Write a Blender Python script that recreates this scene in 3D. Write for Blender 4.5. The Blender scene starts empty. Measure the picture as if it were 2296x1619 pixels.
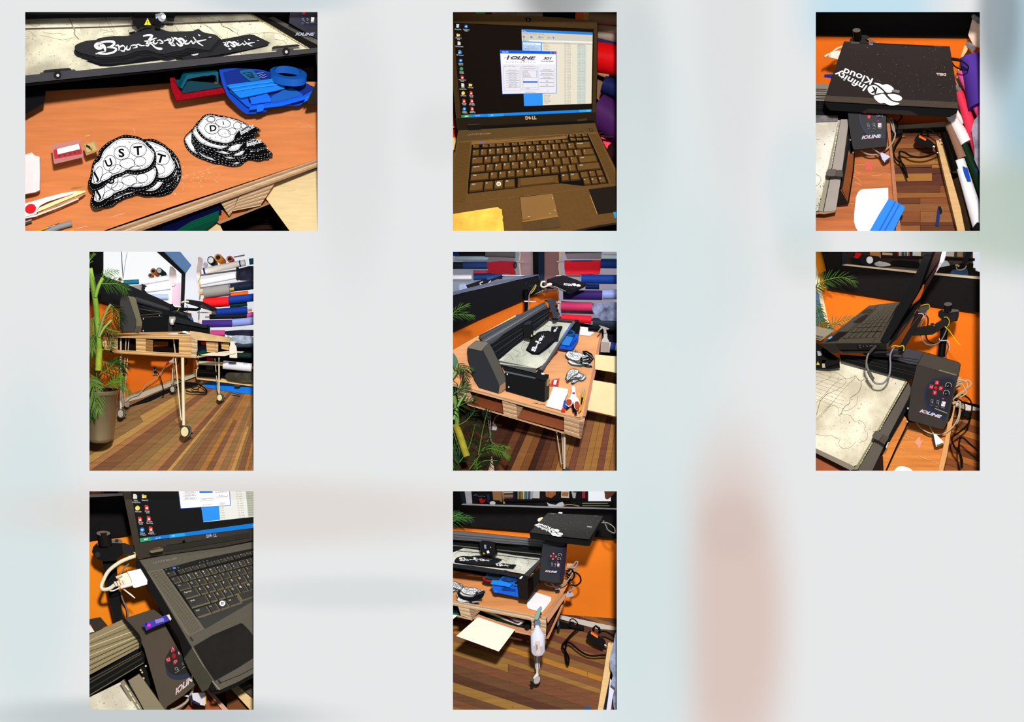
import bpy,bmesh,math,random
from mathutils import Vector
random.seed(7)
S=bpy.context.scene
COL=S.collection
# -- camera, world, sun, exposure
# The picture is a flat display board (2.296 m x 1.619 m) with eight shadow-box dioramas set into it.
cam_data=bpy.data.cameras.new('camera')
cam=bpy.data.objects.new('camera',cam_data);COL.objects.link(cam)
cam.location=(0,-60.0,0);cam.rotation_euler=(math.pi/2,0,0)
cam_data.sensor_fit='HORIZONTAL';cam_data.sensor_width=36.0
cam_data.lens=36.0*60.0/2.296
cam_data.clip_start=1.0;cam_data.clip_end=200.0
S.camera=cam
wd=bpy.data.worlds.new('world');S.world=wd;wd.use_nodes=True
wd.node_tree.nodes['Background'].inputs[0].default_value=(0.95,0.98,1.0,1)
wd.node_tree.nodes['Background'].inputs[1].default_value=0.30
sun_d=bpy.data.lights.new('sun','SUN');sun_d.energy=3.2;sun_d.angle=math.radians(4)
sun=bpy.data.objects.new('sun',sun_d);COL.objects.link(sun)
sun.location=(0,-5,3);sun.rotation_euler=(math.radians(90-17),0,math.radians(3))
S.view_settings.view_transform='Standard';S.view_settings.look='None'
S.view_settings.exposure=0.0;S.view_settings.gamma=1.0
S.view_settings.use_curve_mapping=False
# added fill light hidden behind the board above each opening, brightening the shaded box tops
for u0_,u1_,v_,p_ in((56,712,27,.022),(1015,1383,27,.02),(1829,2197,27,.05),(200,568,564,.10),(1015,1383,564,.10),(1829,2197,564,.12),(200,568,1101,.04),(1015,1383,1101,.09)):
 ld=bpy.data.lights.new('fill_strip','AREA');ld.shape='RECTANGLE';ld.size=(u1_-u0_)/1000;ld.size_y=.012;ld.energy=3*p_*(ld.size/.368);ld.color=(1,.95,.88)
 lo=bpy.data.objects.new('fill_strip',ld);COL.objects.link(lo)
 lo.location=(((u0_+u1_)/2-1148)/1000,.012,(809.5-v_)/1000+.005);lo.rotation_euler=(math.radians(62),0,0)
# -- helpers
def lin(h):
 h=h.lstrip('#');out=[]
 for i in(0,2,4):
  c=int(h[i:i+2],16)/255.0
  out.append(c/12.92 if c<=0.04045 else((c+0.055)/1.055)**2.4)
 return tuple(c**1.07 for c in out)+(1.0,)
MC={}
def M(h,rough=0.6,metal=0.0,var=0.0,scale=30.0,kind='noise',ang=0.0,emis=0.0,alpha=1.0,bump=0.0,h2=None,spec=0.04):
 key=(h,rough,metal,var,scale,kind,ang,emis,alpha,bump,h2,spec)
 if key in MC:return MC[key]
 m=bpy.data.materials.new('paint_'+h.lstrip('#'));m.use_nodes=True
 nt=m.node_tree;b=nt.nodes['Principled BSDF'];c=lin(h)
 b.inputs['Base Color'].default_value=c
 b.inputs['Roughness'].default_value=rough;b.inputs['Metallic'].default_value=metal
 b.inputs['Specular IOR Level'].default_value=spec
 if alpha<1:b.inputs['Alpha'].default_value=alpha
 if emis>0:
  b.inputs['Emission Color'].default_value=c;b.inputs['Emission Strength'].default_value=emis
  b.inputs['Base Color'].default_value=(c[0]*0.1,c[1]*0.1,c[2]*0.1,1)
 if var>0 or bump>0 or h2:
  tc=nt.nodes.new('ShaderNodeTexCoord');mp=nt.nodes.new('ShaderNodeMapping')
  nt.links.new(tc.outputs['Object'],mp.inputs[0])
  mp.inputs['Rotation'].default_value=(0,math.radians(ang),0)
  if kind=='wood':mp.inputs['Scale'].default_value=(1.0,4.0,14.0)
  nz=nt.nodes.new('ShaderNodeTexNoise');nz.inputs['Scale'].default_value=scale
  nz.inputs['Detail'].default_value=5.0;nz.inputs['Roughness'].default_value=0.6
  nt.links.new(mp.outputs[0],nz.inputs['Vector'])
  rp=nt.nodes.new('ShaderNodeValToRGB')
  c2=lin(h2)if h2 else None
  lo=tuple(max(0,x*(1-var))for x in c[:3])+(1,)if not c2 else c
  hi=tuple(min(1,x*(1+var))for x in c[:3])+(1,)if not c2 else c2
  rp.color_ramp.elements[0].position=0.32;rp.color_ramp.elements[0].color=lo
  rp.color_ramp.elements[1].position=0.68;rp.color_ramp.elements[1].color=hi
  nt.links.new(nz.outputs['Fac'],rp.inputs[0])
  nt.links.new(rp.outputs[0],b.inputs['Emission Color' if emis>0 else 'Base Color'])
  if bump>0:
   bp=nt.nodes.new('ShaderNodeBump');bp.inputs['Strength'].default_value=bump
   bp.inputs['Distance'].default_value=0.003
   nt.links.new(nz.outputs['Fac'],bp.inputs['Height']);nt.links.new(bp.outputs[0],b.inputs['Normal'])
 MC[key]=m
 return m
def mat_bed(h='e6dfc4',h2='b9b39c',scale=9.0,dark='6b6557'):
 key=('bed',h,h2,scale)
 if key in MC:return MC[key]
 m=M(h,0.75);m=m.copy();m.name='cutting_mat';nt=m.node_tree;b=nt.nodes['Principled BSDF']
 tc=nt.nodes.new('ShaderNodeTexCoord')
 n1=nt.nodes.new('ShaderNodeTexNoise');n1.inputs['Scale'].default_value=14;n1.inputs['Detail'].default_value=6
 nt.links.new(tc.outputs['Object'],n1.inputs['Vector'])
 r1=nt.nodes.new('ShaderNodeValToRGB');r1.color_ramp.elements[0].position=.38;r1.color_ramp.elements[1].position=.6
 r1.color_ramp.elements[0].color=lin(h2);r1.color_ramp.elements[1].color=lin(h)
 nt.links.new(n1.outputs['Fac'],r1.inputs[0])
 n2=nt.nodes.new('ShaderNodeTexNoise');n2.inputs['Scale'].default_value=210;n2.inputs['Detail'].default_value=3
 nt.links.new(tc.outputs['Object'],n2.inputs['Vector'])
 r2=nt.nodes.new('ShaderNodeValToRGB');r2.color_ramp.elements[0].position=.64;r2.color_ramp.elements[1].position=.74
 nt.links.new(n2.outputs['Fac'],r2.inputs[0])
 mx=nt.nodes.new('ShaderNodeMixRGB');mx.inputs[2].default_value=lin(dark)
 nt.links.new(r2.outputs[0],mx.inputs[0]);nt.links.new(r1.outputs[0],mx.inputs[1])
 nt.links.new(mx.outputs[0],b.inputs['Base Color'])
 MC[key]=m
 return m
# --- board coordinates: u,v in board millimetres from the board's top left corner, d = depth into the box
def W(u,v,d):return((u-1148.0)/1000.0,d/1000.0,(809.5-v)/1000.0)
FR=[0.0,0.0,1.0]
def fr(x0,y0,s=6.042):FR[0]=x0;FR[1]=y0;FR[2]=s
def P(s):
 if not isinstance(s,str):return[(FR[0]+x/FR[2],FR[1]+y/FR[2])for x,y in s]
 out=[]
 for t in s.split():
  x,y=t.split(',')[:2];out.append((FR[0]+float(x)/FR[2],FR[1]+float(y)/FR[2]))
 return out
def pl(s):
 """a plane in the box through three points 'x,y,depth x,y,depth x,y,depth'"""
 q=[]
 for t in s.split():
  x,y,d=map(float,t.split(','));q.append((FR[0]+x/FR[2],FR[1]+y/FR[2],d))
 (x1,y1,d1),(x2,y2,d2),(x3,y3,d3)=q
 det=(x2-x1)*(y3-y1)-(x3-x1)*(y2-y1)
 a=((d2-d1)*(y3-y1)-(d3-d1)*(y2-y1))/det;b=((x2-x1)*(d3-d1)-(x3-x1)*(d2-d1))/det
 return lambda u,v:d1+a*(u-x1)+b*(v-y1)
def dep(D,u,v):return D(u,v)if callable(D)else D
def sm(pts,n=4,closed=True):
 out=[];k=len(pts)
 rng=range(k if closed else k-1)
 for i in rng:
  if closed:p0,p1,p2,p3=pts[i-1],pts[i],pts[(i+1)%k],pts[(i+2)%k]
  else:p0,p1,p2,p3=pts[max(i-1,0)],pts[i],pts[i+1],pts[min(i+2,k-1)]
  for j in range(n):
   t=j/n;t2=t*t;t3=t2*t
   out.append(tuple(0.5*((2*p1[c])+(-p0[c]+p2[c])*t+(2*p0[c]-5*p1[c]+4*p2[c]-p3[c])*t2+(-p0[c]+3*p1[c]-3*p2[c]+p3[c])*t3)for c in range(len(p1))))
 if not closed:out.append(tuple(pts[-1]))
 return out
def area(pts):return 0.5*sum(pts[i-1][0]*pts[i][1]-pts[i][0]*pts[i-1][1]for i in range(len(pts)))
def inset(pts,w):
 sg=1 if area(pts)>0 else-1;out=[];n=len(pts)
 for i in range(n):
  a=pts[i-1];b=pts[(i+1)%n];dx,dy=b[0]-a[0],b[1]-a[1];L=math.hypot(dx,dy)or 1
  out.append((pts[i][0]-sg*dy/L*w,pts[i][1]+sg*dx/L*w))
 return out
def resample(pts,n):
 L=[0.0]
 for i in range(len(pts)):L.append(L[-1]+math.dist(pts[i],pts[(i+1)%len(pts)]))
 out=[];j=0
 for k in range(n):
  x=L[-1]*k/n
  while L[j+1]<x:j+=1
  f=(x-L[j])/((L[j+1]-L[j])or 1);a,b=pts[j],pts[(j+1)%len(pts)]
  out.append((a[0]+(b[0]-a[0])*f,a[1]+(b[1]-a[1])*f))
 return out
class G:
 def __init__(s):s.V=[];s.F=[]
 def ring(s,pts,D,off=0.0):
  i=len(s.V);s.V+=[W(u,v,max(2.5,dep(D,u,v)+off))for u,v in pts];return list(range(i,i+len(pts)))
 def prism(s,pts,D,t=4.0,lift=0.0):
  a=s.ring(pts,D,-lift)
  if t<=0:s.F.append(a);return s
  b=s.ring(pts,D,t-lift);s.F.append(a);s.F.append(b[::-1]);s.side(a,b);return s
 def side(s,a,b):
  n=len(a)
  for i in range(n):s.F.append([a[i],a[(i+1)%n],b[(i+1)%n],b[i]])
 def LF(s,A,DA,B,DB):
  if len(A)!=len(B):A,B=resample(A,44),resample(B,44)
  a=s.ring(A,DA);b=s.ring(B,DB);s.F.append(a);s.F.append(b[::-1]);s.side(a,b);return s
 def ribbon(s,pts,w,D,lift=0.5,w1=None,prof=None):
  n=len(pts);L=[];R=[]
  for i in range(n):
   a=pts[max(i-1,0)];b=pts[min(i+1,n-1)];dx,dy=b[0]-a[0],b[1]-a[1];l=math.hypot(dx,dy)or 1
   t=i/(n-1);ww=(w if w1 is None else w+(w1-w)*t)
   if prof:ww*=prof(t)
   L.append((pts[i][0]-dy/l*ww/2,pts[i][1]+dx/l*ww/2));R.append((pts[i][0]+dy/l*ww/2,pts[i][1]-dx/l*ww/2))
  a=s.ring(L,D,-lift);b=s.ring(R,D,-lift)
  for i in range(n-1):s.F.append([a[i],a[i+1],b[i+1],b[i]])
  return s
 def tube(s,P3,r,k=8,r1=None,cap=True):
  pts=[Vector(W(*p))for p in P3];n=len(pts);rings=[]
  up=Vector((0,1,0))
  for i in range(n):
   t=(pts[min(i+1,n-1)]-pts[max(i-1,0)]).normalized()
   u=t.cross(up)
   if u.length<.05:u=t.cross(Vector((1,0,0)))
   u.normalize();w=t.cross(u);rr=(r if r1 is None else r+(r1-r)*i/(n-1))/1000.0
   base=len(s.V)
   for j in range(k):
    an=2*math.pi*j/k;q=pts[i]+u*rr*math.cos(an)+w*rr*math.sin(an);s.V.append(tuple(q))
   rings.append(list(range(base,base+k)))
  for i in range(n-1):s.side(rings[i],rings[i+1])
  if cap:
   for rg in(rings[0][::-1],rings[-1]):i=len(s.V);s.V+=[s.V[j]for j in rg];s.F.append(list(range(i,i+k)))
  return s
 def disc(s,c,rx,ry,D,t=2.0,lift=0.0,rot=0.0,k=24):
  ca,sa=math.cos(math.radians(rot)),math.sin(math.radians(rot))
  pts=[(c[0]+rx*math.cos(2*math.pi*i/k)*ca-ry*math.sin(2*math.pi*i/k)*sa,c[1]+rx*math.cos(2*math.pi*i/k)*sa+ry*math.sin(2*math.pi*i/k)*ca)for i in range(k)]
  return s.prism(pts,D,t,lift)
CUR={'sfx':'','roots':[],'clip':{},'box':None}
def label_it(o,lb,cat,group=None,kind=None):
 if lb:o['label']=lb+CUR['sfx']
 if cat:o['category']=cat
 if group:o['group']=group+CUR['sfx']
 if kind:o['kind']=kind
def mk(name,g,m,parent=None,smooth=False,lb=None,cat=None,group=None,kind=None,bev=0.0,fix=True):
 me=bpy.data.meshes.new(name);me.from_pydata(g.V,[],g.F)
 if fix or bev>0:
  bm=bmesh.new();bm.from_mesh(me)
  bmesh.ops.recalc_face_normals(bm,faces=bm.faces)
  if bev>0:bmesh.ops.bevel(bm,geom=bm.edges[:],offset=bev/1000.0,segments=2,affect='EDGES',profile=0.5)
  bm.to_mesh(me);bm.free()
 if smooth:
  me.polygons.foreach_set('use_smooth',[len(p.vertices)<=4 for p in me.polygons])
 me.materials.append(m)
 o=bpy.data.objects.new(name,me);COL.objects.link(o)
 if parent is not None:
  o.parent=parent
  if lb:o['label']=lb
 else:
  label_it(o,lb,cat,group,kind);CUR['roots'].append(o);CUR['clip'][o.name]=CUR['box']
 if parent is not None and kind:o['kind']=kind
 return o
def TH(name,lb,cat,group=None):
 o=bpy.data.objects.new(name,None);COL.objects.link(o);o.empty_display_size=0.02
 label_it(o,lb,cat,group);CUR['roots'].append(o);CUR['clip'][o.name]=CUR['box'];return o
def ST(name,g,m,**k):
 o=mk(name,g,m,**k);o['kind']='structure'
 return o
def SB(name,pts,D,m,parent=None,t=4.0,lift=0.0,sq=0,**k):
 q=P(pts)
 if sq:q=sm(q,sq)
 return mk(name,G().prism(q,D,t,lift),m,parent,**k)
def LF(name,A,DA,B,DB,m,parent=None,sq=0,**k):
 a,b=P(A),P(B)
 if sq:a,b=sm(a,sq),sm(b,sq)
 return mk(name,G().LF(a,DA,b,DB),m,parent,**k)
def LN(name,pts,w,D,m,parent=None,lift=0.6,sq=0,t=0,**k):
 """one or more flat marks: 'x,y x,y ; x,y x,y' (w in board millimetres)"""
 g=G()
 for s in pts.split(';'):
  q=P(s)
  if sq:q=sm(q,sq,False)
  g.ribbon(q,w,D,lift)
 if ';' in pts:k.setdefault('kind','stuff')
 return mk(name,g,m,parent,fix=False,**k)
def WR(name,s,r,m,parent=None,D=0,n=5,k=6,**kw):
 """a round wire through 'x,y,depth' (depth optional, else D)"""
 pts=[]
 for t in s.split():
  f=[float(x)for x in t.split(',')];u,v=FR[0]+f[0]/FR[2],FR[1]+f[1]/FR[2]
  pts.append((u,v,f[2]if len(f)>2 else dep(D,u,v)-r))
 if n>1 and len(pts)>2:pts=sm(pts,n,False)
 return mk(name,G().tube(pts,r,k),m,parent,smooth=True,fix=False,**kw)
def roll(name,a,b,r0,r1,m,parent=None,d0=100,d1=100,k=20,**kw):
 (u0,v0),(u1,v1)=P([a,b])if not isinstance(a,str)else(P(a)[0],P(b)[0])
 return mk(name,G().tube([(u0,v0,d0),((u0+u1)/2,(v0+v1)/2,(d0+d1)/2),(u1,v1,d1)],r0,k,r1),m,parent,smooth=True,**kw)
def RL(lb,a,b,r,hexc,d0=100,d1=100,r1=None,core='b79a6a',name='vinyl_roll',ext=10,rough=.5,group=None,tape=None,tapec='1d3f9a',cat='roll'):
 """a roll of sheet material on its cardboard core, between two points"""
 r1=r if r1 is None else r1
 t=TH(name,lb,cat,group)
 roll('sheet',a,b,r,r1,M(hexc,rough,var=.06,scale=25),t,d0,d1)
 (u0,v0),(u1,v1)=P([a,b]);L=math.hypot(u1-u0,v1-v0)or 1;ex=ext/L
 A=(a[0]-(b[0]-a[0])*ex,a[1]-(b[1]-a[1])*ex);B=(b[0]+(b[0]-a[0])*ex,b[1]+(b[1]-a[1])*ex)
 if ext:roll('core_tube',A,B,r*.36,r1*.36,M(core,.7),t,d0-(d1-d0)*ex,d1+(d1-d0)*ex,k=12)
 if tape:
  for f in tape:
   f0,f1=f
   q=lambda f:(a[0]+(b[0]-a[0])*f,a[1]+(b[1]-a[1])*f)
   roll('tape',q(f0),q(f1),(r+(r1-r)*f0)*1.03,(r+(r1-r)*f1)*1.03,M(tapec,.5),t,d0+(d1-d0)*f0,d0+(d1-d0)*f1)
 return t
TX={}
def glyphs(s,shear=0.0,bold=0.0):
 key=(s,shear,bold)
 if key not in TX:
  c=bpy.data.curves.new('t','FONT');c.body=s;c.size=1.0;c.shear=shear;c.offset=bold;c.resolution_u=3
  o=bpy.data.objects.new('t',c);me=bpy.data.meshes.new_from_object(o)
  vs=[tuple(v.co)for v in me.vertices];fs=[list(p.vertices)for p in me.polygons]
  bpy.data.objects.remove(o);bpy.data.curves.remove(c);bpy.data.meshes.remove(me)
  x0=min(v[0]for v in vs);x1=max(v[0]for v in vs)
  TX[key]=(vs,fs,x0,x1)
 return TX[key]
def text_into(g,s,p0,p1,h,D,lift=0.8,up=None,shear=0.0,bold=0.0):
 """letters from baseline point p0 to p1 (board units), cap height h; up = direction of the letters' tops"""
 vs,fs,x0,x1=glyphs(s,shear,bold)
 dx,dy=p1[0]-p0[0],p1[1]-p0[1];L=math.hypot(dx,dy)
 if up is None:ux,uy=dy/L*h,-dx/L*h
 else:ux,uy=up
 if len(s)==1:
  nat=(x1-x0)/.7*math.hypot(ux,uy)*1.15
  if L>nat:k=(1-nat/L)/2;p0=(p0[0]+dx*k,p0[1]+dy*k);dx*=nat/L;dy*=nat/L
 i=len(g.V)
 for v in vs:
  a=(v[0]-x0)/(x1-x0);b=v[1]/0.70
  u,w=p0[0]+dx*a+ux*b,p0[1]+dy*a+uy*b
  g.V.append(W(u,w,dep(D,u,w)-lift))
 g.F+=[[i+j for j in f]for f in fs]
def text(name,items,D,m,parent=None,lift=0.8,**k):
 """items: (string, (x0,y0), (x1,y1), height, options) in the current frame"""
 g=G()
 for it in items:
  s,a,b,h=it[:4];o=dict(it[4])if len(it)>4 else{}
  if 'up' in o:o['up']=(o['up'][0]/FR[2],o['up'][1]/FR[2])
  q=P([a,b]);text_into(g,s,q[0],q[1],h/FR[2],D,lift,**o)
 return mk(name,g,m,parent,fix=False,**k)
def bil(q,s,t):
 (x0,y0),(x1,y1),(x2,y2),(x3,y3)=q
 return(x0*(1-s)*(1-t)+x1*s*(1-t)+x2*s*t+x3*(1-s)*t,y0*(1-s)*(1-t)+y1*s*(1-t)+y2*s*t+y3*(1-s)*t)
def homog(q):
 """projective map of the unit square onto the quad (corners in order), in the plane of the board"""
 (x0,y0),(x1,y1),(x2,y2),(x3,y3)=q
 dx1,dx2,dx3=x1-x2,x3-x2,x0-x1+x2-x3;dy1,dy2,dy3=y1-y2,y3-y2,y0-y1+y2-y3
 den=dx1*dy2-dx2*dy1;g=(dx3*dy2-dx2*dy3)/den;h=(dx1*dy3-dx3*dy1)/den
 a=x1-x0+g*x1;b=x3-x0+h*x3;d=y1-y0+g*y1;e=y3-y0+h*y3
 return lambda s,t:((a*s+b*t+x0)/(g*s+h*t+1),(d*s+e*t+y0)/(g*s+h*t+1))
def lam(name,quad,n,D,cols,parent=None,t=6.0,jut=0.8,seed=1,**k):
 """a laminated plywood block: n thin plies as real layers, each set a little in or out (quad TL TR BR BL)"""
 q=P(quad);rnd=random.Random(seed);first=None
 gs=[G()for _ in cols]
 for i in range(n):
  a,b=i/n+.006,(i+1)/n-.006
  e=rnd.uniform(0,jut)
  gs[i%len(cols)].prism([bil(q,0,a),bil(q,1,a),bil(q,1,b),bil(q,0,b)],D,t,-e)
 for gi,c in zip(gs,cols):
  if gi.V:
   o=mk(name,gi,c,parent,kind='stuff' if n>300 else None,**k)
   if first is None:first=o
 return first
def planks(q,n,cols,D,parent,seed=3,along=3,gap=.004,t=3.0,name='floor_plank',wave=.5):
 """floor boards as separate pieces: across = s, along = t of the projective quad"""
 H=homog(P(q));rnd=random.Random(seed);xs=[0.0]
 while len(xs)<n:xs.append(xs[-1]+rnd.uniform(.6,1.5))
 xs.append(xs[-1]+1);tot=xs[-1];xs=[x/tot for x in xs]
 for i in range(n):
  cuts=[0.0]+sorted(rnd.uniform(.08,.92)for _ in range(along-1))+[1.0]
  for j in range(along):
   c=rnd.choice(cols);a,b=xs[i]+gap*.5,xs[i+1]-gap*.5;y0,y1=cuts[j]+gap*.3,cuts[j+1]-gap*.3
   ys=[y0+(y1-y0)*k/3 for k in range(4)]
   ring=[H(a,y)for y in ys]+[H(b,y)for y in ys[::-1]]
   mk(name,G().prism(ring,D,t,rnd.uniform(0,wave)),c,parent)
def frond(name,rach,n,L,m,parent,D=60,spread=60,droop=.35,w=3.2,two=True,seed=1,tip=.35,stem=1.1,stemc='6f8f3a',sides=(1,-1),start=.12):
 """a palm leaf: a curved stalk with n narrow folded leaflets a side"""
 rnd=random.Random(seed);q=sm(P(rach),8,False);g=G();N=len(q)
 for i in range(n):
  f=start+(1-start)*i/(n-1);k=min(N-2,int(f*(N-1)));p=q[k]
  tx,ty=q[k+1][0]-q[max(k-1,0)][0],q[k+1][1]-q[max(k-1,0)][1];l=math.hypot(tx,ty)or 1;tx/=l;ty/=l
  for sd in sides:
   a=math.radians(spread*(1-.55*f)+rnd.uniform(-6,6))*sd
   dx,dy=tx*math.cos(a)-ty*math.sin(a),tx*math.sin(a)+ty*math.cos(a)
   ll=1.45*L*(math.sin(math.pi*(.18+.75*f))**.7*(1-tip)+tip*.6)*rnd.uniform(.88,1.1)
   pts=[];d0=dep(D,*p)
   for j in range(6):
    s=j/5;pts.append((p[0]+dx*ll*s,p[1]+dy*ll*s+droop*ll*s*s,s))
   Lr=[];Mr=[];Rr=[]
   for j,(u,v,s)in enumerate(pts):
    a0=pts[max(j-1,0)];a1=pts[min(j+1,5)];ex,ey=a1[0]-a0[0],a1[1]-a0[1];e=math.hypot(ex,ey)or 1
    ww=w*.36*(math.sin(math.pi*min(1,.12+.88*s))**.6 if s<1 else.02)
    dd=d0-sd*6*s+4*s*s
    Lr.append(W(u-ey/e*ww,v+ex/e*ww,dd+.9));Mr.append(W(u,v,dd-.6));Rr.append(W(u+ey/e*ww,v-ex/e*ww,dd+.9))
   b=len(g.V);g.V+=Lr+Mr+Rr
   for j in range(5):
    g.F.append([b+j,b+j+1,b+7+j,b+6+j]);g.F.append([b+6+j,b+7+j,b+13+j,b+12+j])
 o=mk(name,g,m,parent,fix=False)
 mk('stalk',G().tube([(u,v,dep(D,u,v))for u,v in q],stem,6,stem*.4),M(stemc,.5),o,smooth=True,fix=False)
 return o
def prune():
 for o in[o for o in bpy.data.objects if o.type=='MESH' and len(o.data.polygons)==0 and not o.children]:bpy.data.objects.remove(o)
def finish():
 """put every thing's origin at its base"""
 for r in CUR['roots']:
  ds=[r]+list(r.children_recursive);vs=[v.co for o in ds if o.type=='MESH' for v in o.data.vertices]
  if not vs:continue
  bx=CUR['clip'].get(r.name)
  if bx:
   e=11.0;x0,_,z1=W(bx[0]-e,bx[1]-e,0);x1,_,z0=W(bx[2]+e,bx[3]+e,0)
   for o in ds:
    if o.type!='MESH':continue
    for k,(lim,sg)in enumerate(((x0,-1),(x1,1),(z0,-1),(z1,1))):
     c=0 if k<2 else 2
     if not any((v.co[c]-lim)*sg>0 for v in o.data.vertices):continue
     bm=bmesh.new();bm.from_mesh(o.data);n=[0,0,0];n[c]=sg;p=[0,0,0];p[c]=lim
     bmesh.ops.bisect_plane(bm,geom=bm.verts[:]+bm.edges[:]+bm.faces[:],plane_co=p,plane_no=n,clear_outer=True)
     bm.to_mesh(o.data);bm.free()
   vs=[v.co for o in ds if o.type=='MESH' for v in o.data.vertices]
   if not vs:continue
  xs=[v[0]for v in vs];ys=[v[1]for v in vs];zs=[v[2]for v in vs]
  base=Vector(((min(xs)+max(xs))/2,(min(ys)+max(ys))/2,min(zs)))
  r.location=base
  for o in ds:
   if o.type=='MESH':
    n=len(o.data.vertices);a=[0.0]*(3*n);o.data.vertices.foreach_get('co',a)
    for i in range(n):a[3*i]-=base[0];a[3*i+1]-=base[1];a[3*i+2]-=base[2]
    o.data.vertices.foreach_set('co',a);o.data.update()
# -- the display board with eight openings
BOX=[(56.5,27,712,518),(1015.5,27,1383,518),(1829,27,2197,518),(200.5,564.5,568.5,1055.5),(1015.5,564.5,1383,1055.5),(1829,564.5,2197,1055.5),(200.5,1101.5,568.5,1591.5),(1015.5,1101.5,1383,1591.5)]
def bl(h):return tuple(c*.80 for c in lin(h)[:3])+(1,)
def board_material():
 m=bpy.data.materials.new('blurred_print');m.use_nodes=True;nt=m.node_tree;b=nt.nodes['Principled BSDF']
 b.inputs['Roughness'].default_value=0.9;b.inputs['Specular IOR Level'].default_value=0.05
 tc=nt.nodes.new('ShaderNodeTexCoord');cur=None
 base=nt.nodes.new('ShaderNodeRGB');base.outputs[0].default_value=bl('e8e8e8');cur=base.outputs[0]
 blobs=[(2330,150,90,330,'a9c6d2',.9),(2240,40,40,130,'8f9aa0',.8),(1950,20,120,120,'bcdff0',.8),(2280,480,190,100,'bccabd',.85),(1265,-10,80,60,'9c9c9c',.95),(1640,30,60,420,'dedede',.6),(1420,260,60,260,'c9c9c9',.75),(1550,620,130,130,'dce3e3',.8),(1420,860,170,700,'d9e5e6',.75),(790,320,70,260,'dedede',.6),(620,-5,140,30,'c8d4da',.7),(1640,1390,100,310,'dcc6bd',.95),(1640,1180,60,60,'c8b8b0',.25),(1450,1400,90,300,'d5e2e4',.7),(60,1250,90,330,'d6e3e4',.8),(560,1150,420,60,'e0d8d2',.8),(330,1608,300,36,'bfc6c8',.8),(800,1330,230,30,'d9dcdc',.7),(1800,560,50,60,'d5dcd8',.6),(985,300,60,60,'dcdcdc',.5),(1790,420,60,110,'cfe0e4',.5)]
 for(u,v,a,c,h,k)in blobs:
  mp=nt.nodes.new('ShaderNodeMapping');mp.vector_type='TEXTURE'
  x,_,z=W(u,v,0);mp.inputs['Location'].default_value=(x,0,z);mp.inputs['Scale'].default_value=(a*1.9/1000,1.0,c*1.9/1000)
  nt.links.new(tc.outputs['Object'],mp.inputs[0])
  gr=nt.nodes.new('ShaderNodeTexGradient');gr.gradient_type='SPHERICAL';nt.links.new(mp.outputs[0],gr.inputs[0])
  ss=nt.nodes.new('ShaderNodeMapRange');ss.interpolation_type='SMOOTHERSTEP'
  ss.inputs[1].default_value=0;ss.inputs[2].default_value=.75;ss.inputs[3].default_value=0;ss.inputs[4].default_value=k
  nt.links.new(gr.outputs['Fac'],ss.inputs[0])
  mx=nt.nodes.new('ShaderNodeMixRGB');mx.inputs[2].default_value=bl(h)
  nt.links.new(ss.outputs[0],mx.inputs[0]);nt.links.new(cur,mx.inputs[1]);cur=mx.outputs[0]
 nt.links.new(cur,b.inputs['Base Color'])
 return m
def build_board():
 us=sorted({-260,2556}|{b[0]for b in BOX}|{b[2]for b in BOX});vs=sorted({-220,1840}|{b[1]for b in BOX}|{b[3]for b in BOX})
 def hole(u,v):return any(b[0]<u<b[2]and b[1]<v<b[3]for b in BOX)
 V=[];F=[];idx={}
 def vi(i,j,k):
  key=(i,j,k)
  if key not in idx:idx[key]=len(V);V.append(W(us[i],vs[j],1.2*k))
  return idx[key]
 nu,nv=len(us)-1,len(vs)-1
 sol=lambda i,j:0<=i<nu and 0<=j<nv and not hole((us[i]+us[i+1])/2,(vs[j]+vs[j+1])/2)
 for i in range(nu):
  for j in range(nv):
   if not sol(i,j):continue
   F.append([vi(i,j,0),vi(i,j+1,0),vi(i+1,j+1,0),vi(i+1,j,0)])
   F.append([vi(i,j,1),vi(i+1,j,1),vi(i+1,j+1,1),vi(i,j+1,1)])
   for(di,dj,e)in((-1,0,((i,j),(i,j+1))),(1,0,((i+1,j+1),(i+1,j))),(0,-1,((i+1,j),(i,j))),(0,1,((i,j+1),(i+1,j+1)))):
    if not sol(i+di,j+dj):
     (a,b),(c,d)=e;F.append([vi(a,b,0),vi(a,b,1),vi(c,d,1),vi(c,d,0)])
 me=bpy.data.meshes.new('wall_front');me.from_pydata(V,[],F);me.materials.append(board_material())
 o=bpy.data.objects.new('wall_front',me);COL.objects.link(o);o['kind']='structure'
 o['label']='pale grey display board with soft blurred colour patches and eight openings'
 for i,(a,b,c,d)in enumerate(BOX):
  g=G();e=14
  g.F=[]
  A=g.ring([(a-e,b-e),(c+e,b-e),(c+e,d+e),(a-e,d+e)],215);B=g.ring([(a-e,b-e),(c+e,b-e),(c+e,d+e),(a-e,d+e)],2)
  g.F.append(A);g.side(A,B)
  o=mk('wall_back',g,M('3a3a3c',.9),fix=False);o['kind']='structure'  # hidden box liner, added to keep light from leaking between boxes
build_board()
PIC=['top left','top centre','top right','middle left','middle centre','middle right','bottom left','bottom centre']
def pic(i):CUR['sfx']=', '+PIC[i-1]+' picture';CUR['box']=BOX[i-1]
BLK=lambda r=.45:M('08080a',r)
DRK=lambda r=.45:M('1c1c20',r,var=.12,scale=60)
def one(nlc,pts,D,h,t=4,sp=0,lift=0,**k):
 """a thing that is a single piece: 'name|label|category'"""
 n,l,c=nlc.split('|');m=M(h,**{x:k.pop(x)for x in('rough','var','scale','metal','emis','kind_','alpha','bump')if x in k})if isinstance(h,str)else h
 return SB(n,pts,D,m,None,t,lift,sp,lb=l,cat=c,**k)
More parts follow.
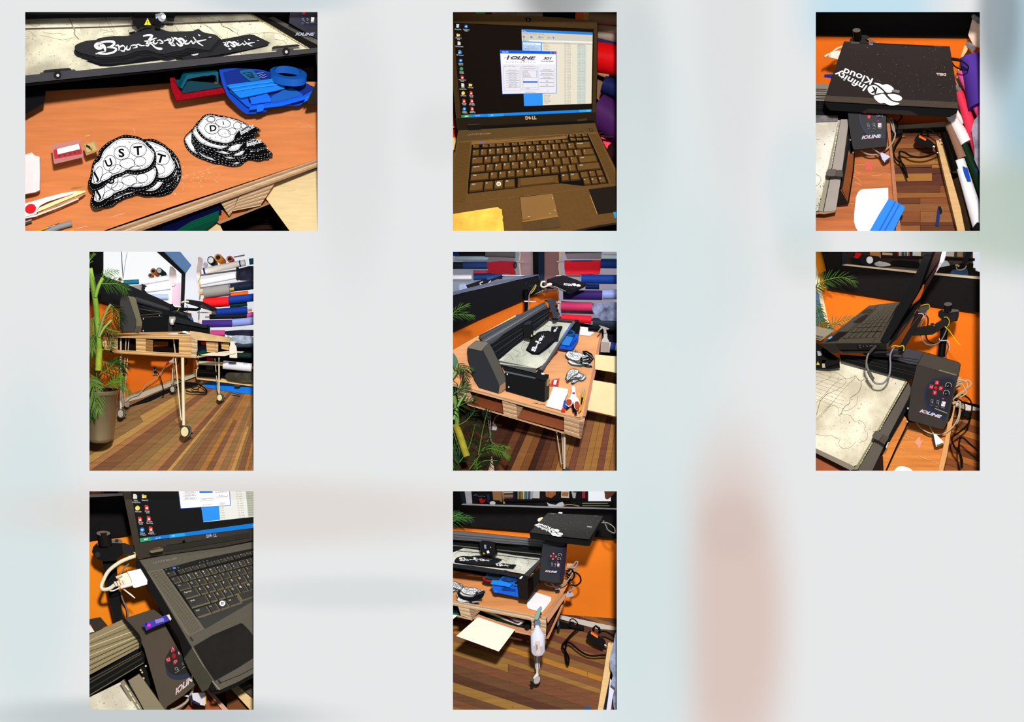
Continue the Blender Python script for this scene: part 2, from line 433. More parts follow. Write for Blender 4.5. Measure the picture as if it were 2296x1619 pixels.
def endroll(lb,c,back,rx,ry,h,d=90,db=130,core='c9a070',hole='3a2a20',group=None):
 """a roll pointing at the viewer, its open cardboard core showing"""
 t=TH('vinyl_roll',lb,'roll',group);(u,v),(u1,v1)=P([c,back]);g=G()
 E=lambda u,v,k=1.0:[(u+rx*k*math.cos(a),v+ry*k*math.sin(a))for a in[i*math.tau/24 for i in range(24)]]
 a=g.ring(E(u,v),d);b=g.ring(E(u1,v1,.9),db);g.F+=[a,b[::-1]];g.side(a,b);mk('sheet',g,M(h,.4),t,smooth=True)
 g=G();a=g.ring(E(u,v,.78),d,-1.5);b=g.ring(E(u,v,.62),d,-1.5);g.side(a,b);mk('core_tube',g,M(core,.7),t)
 mk('core_hole',G().prism(E(u,v,.62),d,.5,1.0),M(hole,.8),t)
 return t
def caster(T,x,y,rx,ry,d,face='e6d6ae',side=1):
 """a twin caster wheel with its fork, under leg thing T"""
 (u,v),s=P([(x,y)])[0],FR[2]
 w=mk('caster_wheel',G().LF([(u+rx/s*math.cos(a),v+ry/s*math.sin(a))for a in[i*math.tau/28 for i in range(28)]],d,[(u+side*rx*.55/s+rx/s*.95*math.cos(a),v-ry*.12/s+ry/s*.95*math.sin(a))for a in[i*math.tau/28 for i in range(28)]],d+14),M('3c3e36',.5),T,smooth=True)
 mk('wheel_cover',G().disc((u,v),rx*.82/s,ry*.82/s,d,1,1.2,k=26),M(face,.5),w)
 mk('wheel_groove',G().ribbon([(u+side*rx*.3/s+rx/s*math.cos(a),v-ry*.06/s+ry/s*math.sin(a))for a in[-math.pi/2+i*math.pi/12*side for i in range(13)]],.9,d,-5),M('8a8c7c',.5),w,fix=False)
 mk('brake_tab',G().prism([(u+side*rx*.9/s,v+ry*.1/s),(u+side*rx*1.9/s,v+ry*.15/s),(u+side*rx*1.7/s,v+ry*.4/s),(u+side*rx*.9/s,v+ry*.55/s)],d+6,3),M('16160f',.5),w)
def sl(nm,pts,D,h,par=None,t=4,sp=0,lift=0,r=.5,**k):
 return SB(nm,pts,D,M(h,r,**{x:k.pop(x)for x in('var','scale','metal','emis','bump','ang')if x in k})if isinstance(h,str)else h,par,t,lift,sp,**k)
def aff(o,sx,rot,sy=None,px=0,py=0):
 """drawing coordinates -> board: scale and turn about (px,py), placed at frame point o"""
 (u,v)=P([o])[0];c,s_=math.cos(math.radians(rot)),math.sin(math.radians(rot));sy=sy or sx
 return lambda p:(u+((p[0]-px)*sx*c-(p[1]-py)*sy*s_),v+((p[0]-px)*sx*s_+(p[1]-py)*sy*c))
# == shared drawings
def fist(patch_parts,T,D,lift,design=1,detail=True,parent=None,ts=1.0,s=3.0):
 """an embroidered fist patch; T maps drawing coordinates to board coordinates"""
 if design==1:
  out=[(930,880),(960,800),(975,700),(1000,590),(1070,500),(1090,420),(1180,330),(1250,285),(1350,235),(1450,200),(1550,210),(1650,230),(1750,290),(1850,380),(1900,480),(1905,560),(1890,640),(1830,700),(1750,740),(1650,765),(1560,765),(1490,750),(1400,790),(1300,830),(1200,900),(1150,950),(1080,985),(1000,1000),(950,960)]
  wh=[(985,870),(1000,790),(1020,640),(1100,560),(1150,440),(1230,360),(1300,300),(1400,255),(1500,250),(1620,260),(1720,305),(1780,370),(1850,430),(1872,500),(1850,580),(1810,640),(1750,680),(1640,705),(1550,705),(1490,695),(1420,735),(1300,775),(1210,835),(1130,870),(1060,905),(1000,890)]
 else:
  out=[(380,120),(390,50),(420,0),(470,-70),(550,-98),(620,-95),(760,-70),(900,-40),(1030,10),(1120,60),(1200,80),(1280,120),(1290,160),(1230,180),(1150,230),(1080,240),(980,260),(900,330),(830,350),(720,350),(600,320),(500,270),(430,210)]
  wh=[(400,110),(410,60),(450,0),(500,-55),(570,-78),(700,-55),(850,-35),(1000,15),(1105,60),(1085,105),(980,150),(930,215),(905,280),(810,320),(700,305),(600,280),(510,240),(450,180)]
 A=[T(p)for p in sm(out,3)]
 o=mk('felt_backing',G().prism(A,D,2.2*ts,lift),M('0c0c0e',.85),parent)
 g=G();B=[T(p)for p in sm(inset(sm(out,2),17 if design==1 else 12),2)]
 per=len(B);step=1
 for i in range(0,per-1,2):
  g.ribbon([B[i],((B[i][0]+B[i+1][0])/2,(B[i][1]+B[i+1][1])/2),(B[i][0]*.25+B[i+1][0]*.75,B[i][1]*.25+B[i+1][1]*.75)],.75*ts,D,lift+.35)
 mk('stitching',g,M('d8d8d8',.8),o,fix=False)
 w=mk('white_print',G().prism([T(p)for p in sm(wh,3)],D,1.0,lift+.7),M('f6f6f6',.8),parent)
 if not detail:lw=.9*ts
 else:lw=1.1*ts
 L=G();q=lambda pts,wd=1.0,cl=False:L.ribbon([T(p)for p in sm(pts,4,cl)+([pts[0]]if cl else[])],lw*wd,D,lift+1.1)
 el=lambda x,y,a,b,rot=0,wd=1.0:L.ribbon([T((x+a*math.cos(t)*math.cos(rot)-b*math.sin(t)*math.sin(rot),y+a*math.cos(t)*math.sin(rot)+b*math.sin(t)*math.cos(rot)))for t in[i*math.pi/10 for i in range(21)]],lw*wd,D,lift+1.1)
 q(inset(sm(wh,2),14 if design==1 else 10),.8,True)
 if design==1:
  rings=[(1075,775,58,125,.25,'D',60),(1238,605,92,112,.2,'U',62),(1410,462,112,98,.1,'S',78),(1645,415,118,98,.1,'T',82)]
  fing=[(1490,608,108,74,.05),(1670,580,85,66,-.1),(1318,690,90,58,-.35),(1190,800,95,48,-.6),(1600,680,80,30,-.1)]
  lets=[('J',(1030,850),(1085,820),110),('U',(1200,665),(1290,630),105),('S',(1350,520),(1470,510),115),('T',(1580,490),(1710,480),120)]
  marks=[((1330,310),(1345,330)),((1240,365),(1235,400)),((1140,440),(1145,470)),((1500,300),(1545,310)),((1290,380),(1315,400)),((1110,520),(1150,530)),((1065,575),(1085,590)),((1740,640),(1750,665)),((1770,630),(1785,650)),((1830,430),(1840,470)),((1460,350),(1465,370)),((1700,640),(1720,660)),((1270,870),(1210,850)),((1160,830),(1170,850)),((1340,690),(1370,670)),((1480,590),(1500,600))]
 else:
  rings=[(600,110,102,80,.1,'D',60),(760,35,108,60,.15,'I',48),(585,-20,60,40,0,None,0)]
  fing=[(778,178,92,58,.2),(888,150,60,48,0),(965,70,58,50,.1),(1050,72,48,36,.2)]
  lets=[('D',(565,155),(680,140),85),('I',(735,65),(800,50),50)]
  marks=[((430,70),(445,85)),((560,245),(600,235)),((570,250),(575,270)),((730,240),(745,270)),((740,185),(760,200)),((780,170),(800,190)),((500,-20),(540,-25)),((650,230),(655,250)),((800,270),(805,300)),((870,255),(860,270))]
 for(x,y,a,b,rt,ch,sz)in rings:
  el(x,y,a,b,rt,1.1)
  if detail:
   for k in range(26):
    t=k*math.tau/26;px,py=x+a*.84*math.cos(t),y+b*.84*math.sin(t)
    L.ribbon([T((px,py)),T((px+5,py+3))],.8*ts,D,lift+1.1)
 for f in fing:el(*f)
 for a,b in marks:L.ribbon([T(a),T(((a[0]+b[0])/2,(a[1]+b[1])/2+4)),T(b)],lw*1.3,D,lift+1.1,w1=lw*.3)
 for(ch,a,b,h)in lets:
  dx,dy=b[0]-a[0],b[1]-a[1];l=math.hypot(dx,dy);A0=T(a);B0=T(b);U0=T((a[0]+dy/l*h,a[1]-dx/l*h))
  text_into(L,ch,A0,B0,1,D,lift+1.2,up=(U0[0]-A0[0],U0[1]-A0[1]),bold=.03)
 mk('line_art',L,M('0a0a0a',.8),w,fix=False)
 if design==2:
  g2=G();a,b=T((1015,205)),T((1205,95));l=math.hypot(b[0]-a[0],b[1]-a[1]);U0=T((990,150))
  text_into(g2,"BrandysOut",a,b,1,D,lift+.9,up=(U0[0]-a[0],U0[1]-a[1]),shear=.3,bold=.03)
  mk('script',g2,M('e8e8e8',.8),parent,fix=False)
def script_strokes(T,D,lift,m,parent,part='all',k=1.0,ys=1.0):
 """the brushed script on the black cut-outs: tapering brush strokes"""
 st=[([(1130,480),(1075,490),(1040,520),(1080,555),(1130,545),(1100,510)],42),([(1075,480),(1200,460),(1290,465),(1300,500),(1250,535),(1200,545)],30),([(1130,500),(1165,540),(1180,600)],34),([(1200,545),(1300,550),(1335,575),(1290,615),(1200,635),(1100,635),(1040,630)],24),([(1040,640),(1110,615),(1180,605)],16),([(1320,525),(1360,515),(1375,555),(1370,590)],20),([(1375,545),(1420,520),(1450,530)],20),([(1395,585),(1440,600),(1460,560),(1450,530)],17),([(1490,520),(1480,570),(1520,575),(1540,530)],18),([(1540,520),(1600,510),(1630,540),(1570,555)],16),([(1620,510),(1650,500),(1690,520),(1740,515)],16),([(1715,385),(1780,368),(1845,378),(1800,440),(1790,520),(1750,515)],26),([(1735,455),(1800,450),(1870,420),(1910,410)],18),([(1790,480),(1840,500),(1900,550),(1985,560),(1950,575),(1890,555)],18),([(1760,500),(1790,470),(1850,480)],22),([(1880,440),(1860,470),(1890,495),(1930,465)],18),([(1915,450),(1960,440),(2000,480),(1950,485)],15),([(2010,455),(2060,440),(2100,460)],15),([(2060,425),(2110,430),(2085,480),(2125,470),(2140,430)],16),([(2120,400),(2150,440),(2110,500),(2170,520),(2140,480)],16),([(2150,410),(2200,425),(2270,500),(2240,520),(2190,480)],28),([(2200,430),(2260,420),(2310,470),(2270,495)],26),([(2340,440),(2310,490),(2360,490),(2400,450)],18),([(2400,440),(2430,490),(2470,450)],16),([(2430,395),(2480,460),(2530,500),(2575,525)],15),([(2440,470),(2530,450),(2615,435)],17),([(2500,360),(2530,380)],14),([(2650,400),(2690,397)],9),([(2310,390),(2325,387)],8)]
 g=G()
 for pts,w in st:
  if part=='end' and pts[0][0]<2040:continue
  q=[T(p)for p in sm([(float(a),float(b))for a,b in pts],4,False)]
  g.ribbon(q,w*.16*k,D,lift,prof=lambda t:.45+.75*math.sin(math.pi*min(1,.1+t*.9)))
 return mk('script',g,m,parent,fix=False)
def warn_sign(parent,tri,D,m='f1e230'):
 q=P(tri);o=mk('warning_label',G().prism(q,D,.5,1.2),M(m,.5),parent)
 cx=sum(p[0]for p in q)/3;cy=sum(p[1]for p in q)/3;h=max(p[1]for p in q)-min(p[1]for p in q)
 g=G();g.ribbon([(cx,cy-h*.28),(cx,cy+h*.08)],h*.11,D,1.6);g.ribbon([(cx,cy+h*.16),(cx,cy+h*.26)],h*.11,D,1.6)
 g.ribbon([p for p in inset(q+[],h*.1)]+[inset(q,h*.1)[0]],h*.035,D,1.6)
 mk('exclamation_mark',g,M('101010'),o,fix=False)
 return o
WHITE=M('f4f4f2',.6)
ORW=M('c97743',.55,var=.16,scale=9,kind='wood',ang=20,bump=.1)
PLYS=[M('c9a582',.7,var=.15,scale=12,kind='wood',ang=20),M('a98364',.7,var=.15,scale=12,kind='wood',ang=20),M('dcbd96',.7,var=.12,scale=12,kind='wood',ang=20)]
# == picture 1: patches on the cutter table
pic(1)
def picture1():
 s=6.35
 A=lambda:fr(50,20,s);B=lambda:fr(380,20,s);C=lambda:fr(50,270,s);Dd=lambda:fr(380,270,s)
 Dd()
 TD=pl('0,1240,30 2110,545,42 0,-500,165')
 fl=ST('floor',G().prism(P('600,1150 2200,600 2200,1700 600,1700'),190,4),M('120a0a',.9))
 for i,(a,b,c)in enumerate((('1000,1300','1620,1230','2a1408'),('900,1400','1600,1350','3a1c0c'),('800,1500','1650,1480','2e1608'))):
  (x0,y0),(x1,y1)=P(a)[0],P(b)[0]
  mk('floor_plank',G().prism([(x0,y0),(x1,y1),(x1,y1+9),(x0,y0+10)],186,3),M(c,.6,var=.2,scale=20),fl)
 t=TH('pallet_table','orange stained plywood pallet table with bare laminated edge','table')
 C()
 mk('table_top',G().prism(P('-60,-560 2095,-560 4230,-560 4230,540')[:0]+P('-60,-560 4230,-560 4230,540 3600,745 2840,995 2100,1236 1170,1565 1060,1620 -60,1620'),TD,4),M('de8a54',.45,var=.10,scale=7,kind='wood',ang=18,bump=.15),t)
 Dd()
 FE=pl('0,1240,30 2110,545,42 0,1410,33')
 lam('edge_ply','-1050,1625 2130,540 2130,655 -1050,1810',5,FE,PLYS,t,t=5,jut=1.2,seed=2)
 lam('spacer_block_end','720,1160 980,1075 900,1285 850,1365',14,52,PLYS,t,t=30,jut=1.4,seed=5)
 lam('spacer_block','990,1075 1510,870 1290,1215 900,1290',15,48,PLYS,t,t=30,jut=2.0,seed=6)
 SB('bottom_board','690,1290 1370,1100 1420,1190 700,1470 640,1400',pl('690,1290,80 1370,1100,85 700,1470,60'),ORW,t,t=4)
 SB('bottom_board_edge','640,1410 700,1440 1410,1170 1420,1190 710,1475',58,PLYS[1],t,t=3)
 g=G();rnd=random.Random(4)
 for _ in range(60):
  x,y=rnd.gauss(300,160),rnd.gauss(800,70);r=rnd.uniform(2,8)
  if y<1200-x*.33:g.disc(P([(x,y)])[0],r*1.3/s,r/s,TD,.3,.4,k=7)
 for x,y,r in((25,992,20),(105,800,14),(672,868,9),(450,940,8),(75,1045,14),(240,780,9)):g.disc(P([(x,y)])[0],r*1.2/s,r*.7/s,TD,.3,.4,k=10)
 mk('paint_drops',g,M('f0c9a0',.6),t)
 LN('scratches','1780,60 1850,20 1900,60 1960,40 2020,100 2060,70 ; 1860,90 1930,80 1990,60 2050,90 ; 1700,930 1800,905 ; 0,870 300,760 700,640',.5,TD,M('f2b890',.4),t,.3)
 C();LN('scratches','1290,1370 1370,1340 1450,1325 ; 760,1540 850,1520 930,1500 ; 1570,110 1590,170 ; 880,220 950,200',.8,TD,M('f3d0b8',.3),t,.3)
 Dd()
 for lab,pts,c,d in(('navy felt sheets stacked inside the pallet slot','-100,1560 0,1500 700,1200 730,1270 0,1590','0a0d3c',62),):
  th=TH('felt_sheets',lab,'fabric')
  for k in range(5):
   dy=k*16;SB('sheet',[(-120,1520+dy),(0,1465+dy),(690+8*k,1180+dy),(730+3*k,1262+dy-10),(0,1600+dy)],d-k,M(['0a0d3c','07092c'][k%2],.9),th,t=3)
 th=TH('felt_sheets','green felt sheets stacked inside the pallet slot','fabric')
 for k in range(8):
  dy=k*15;SB('sheet',[(80,1575+dy),(300,1440+dy*.9),(705-5*(k%3),1280+dy),(700-4*(k%2),1310+dy),(320,1600+dy)],56-k*.8,M(['0c5a40','0a4734'][k%2],.9),th,t=1.2)
 SB('slot_shade_sheet','-1060,1800 0,1400 0,1600 -1100,1640',66,M('0b0b18',.9),t,t=3)  # dark sheet stands for the shade inside the slot
 for pts,lab in(('1370,1110 1420,960 1520,850 1800,770 2130,670 2130,1640 1760,1640','pale birch board pulled out on the right of the pallet'),('300,1560 680,1420 770,1600 700,1640 240,1640','pale birch board edge sticking out at the lower centre')):
  SB('plywood_board',pts,pl('1370,1110,70 2130,670,70 1760,1640,12'),M('e9cf9c',.6,var=.06,scale=14,kind='wood',ang=60),lb=lab,cat='board',t=3)
 SB('plywood_edge','1370,1110 1400,1150 1790,1640 1740,1640',66,M('8a6a4a',.7),t,t=3)
 SB('caster_wheel','1590,1500 1610,1450 1650,1440 1690,1520 1720,1600 1600,1600',170,M('57484a',.5),t,t=8,sq=3)
# ---- cutter machine
 m=TH('cutting_machine','black flatbed fabric cutter standing on the orange table','machine')
 A()
 BD=pl('45,945,36 4200,580,36 1000,90,95')
 SB('under_panel','20,1030 4230,600 4230,1000 3900,1000 3000,900 2400,950 2100,1050 1300,1110 700,1140 20,1180',120,M('060505',.8),m,t=10)
 B();SB('side_leg','2080,640 2130,650 2130,1335 1960,1360 1945,1345 2110,1000',28,M('2a1d10',.4),m,t=20)
 A();SB('side_leg_back','20,1040 320,1170 300,1330 20,1500',118,M('0e0d10',.6),m,t=6)
 SB('cutting_bed','20,140 1560,105 3200,62 4100,560 3150,650 2500,700 760,880 20,947',BD,mat_bed(),m,t=5)
 B();SB('bed_edge_strip','1110,65 1180,70 1990,545 1950,560',BD,M('9a8b66',.6),m,t=3,lift=.5)
 g=G();rnd=random.Random(9)
 for k in range(34):
  f=k/34+rnd.uniform(0,.01);x,y=1130+850*f,75+478*f
  g.ribbon(P([(x,y),(x+rnd.uniform(8,20),y+rnd.uniform(5,11))]),rnd.uniform(.7,2.2),BD,1.2)
 mk('worn_ruler_marks',g,M('efe2b8',.6),m,fix=False)
 SB('inner_rail','1180,60 1300,60 2110,520 2110,560 2000,560',BD,M('1c1a18',.4),m,t=6,lift=2)
 LF('side_rail','1370,122 1480,105 2125,450 2125,520',pl('1370,122,86 1480,105,86 2125,520,30'),'1290,140 1480,140 2125,500 2125,590',108,M('6b675e',.35,metal=.4),m)
 A();SB('bed_groove','20,268 1200,240 1600,215 3380,150 3420,170 1650,240 1200,262 20,292',BD,M('5d504c',.7),m,t=2,lift=.4)
 SB('gantry_beam','20,40 4200,20 4200,60 3300,60 2180,85 1560,108 20,140',60,BLK(),m,t=18)
 SB('gantry_lip','20,62 1560,42 1560,52 20,74',58,M('2e2e30',.3),m,t=3)
 SB('carriage','1600,50 1900,50 2180,55 2150,175 2060,170 2030,120 1960,180 1955,260 1890,262 1880,200 1830,235 1650,270 1560,200',42,M('08080a',.4),m,t=12)
 SB('carriage_arm','1540,105 1600,95 1640,260 1700,285 1640,290 1555,150',46,M('201c1a',.5),m,t=6)
 warn_sign(m,'1780,128 1732,225 1830,225',42)
 kb=mk('pressure_knob',G().disc(P('1985,115')[0],9,10,30,12,k=20),M('d8dce6',.15,metal=.8),m,smooth=True)
 mk('knob_cap',G().disc(P('2010,108')[0],5,6,24,6,k=16),M('f4f6ff',.2,metal=.6),kb)
 SB('tool_holder','1890,70 1960,60 1980,90 1900,140',34,M('b9bcc8',.2,metal=.7),m,t=6)
 SB('tool_shaft','1890,140 1975,130 1970,260 1900,262',36,M('0c0c0e',.3),m,t=6)
 LN('cut_lines','45,300 110,320 150,370 195,385 ; 20,380 90,400 60,420 20,420 ; 240,370 400,400 520,430 620,430 700,400 ; 280,320 420,350 480,340 620,360 ; 790,210 830,250 820,300 ; 1180,120 1210,190 1250,270 1310,360 ; 1230,120 1250,190 1290,270 1350,360 ; 1100,180 1090,220 1130,290 1210,300 ; 1310,365 1150,380 1160,330 1300,315 ; 80,170 110,220 200,240 240,200 ; 700,200 720,290 760,300 740,360 ; 620,470 700,410 740,400 ; 640,800 690,790 ; 180,150 300,160 420,150',.45,BD,M('4a4640',.8),m,.5,3)
 LN('cut_lines','660,130 700,220 740,300 730,350 800,430',2.6,BD,M('98907c',.8),m,.45,3)
 B();LN('cut_lines','500,70 560,120 700,170 740,230 840,270 900,310 980,360 ; 150,130 200,180 300,230 330,290 420,280 440,220 380,160 ; 300,100 420,190 560,260 640,340 720,400 ; 330,95 480,200 610,290 730,390 ; 860,250 970,300 960,340 1000,380 1100,350 1240,345 1270,360 1290,340 1400,330 1600,360 1680,440 ; 1500,430 1620,450 1670,510 1640,540 ; 60,220 140,330 150,310 ; 800,650 850,690 ; 1050,600 1060,630 1090,630',.5,BD,M('3c3832',.8),m,.5,3)
 LN('cut_lines','690,150 740,200 745,235 840,275 900,320',.95,BD,M('3c3832',.8),m,.5,3)
 A()
 FBD=26
 SB('front_bar','20,947 245,925 255,905 740,858 765,880 2500,705 3600,608 3660,565 3850,562 3870,588 4230,545 4230,615 2160,840 20,1058',FBD,M('4a484b',.5,var=.05,scale=14),m,t=20,bev=0)
 SB('bar_underside','20,1058 2160,840 4230,615 4230,640 2160,870 20,1100',32,M('100e0e',.7),m,t=40)
 for(x,y,c)in((500,935,1),(3755,600,2)):
  SB('clamp_plate',[(x-205,y-48),(x-180,y-68),(x+160,y-98),(x+190,y-85),(x+195,y-70),(x-200,y-30)],FBD-2,M('2c2a2c',.4),m,t=4)
  k=mk('clamp_screw',G().disc(P([(x,y)])[0],8.5,8.5,FBD,6,5,k=20),M('241c1e',.3),m,smooth=True)
  mk('screw_head',G().disc(P([(x+4,y+10)])[0],3.2,3.4,FBD,3,7,k=14),M('cfc6c8',.25,metal=.3),k)
 B()
 h=SB('control_head','1715,45 2125,30 2125,430 2095,425 1700,195',40,M('33313b',.45,var=.08),m,t=20)
 SB('panel_ring','1830,30 1840,110 1865,180 1910,235 1930,245 2125,235 2125,30',40,M('24304e',.35),h,t=1,lift=1.0,sq=0)
 SB('panel_face','1850,30 1858,110 1880,165 1925,215 1950,225 2125,215 2125,30',39,M('2a2833',.4),h,t=1,lift=1.2)
 SB('red_button','1888,30 1935,30 1930,75 1895,75',38,M('b8101e',.4),h,t=1,lift=1.5)
 SB('white_button','2015,115 2060,115 2055,178 2012,175',38,M('ecdfe2',.5),h,t=1,lift=1.5)
 LN('button_icons','1885,130 1910,130 1912,160 1885,158 1885,130 ; 1905,150 1925,180 ; 1950,130 1975,140 1970,165 1950,150 ; 1875,195 1915,198 ; 1945,192 1980,196 ; 2005,190 2060,188',.6,37,M('aaa8b4'),h,1.8)
 LN('button_icons','2025,130 2030,150 ; 2040,150 2046,168',1.1,37,M('b01424'),h,2)
 text('lettering',[('IOLINE',(1790,375),(2068,378),42,{'shear':.35,'bold':.03})],38,M('b8bcd0',.4),h,1.6)
 SB('wall_right','2095,180 2130,180 2130,425 2097,420',60,M('d8571a',.7),t=3,kind='structure')
# ---- black cut-outs lying on the bed
 A()
 script_m=M('ece9ea',.6)
 ou='740,545 770,500 900,450 1045,435 1090,410 1300,380 1500,378 1600,330 1720,275 1900,265 2000,290 2096,318 2250,315 2420,310 2500,278 2560,320 2650,345 2740,360 2795,400 2790,440 2700,540 2650,590 2540,570 2350,555 2280,590 2140,610 2010,640 1900,625 1800,590 1640,600 1500,650 1400,670 1150,690 1050,680 900,640 780,605'
 for k,(dx,dy,lab)in enumerate(((60,95,'lowest black felt cut-out of the lettered stack on the cutter bed'),(-10,62,'black felt cut-out third from the top of the lettered stack'),(35,32,'black felt cut-out second from the top of the lettered stack'))):
  q=sm([(x,y)for x,y in P(ou)],2);q=[(u+dx/s,v+dy/s)for u,v in q]
  mk('felt_cutout',G().prism(q,BD,3.2,3.0+k*3),M(['2a2a2c','28282a','262628'][k],.8),lb=lab,cat='patch',group='black lettered felt cut-outs on the cutter bed')
 th=TH('felt_cutout','topmost wavy black felt cut-out with white brushed script','patch','black lettered felt cut-outs on the cutter bed')
 mk('felt_backing',G().prism(sm(P(ou),2),BD,3.5,13),M('323234',.75,var=.06,scale=40),th)
 script_strokes(lambda p:(50+p[0]/s,20+p[1]/s),BD,13.8,script_m,th)
 for k,(pts,lab)in enumerate((('1510,330 1600,310 1620,345 1520,360','black felt scrap tip behind the wavy cut-out'),('900,740 1000,720 1900,660 2900,610 2950,640 2200,720 2180,700 1250,815 1110,812','long flat black felt cut-out under the wavy stack'))):
  SB('felt_scrap',pts,BD,M('1a1a1d',.8),lb=lab,cat='patch',t=3,lift=2)
 B()
 sq='740,430 1140,355 1200,365 1430,475 1385,500 1370,520 1100,580 400,700 200,722 165,690 560,600'
 SB('felt_cutout',[(780,470),(1200,395),(1410,510),(1370,530),(700,680),(100,722),(60,690)],BD,M('1b1b1e',.8),lb='black felt cut-out beneath the straight-edged lettered one',cat='patch',t=3,lift=4)
 th=TH('felt_cutout','straight-edged black felt cut-out with partly hidden white script','patch')
 mk('felt_backing',G().prism(P(sq),BD,3,8.5),M('2e2e31',.75),th)
 script_strokes(lambda p:(380+(750+(p[0]-2050)*.82)/s,20+(480+(p[1]-430)*.62-(p[0]-2050)*.02)/s),BD,9.2,M('f6f4f6',.6),th,part='end',k=.75)
 SB('white_sliver','305,650 415,628 400,650 340,665',BD,M('d6cfd0'),th,t=.5,lift=9.3)
 SB('white_sliver','835,550 880,565 870,578 845,575',BD,WHITE,th,t=.5,lift=9.3)
# ---- things under the machine
 th=TH('scrub_pad_holder','teal plastic grip holding a red scouring pad under the cutter','scrubber')
 LF('red_pad','0,985 60,975 190,1190 780,1110 805,1150 800,1190 110,1300 80,1290 20,1130',78,'0,960 60,950 200,1150 780,1080 810,1130 800,1200 110,1310 70,1300 10,1130',100,M('9c1020',.95,var=.25,scale=120),th)
 LF('grip_base','60,1010 130,1000 700,1060 750,1105 190,1195',72,'60,1010 130,1000 700,1060 755,1115 190,1205',80,M('0b3f4e',.4),th)
 LF('grip','150,1120 230,960 250,935 690,890 695,1040 675,1035 660,945 600,935 540,950 480,950 420,965 350,975 250,1000 240,1020 180,1130',56,'110,1090 180,905 200,880 640,860 660,1040 650,1035 640,930 600,925 540,940 480,945 420,955 350,970 250,1000 240,1020 180,1130',72,M('0e5a6e',.35),th)
 th=TH('tool_case','bright blue plastic carry case lying under the cutter','case')
 BL=M('0f5fd8',.35);BL2=M('0b4bbd',.35);BL3=M('0a2f8a',.4)
 LF('case_body','700,860 800,830 1300,860 1950,1050 2080,1130 2010,1230 1880,1360 1790,1385 1780,1350 1400,1400 1370,1470 1100,1500 1000,1430 820,1240 740,1050',66,'700,860 800,830 1300,860 1950,1050 2080,1130 2010,1240 1880,1370 1790,1392 1400,1410 1370,1480 1100,1510 990,1440 820,1250 735,1050',96,BL2,th)
 SB('case_lid','760,900 1000,840 1400,900 1500,980 1900,1040 2070,1110 2030,1200 1900,1290 1600,1340 1400,1370 1170,1395 1130,1380 830,1130',62,BL3,th,t=6)
 SB('case_top_edge','860,1150 1110,1260 1130,1340 1440,1310 1450,1240 1600,1160 1730,1120 1890,1210 1890,1240 2050,1150 2070,1130 2060,1200 2010,1220 1880,1290 1600,1350 1140,1400 1100,1385 850,1170',56,BL,th,t=6)
 SB('handle_pad','1125,1265 1390,1200 1445,1270 1445,1320 1160,1360 1150,1300',50,M('1a6fe6',.3),th,t=6,bev=1.0)
 SB('handle_bar','1140,1385 1600,1330 1890,1250 2010,1210 2000,1250 1890,1300 1600,1380 1130,1440',48,M('1168e8',.3),th,t=6,bev=1.0)
 SB('handle_gap','1450,1250 1590,1170 1600,1150 1740,1120 1880,1200 1830,1240 1640,1290 1450,1330',54,M('1c62b8',.5),th,t=2)
 SB('latch','1240,1370 1360,1350 1330,1450 1240,1470',46,M('1c72ee',.3),th,t=3,bev=.6)
 SB('latch','1935,1250 2010,1215 1990,1290 1910,1330',46,M('1c72ee',.3),th,t=3,bev=.6)
 LN('moulded_lettering','1240,915 1340,905 ; 1270,945 1310,930 1330,945 1370,925 ; 1275,980 1300,960 1330,975 1380,955',.9,62,M('a9b6d8'),th,7)
 th=TH('tape_roll','blue masking tape roll resting on the blue case','tape')
 fr(380,20,s)
 g=G();o=[(1690+265*math.cos(t),905+92*math.sin(t)+.33*265*math.cos(t)*.35)for t in[i*math.tau/32 for i in range(32)]]
 i_=[(1680+190*math.cos(t),880+75*math.sin(t)+.3*190*math.cos(t)*.35)for t in[i*math.tau/32 for i in range(32)]]
 lo=[(x-5,y+100)for x,y in o]
 a=g.ring(P(o),pl('1690,900,55 1400,900,55 1690,800,85'));b=g.ring(P(i_),pl('1690,900,55 1400,900,55 1690,800,85'));c=g.ring(P(lo),pl('1690,1000,52 1400,1000,52 1690,900,82'));e=g.ring(P([(x-3,y+60)for x,y in i_]),pl('1690,1000,70 1400,1000,70 1690,900,90'))
 for k in range(32):
  n=(k+1)%32;g.F+=[[a[k],a[n],b[n],b[k]],[a[k],a[n],c[n],c[k]]]
 mk('tape',g,M('1b5cb4',.5),th,smooth=False)
 g=G();b=g.ring(P(i_),pl('1690,900,55 1400,900,55 1690,800,85'),-.2);e=g.ring(P([(x,y+70)for x,y in i_]),100)
 g.side(b,e);g.F.append(e);mk('tape_core',g,M('0a0a14',.8),th)
 th=TH('label_tag','small rounded blue tag with black markings lying on the case','tag')
 SB('tag','1000,885 1040,865 1150,860 1200,880 1280,985 1270,1010 1180,1022 1130,1015 1010,920',58,M('1f6496',.5),th,t=2,sq=2)
 LN('markings','1040,915 1080,905 1070,930 ; 1100,905 1150,900 1180,920 ; 1090,940 1150,930 1190,940 ; 1110,960 1200,950 ; 1130,980 1180,965 1210,975',1.6,58,M('08202c'),th,1)
 th=TH('squeegee','bright blue felt-edged squeegee laid over the case','squeegee')
 LF('squeegee_blade','815,1080 1100,1040 1500,985 1560,1050 1640,1110 1640,1130 1520,1160 1020,1265 990,1255 900,1170',44,'815,1095 1100,1055 1500,1000 1560,1060 1640,1120 1640,1140 1520,1170 1020,1275 990,1268 900,1185',50,M('1583e2',.35),th)
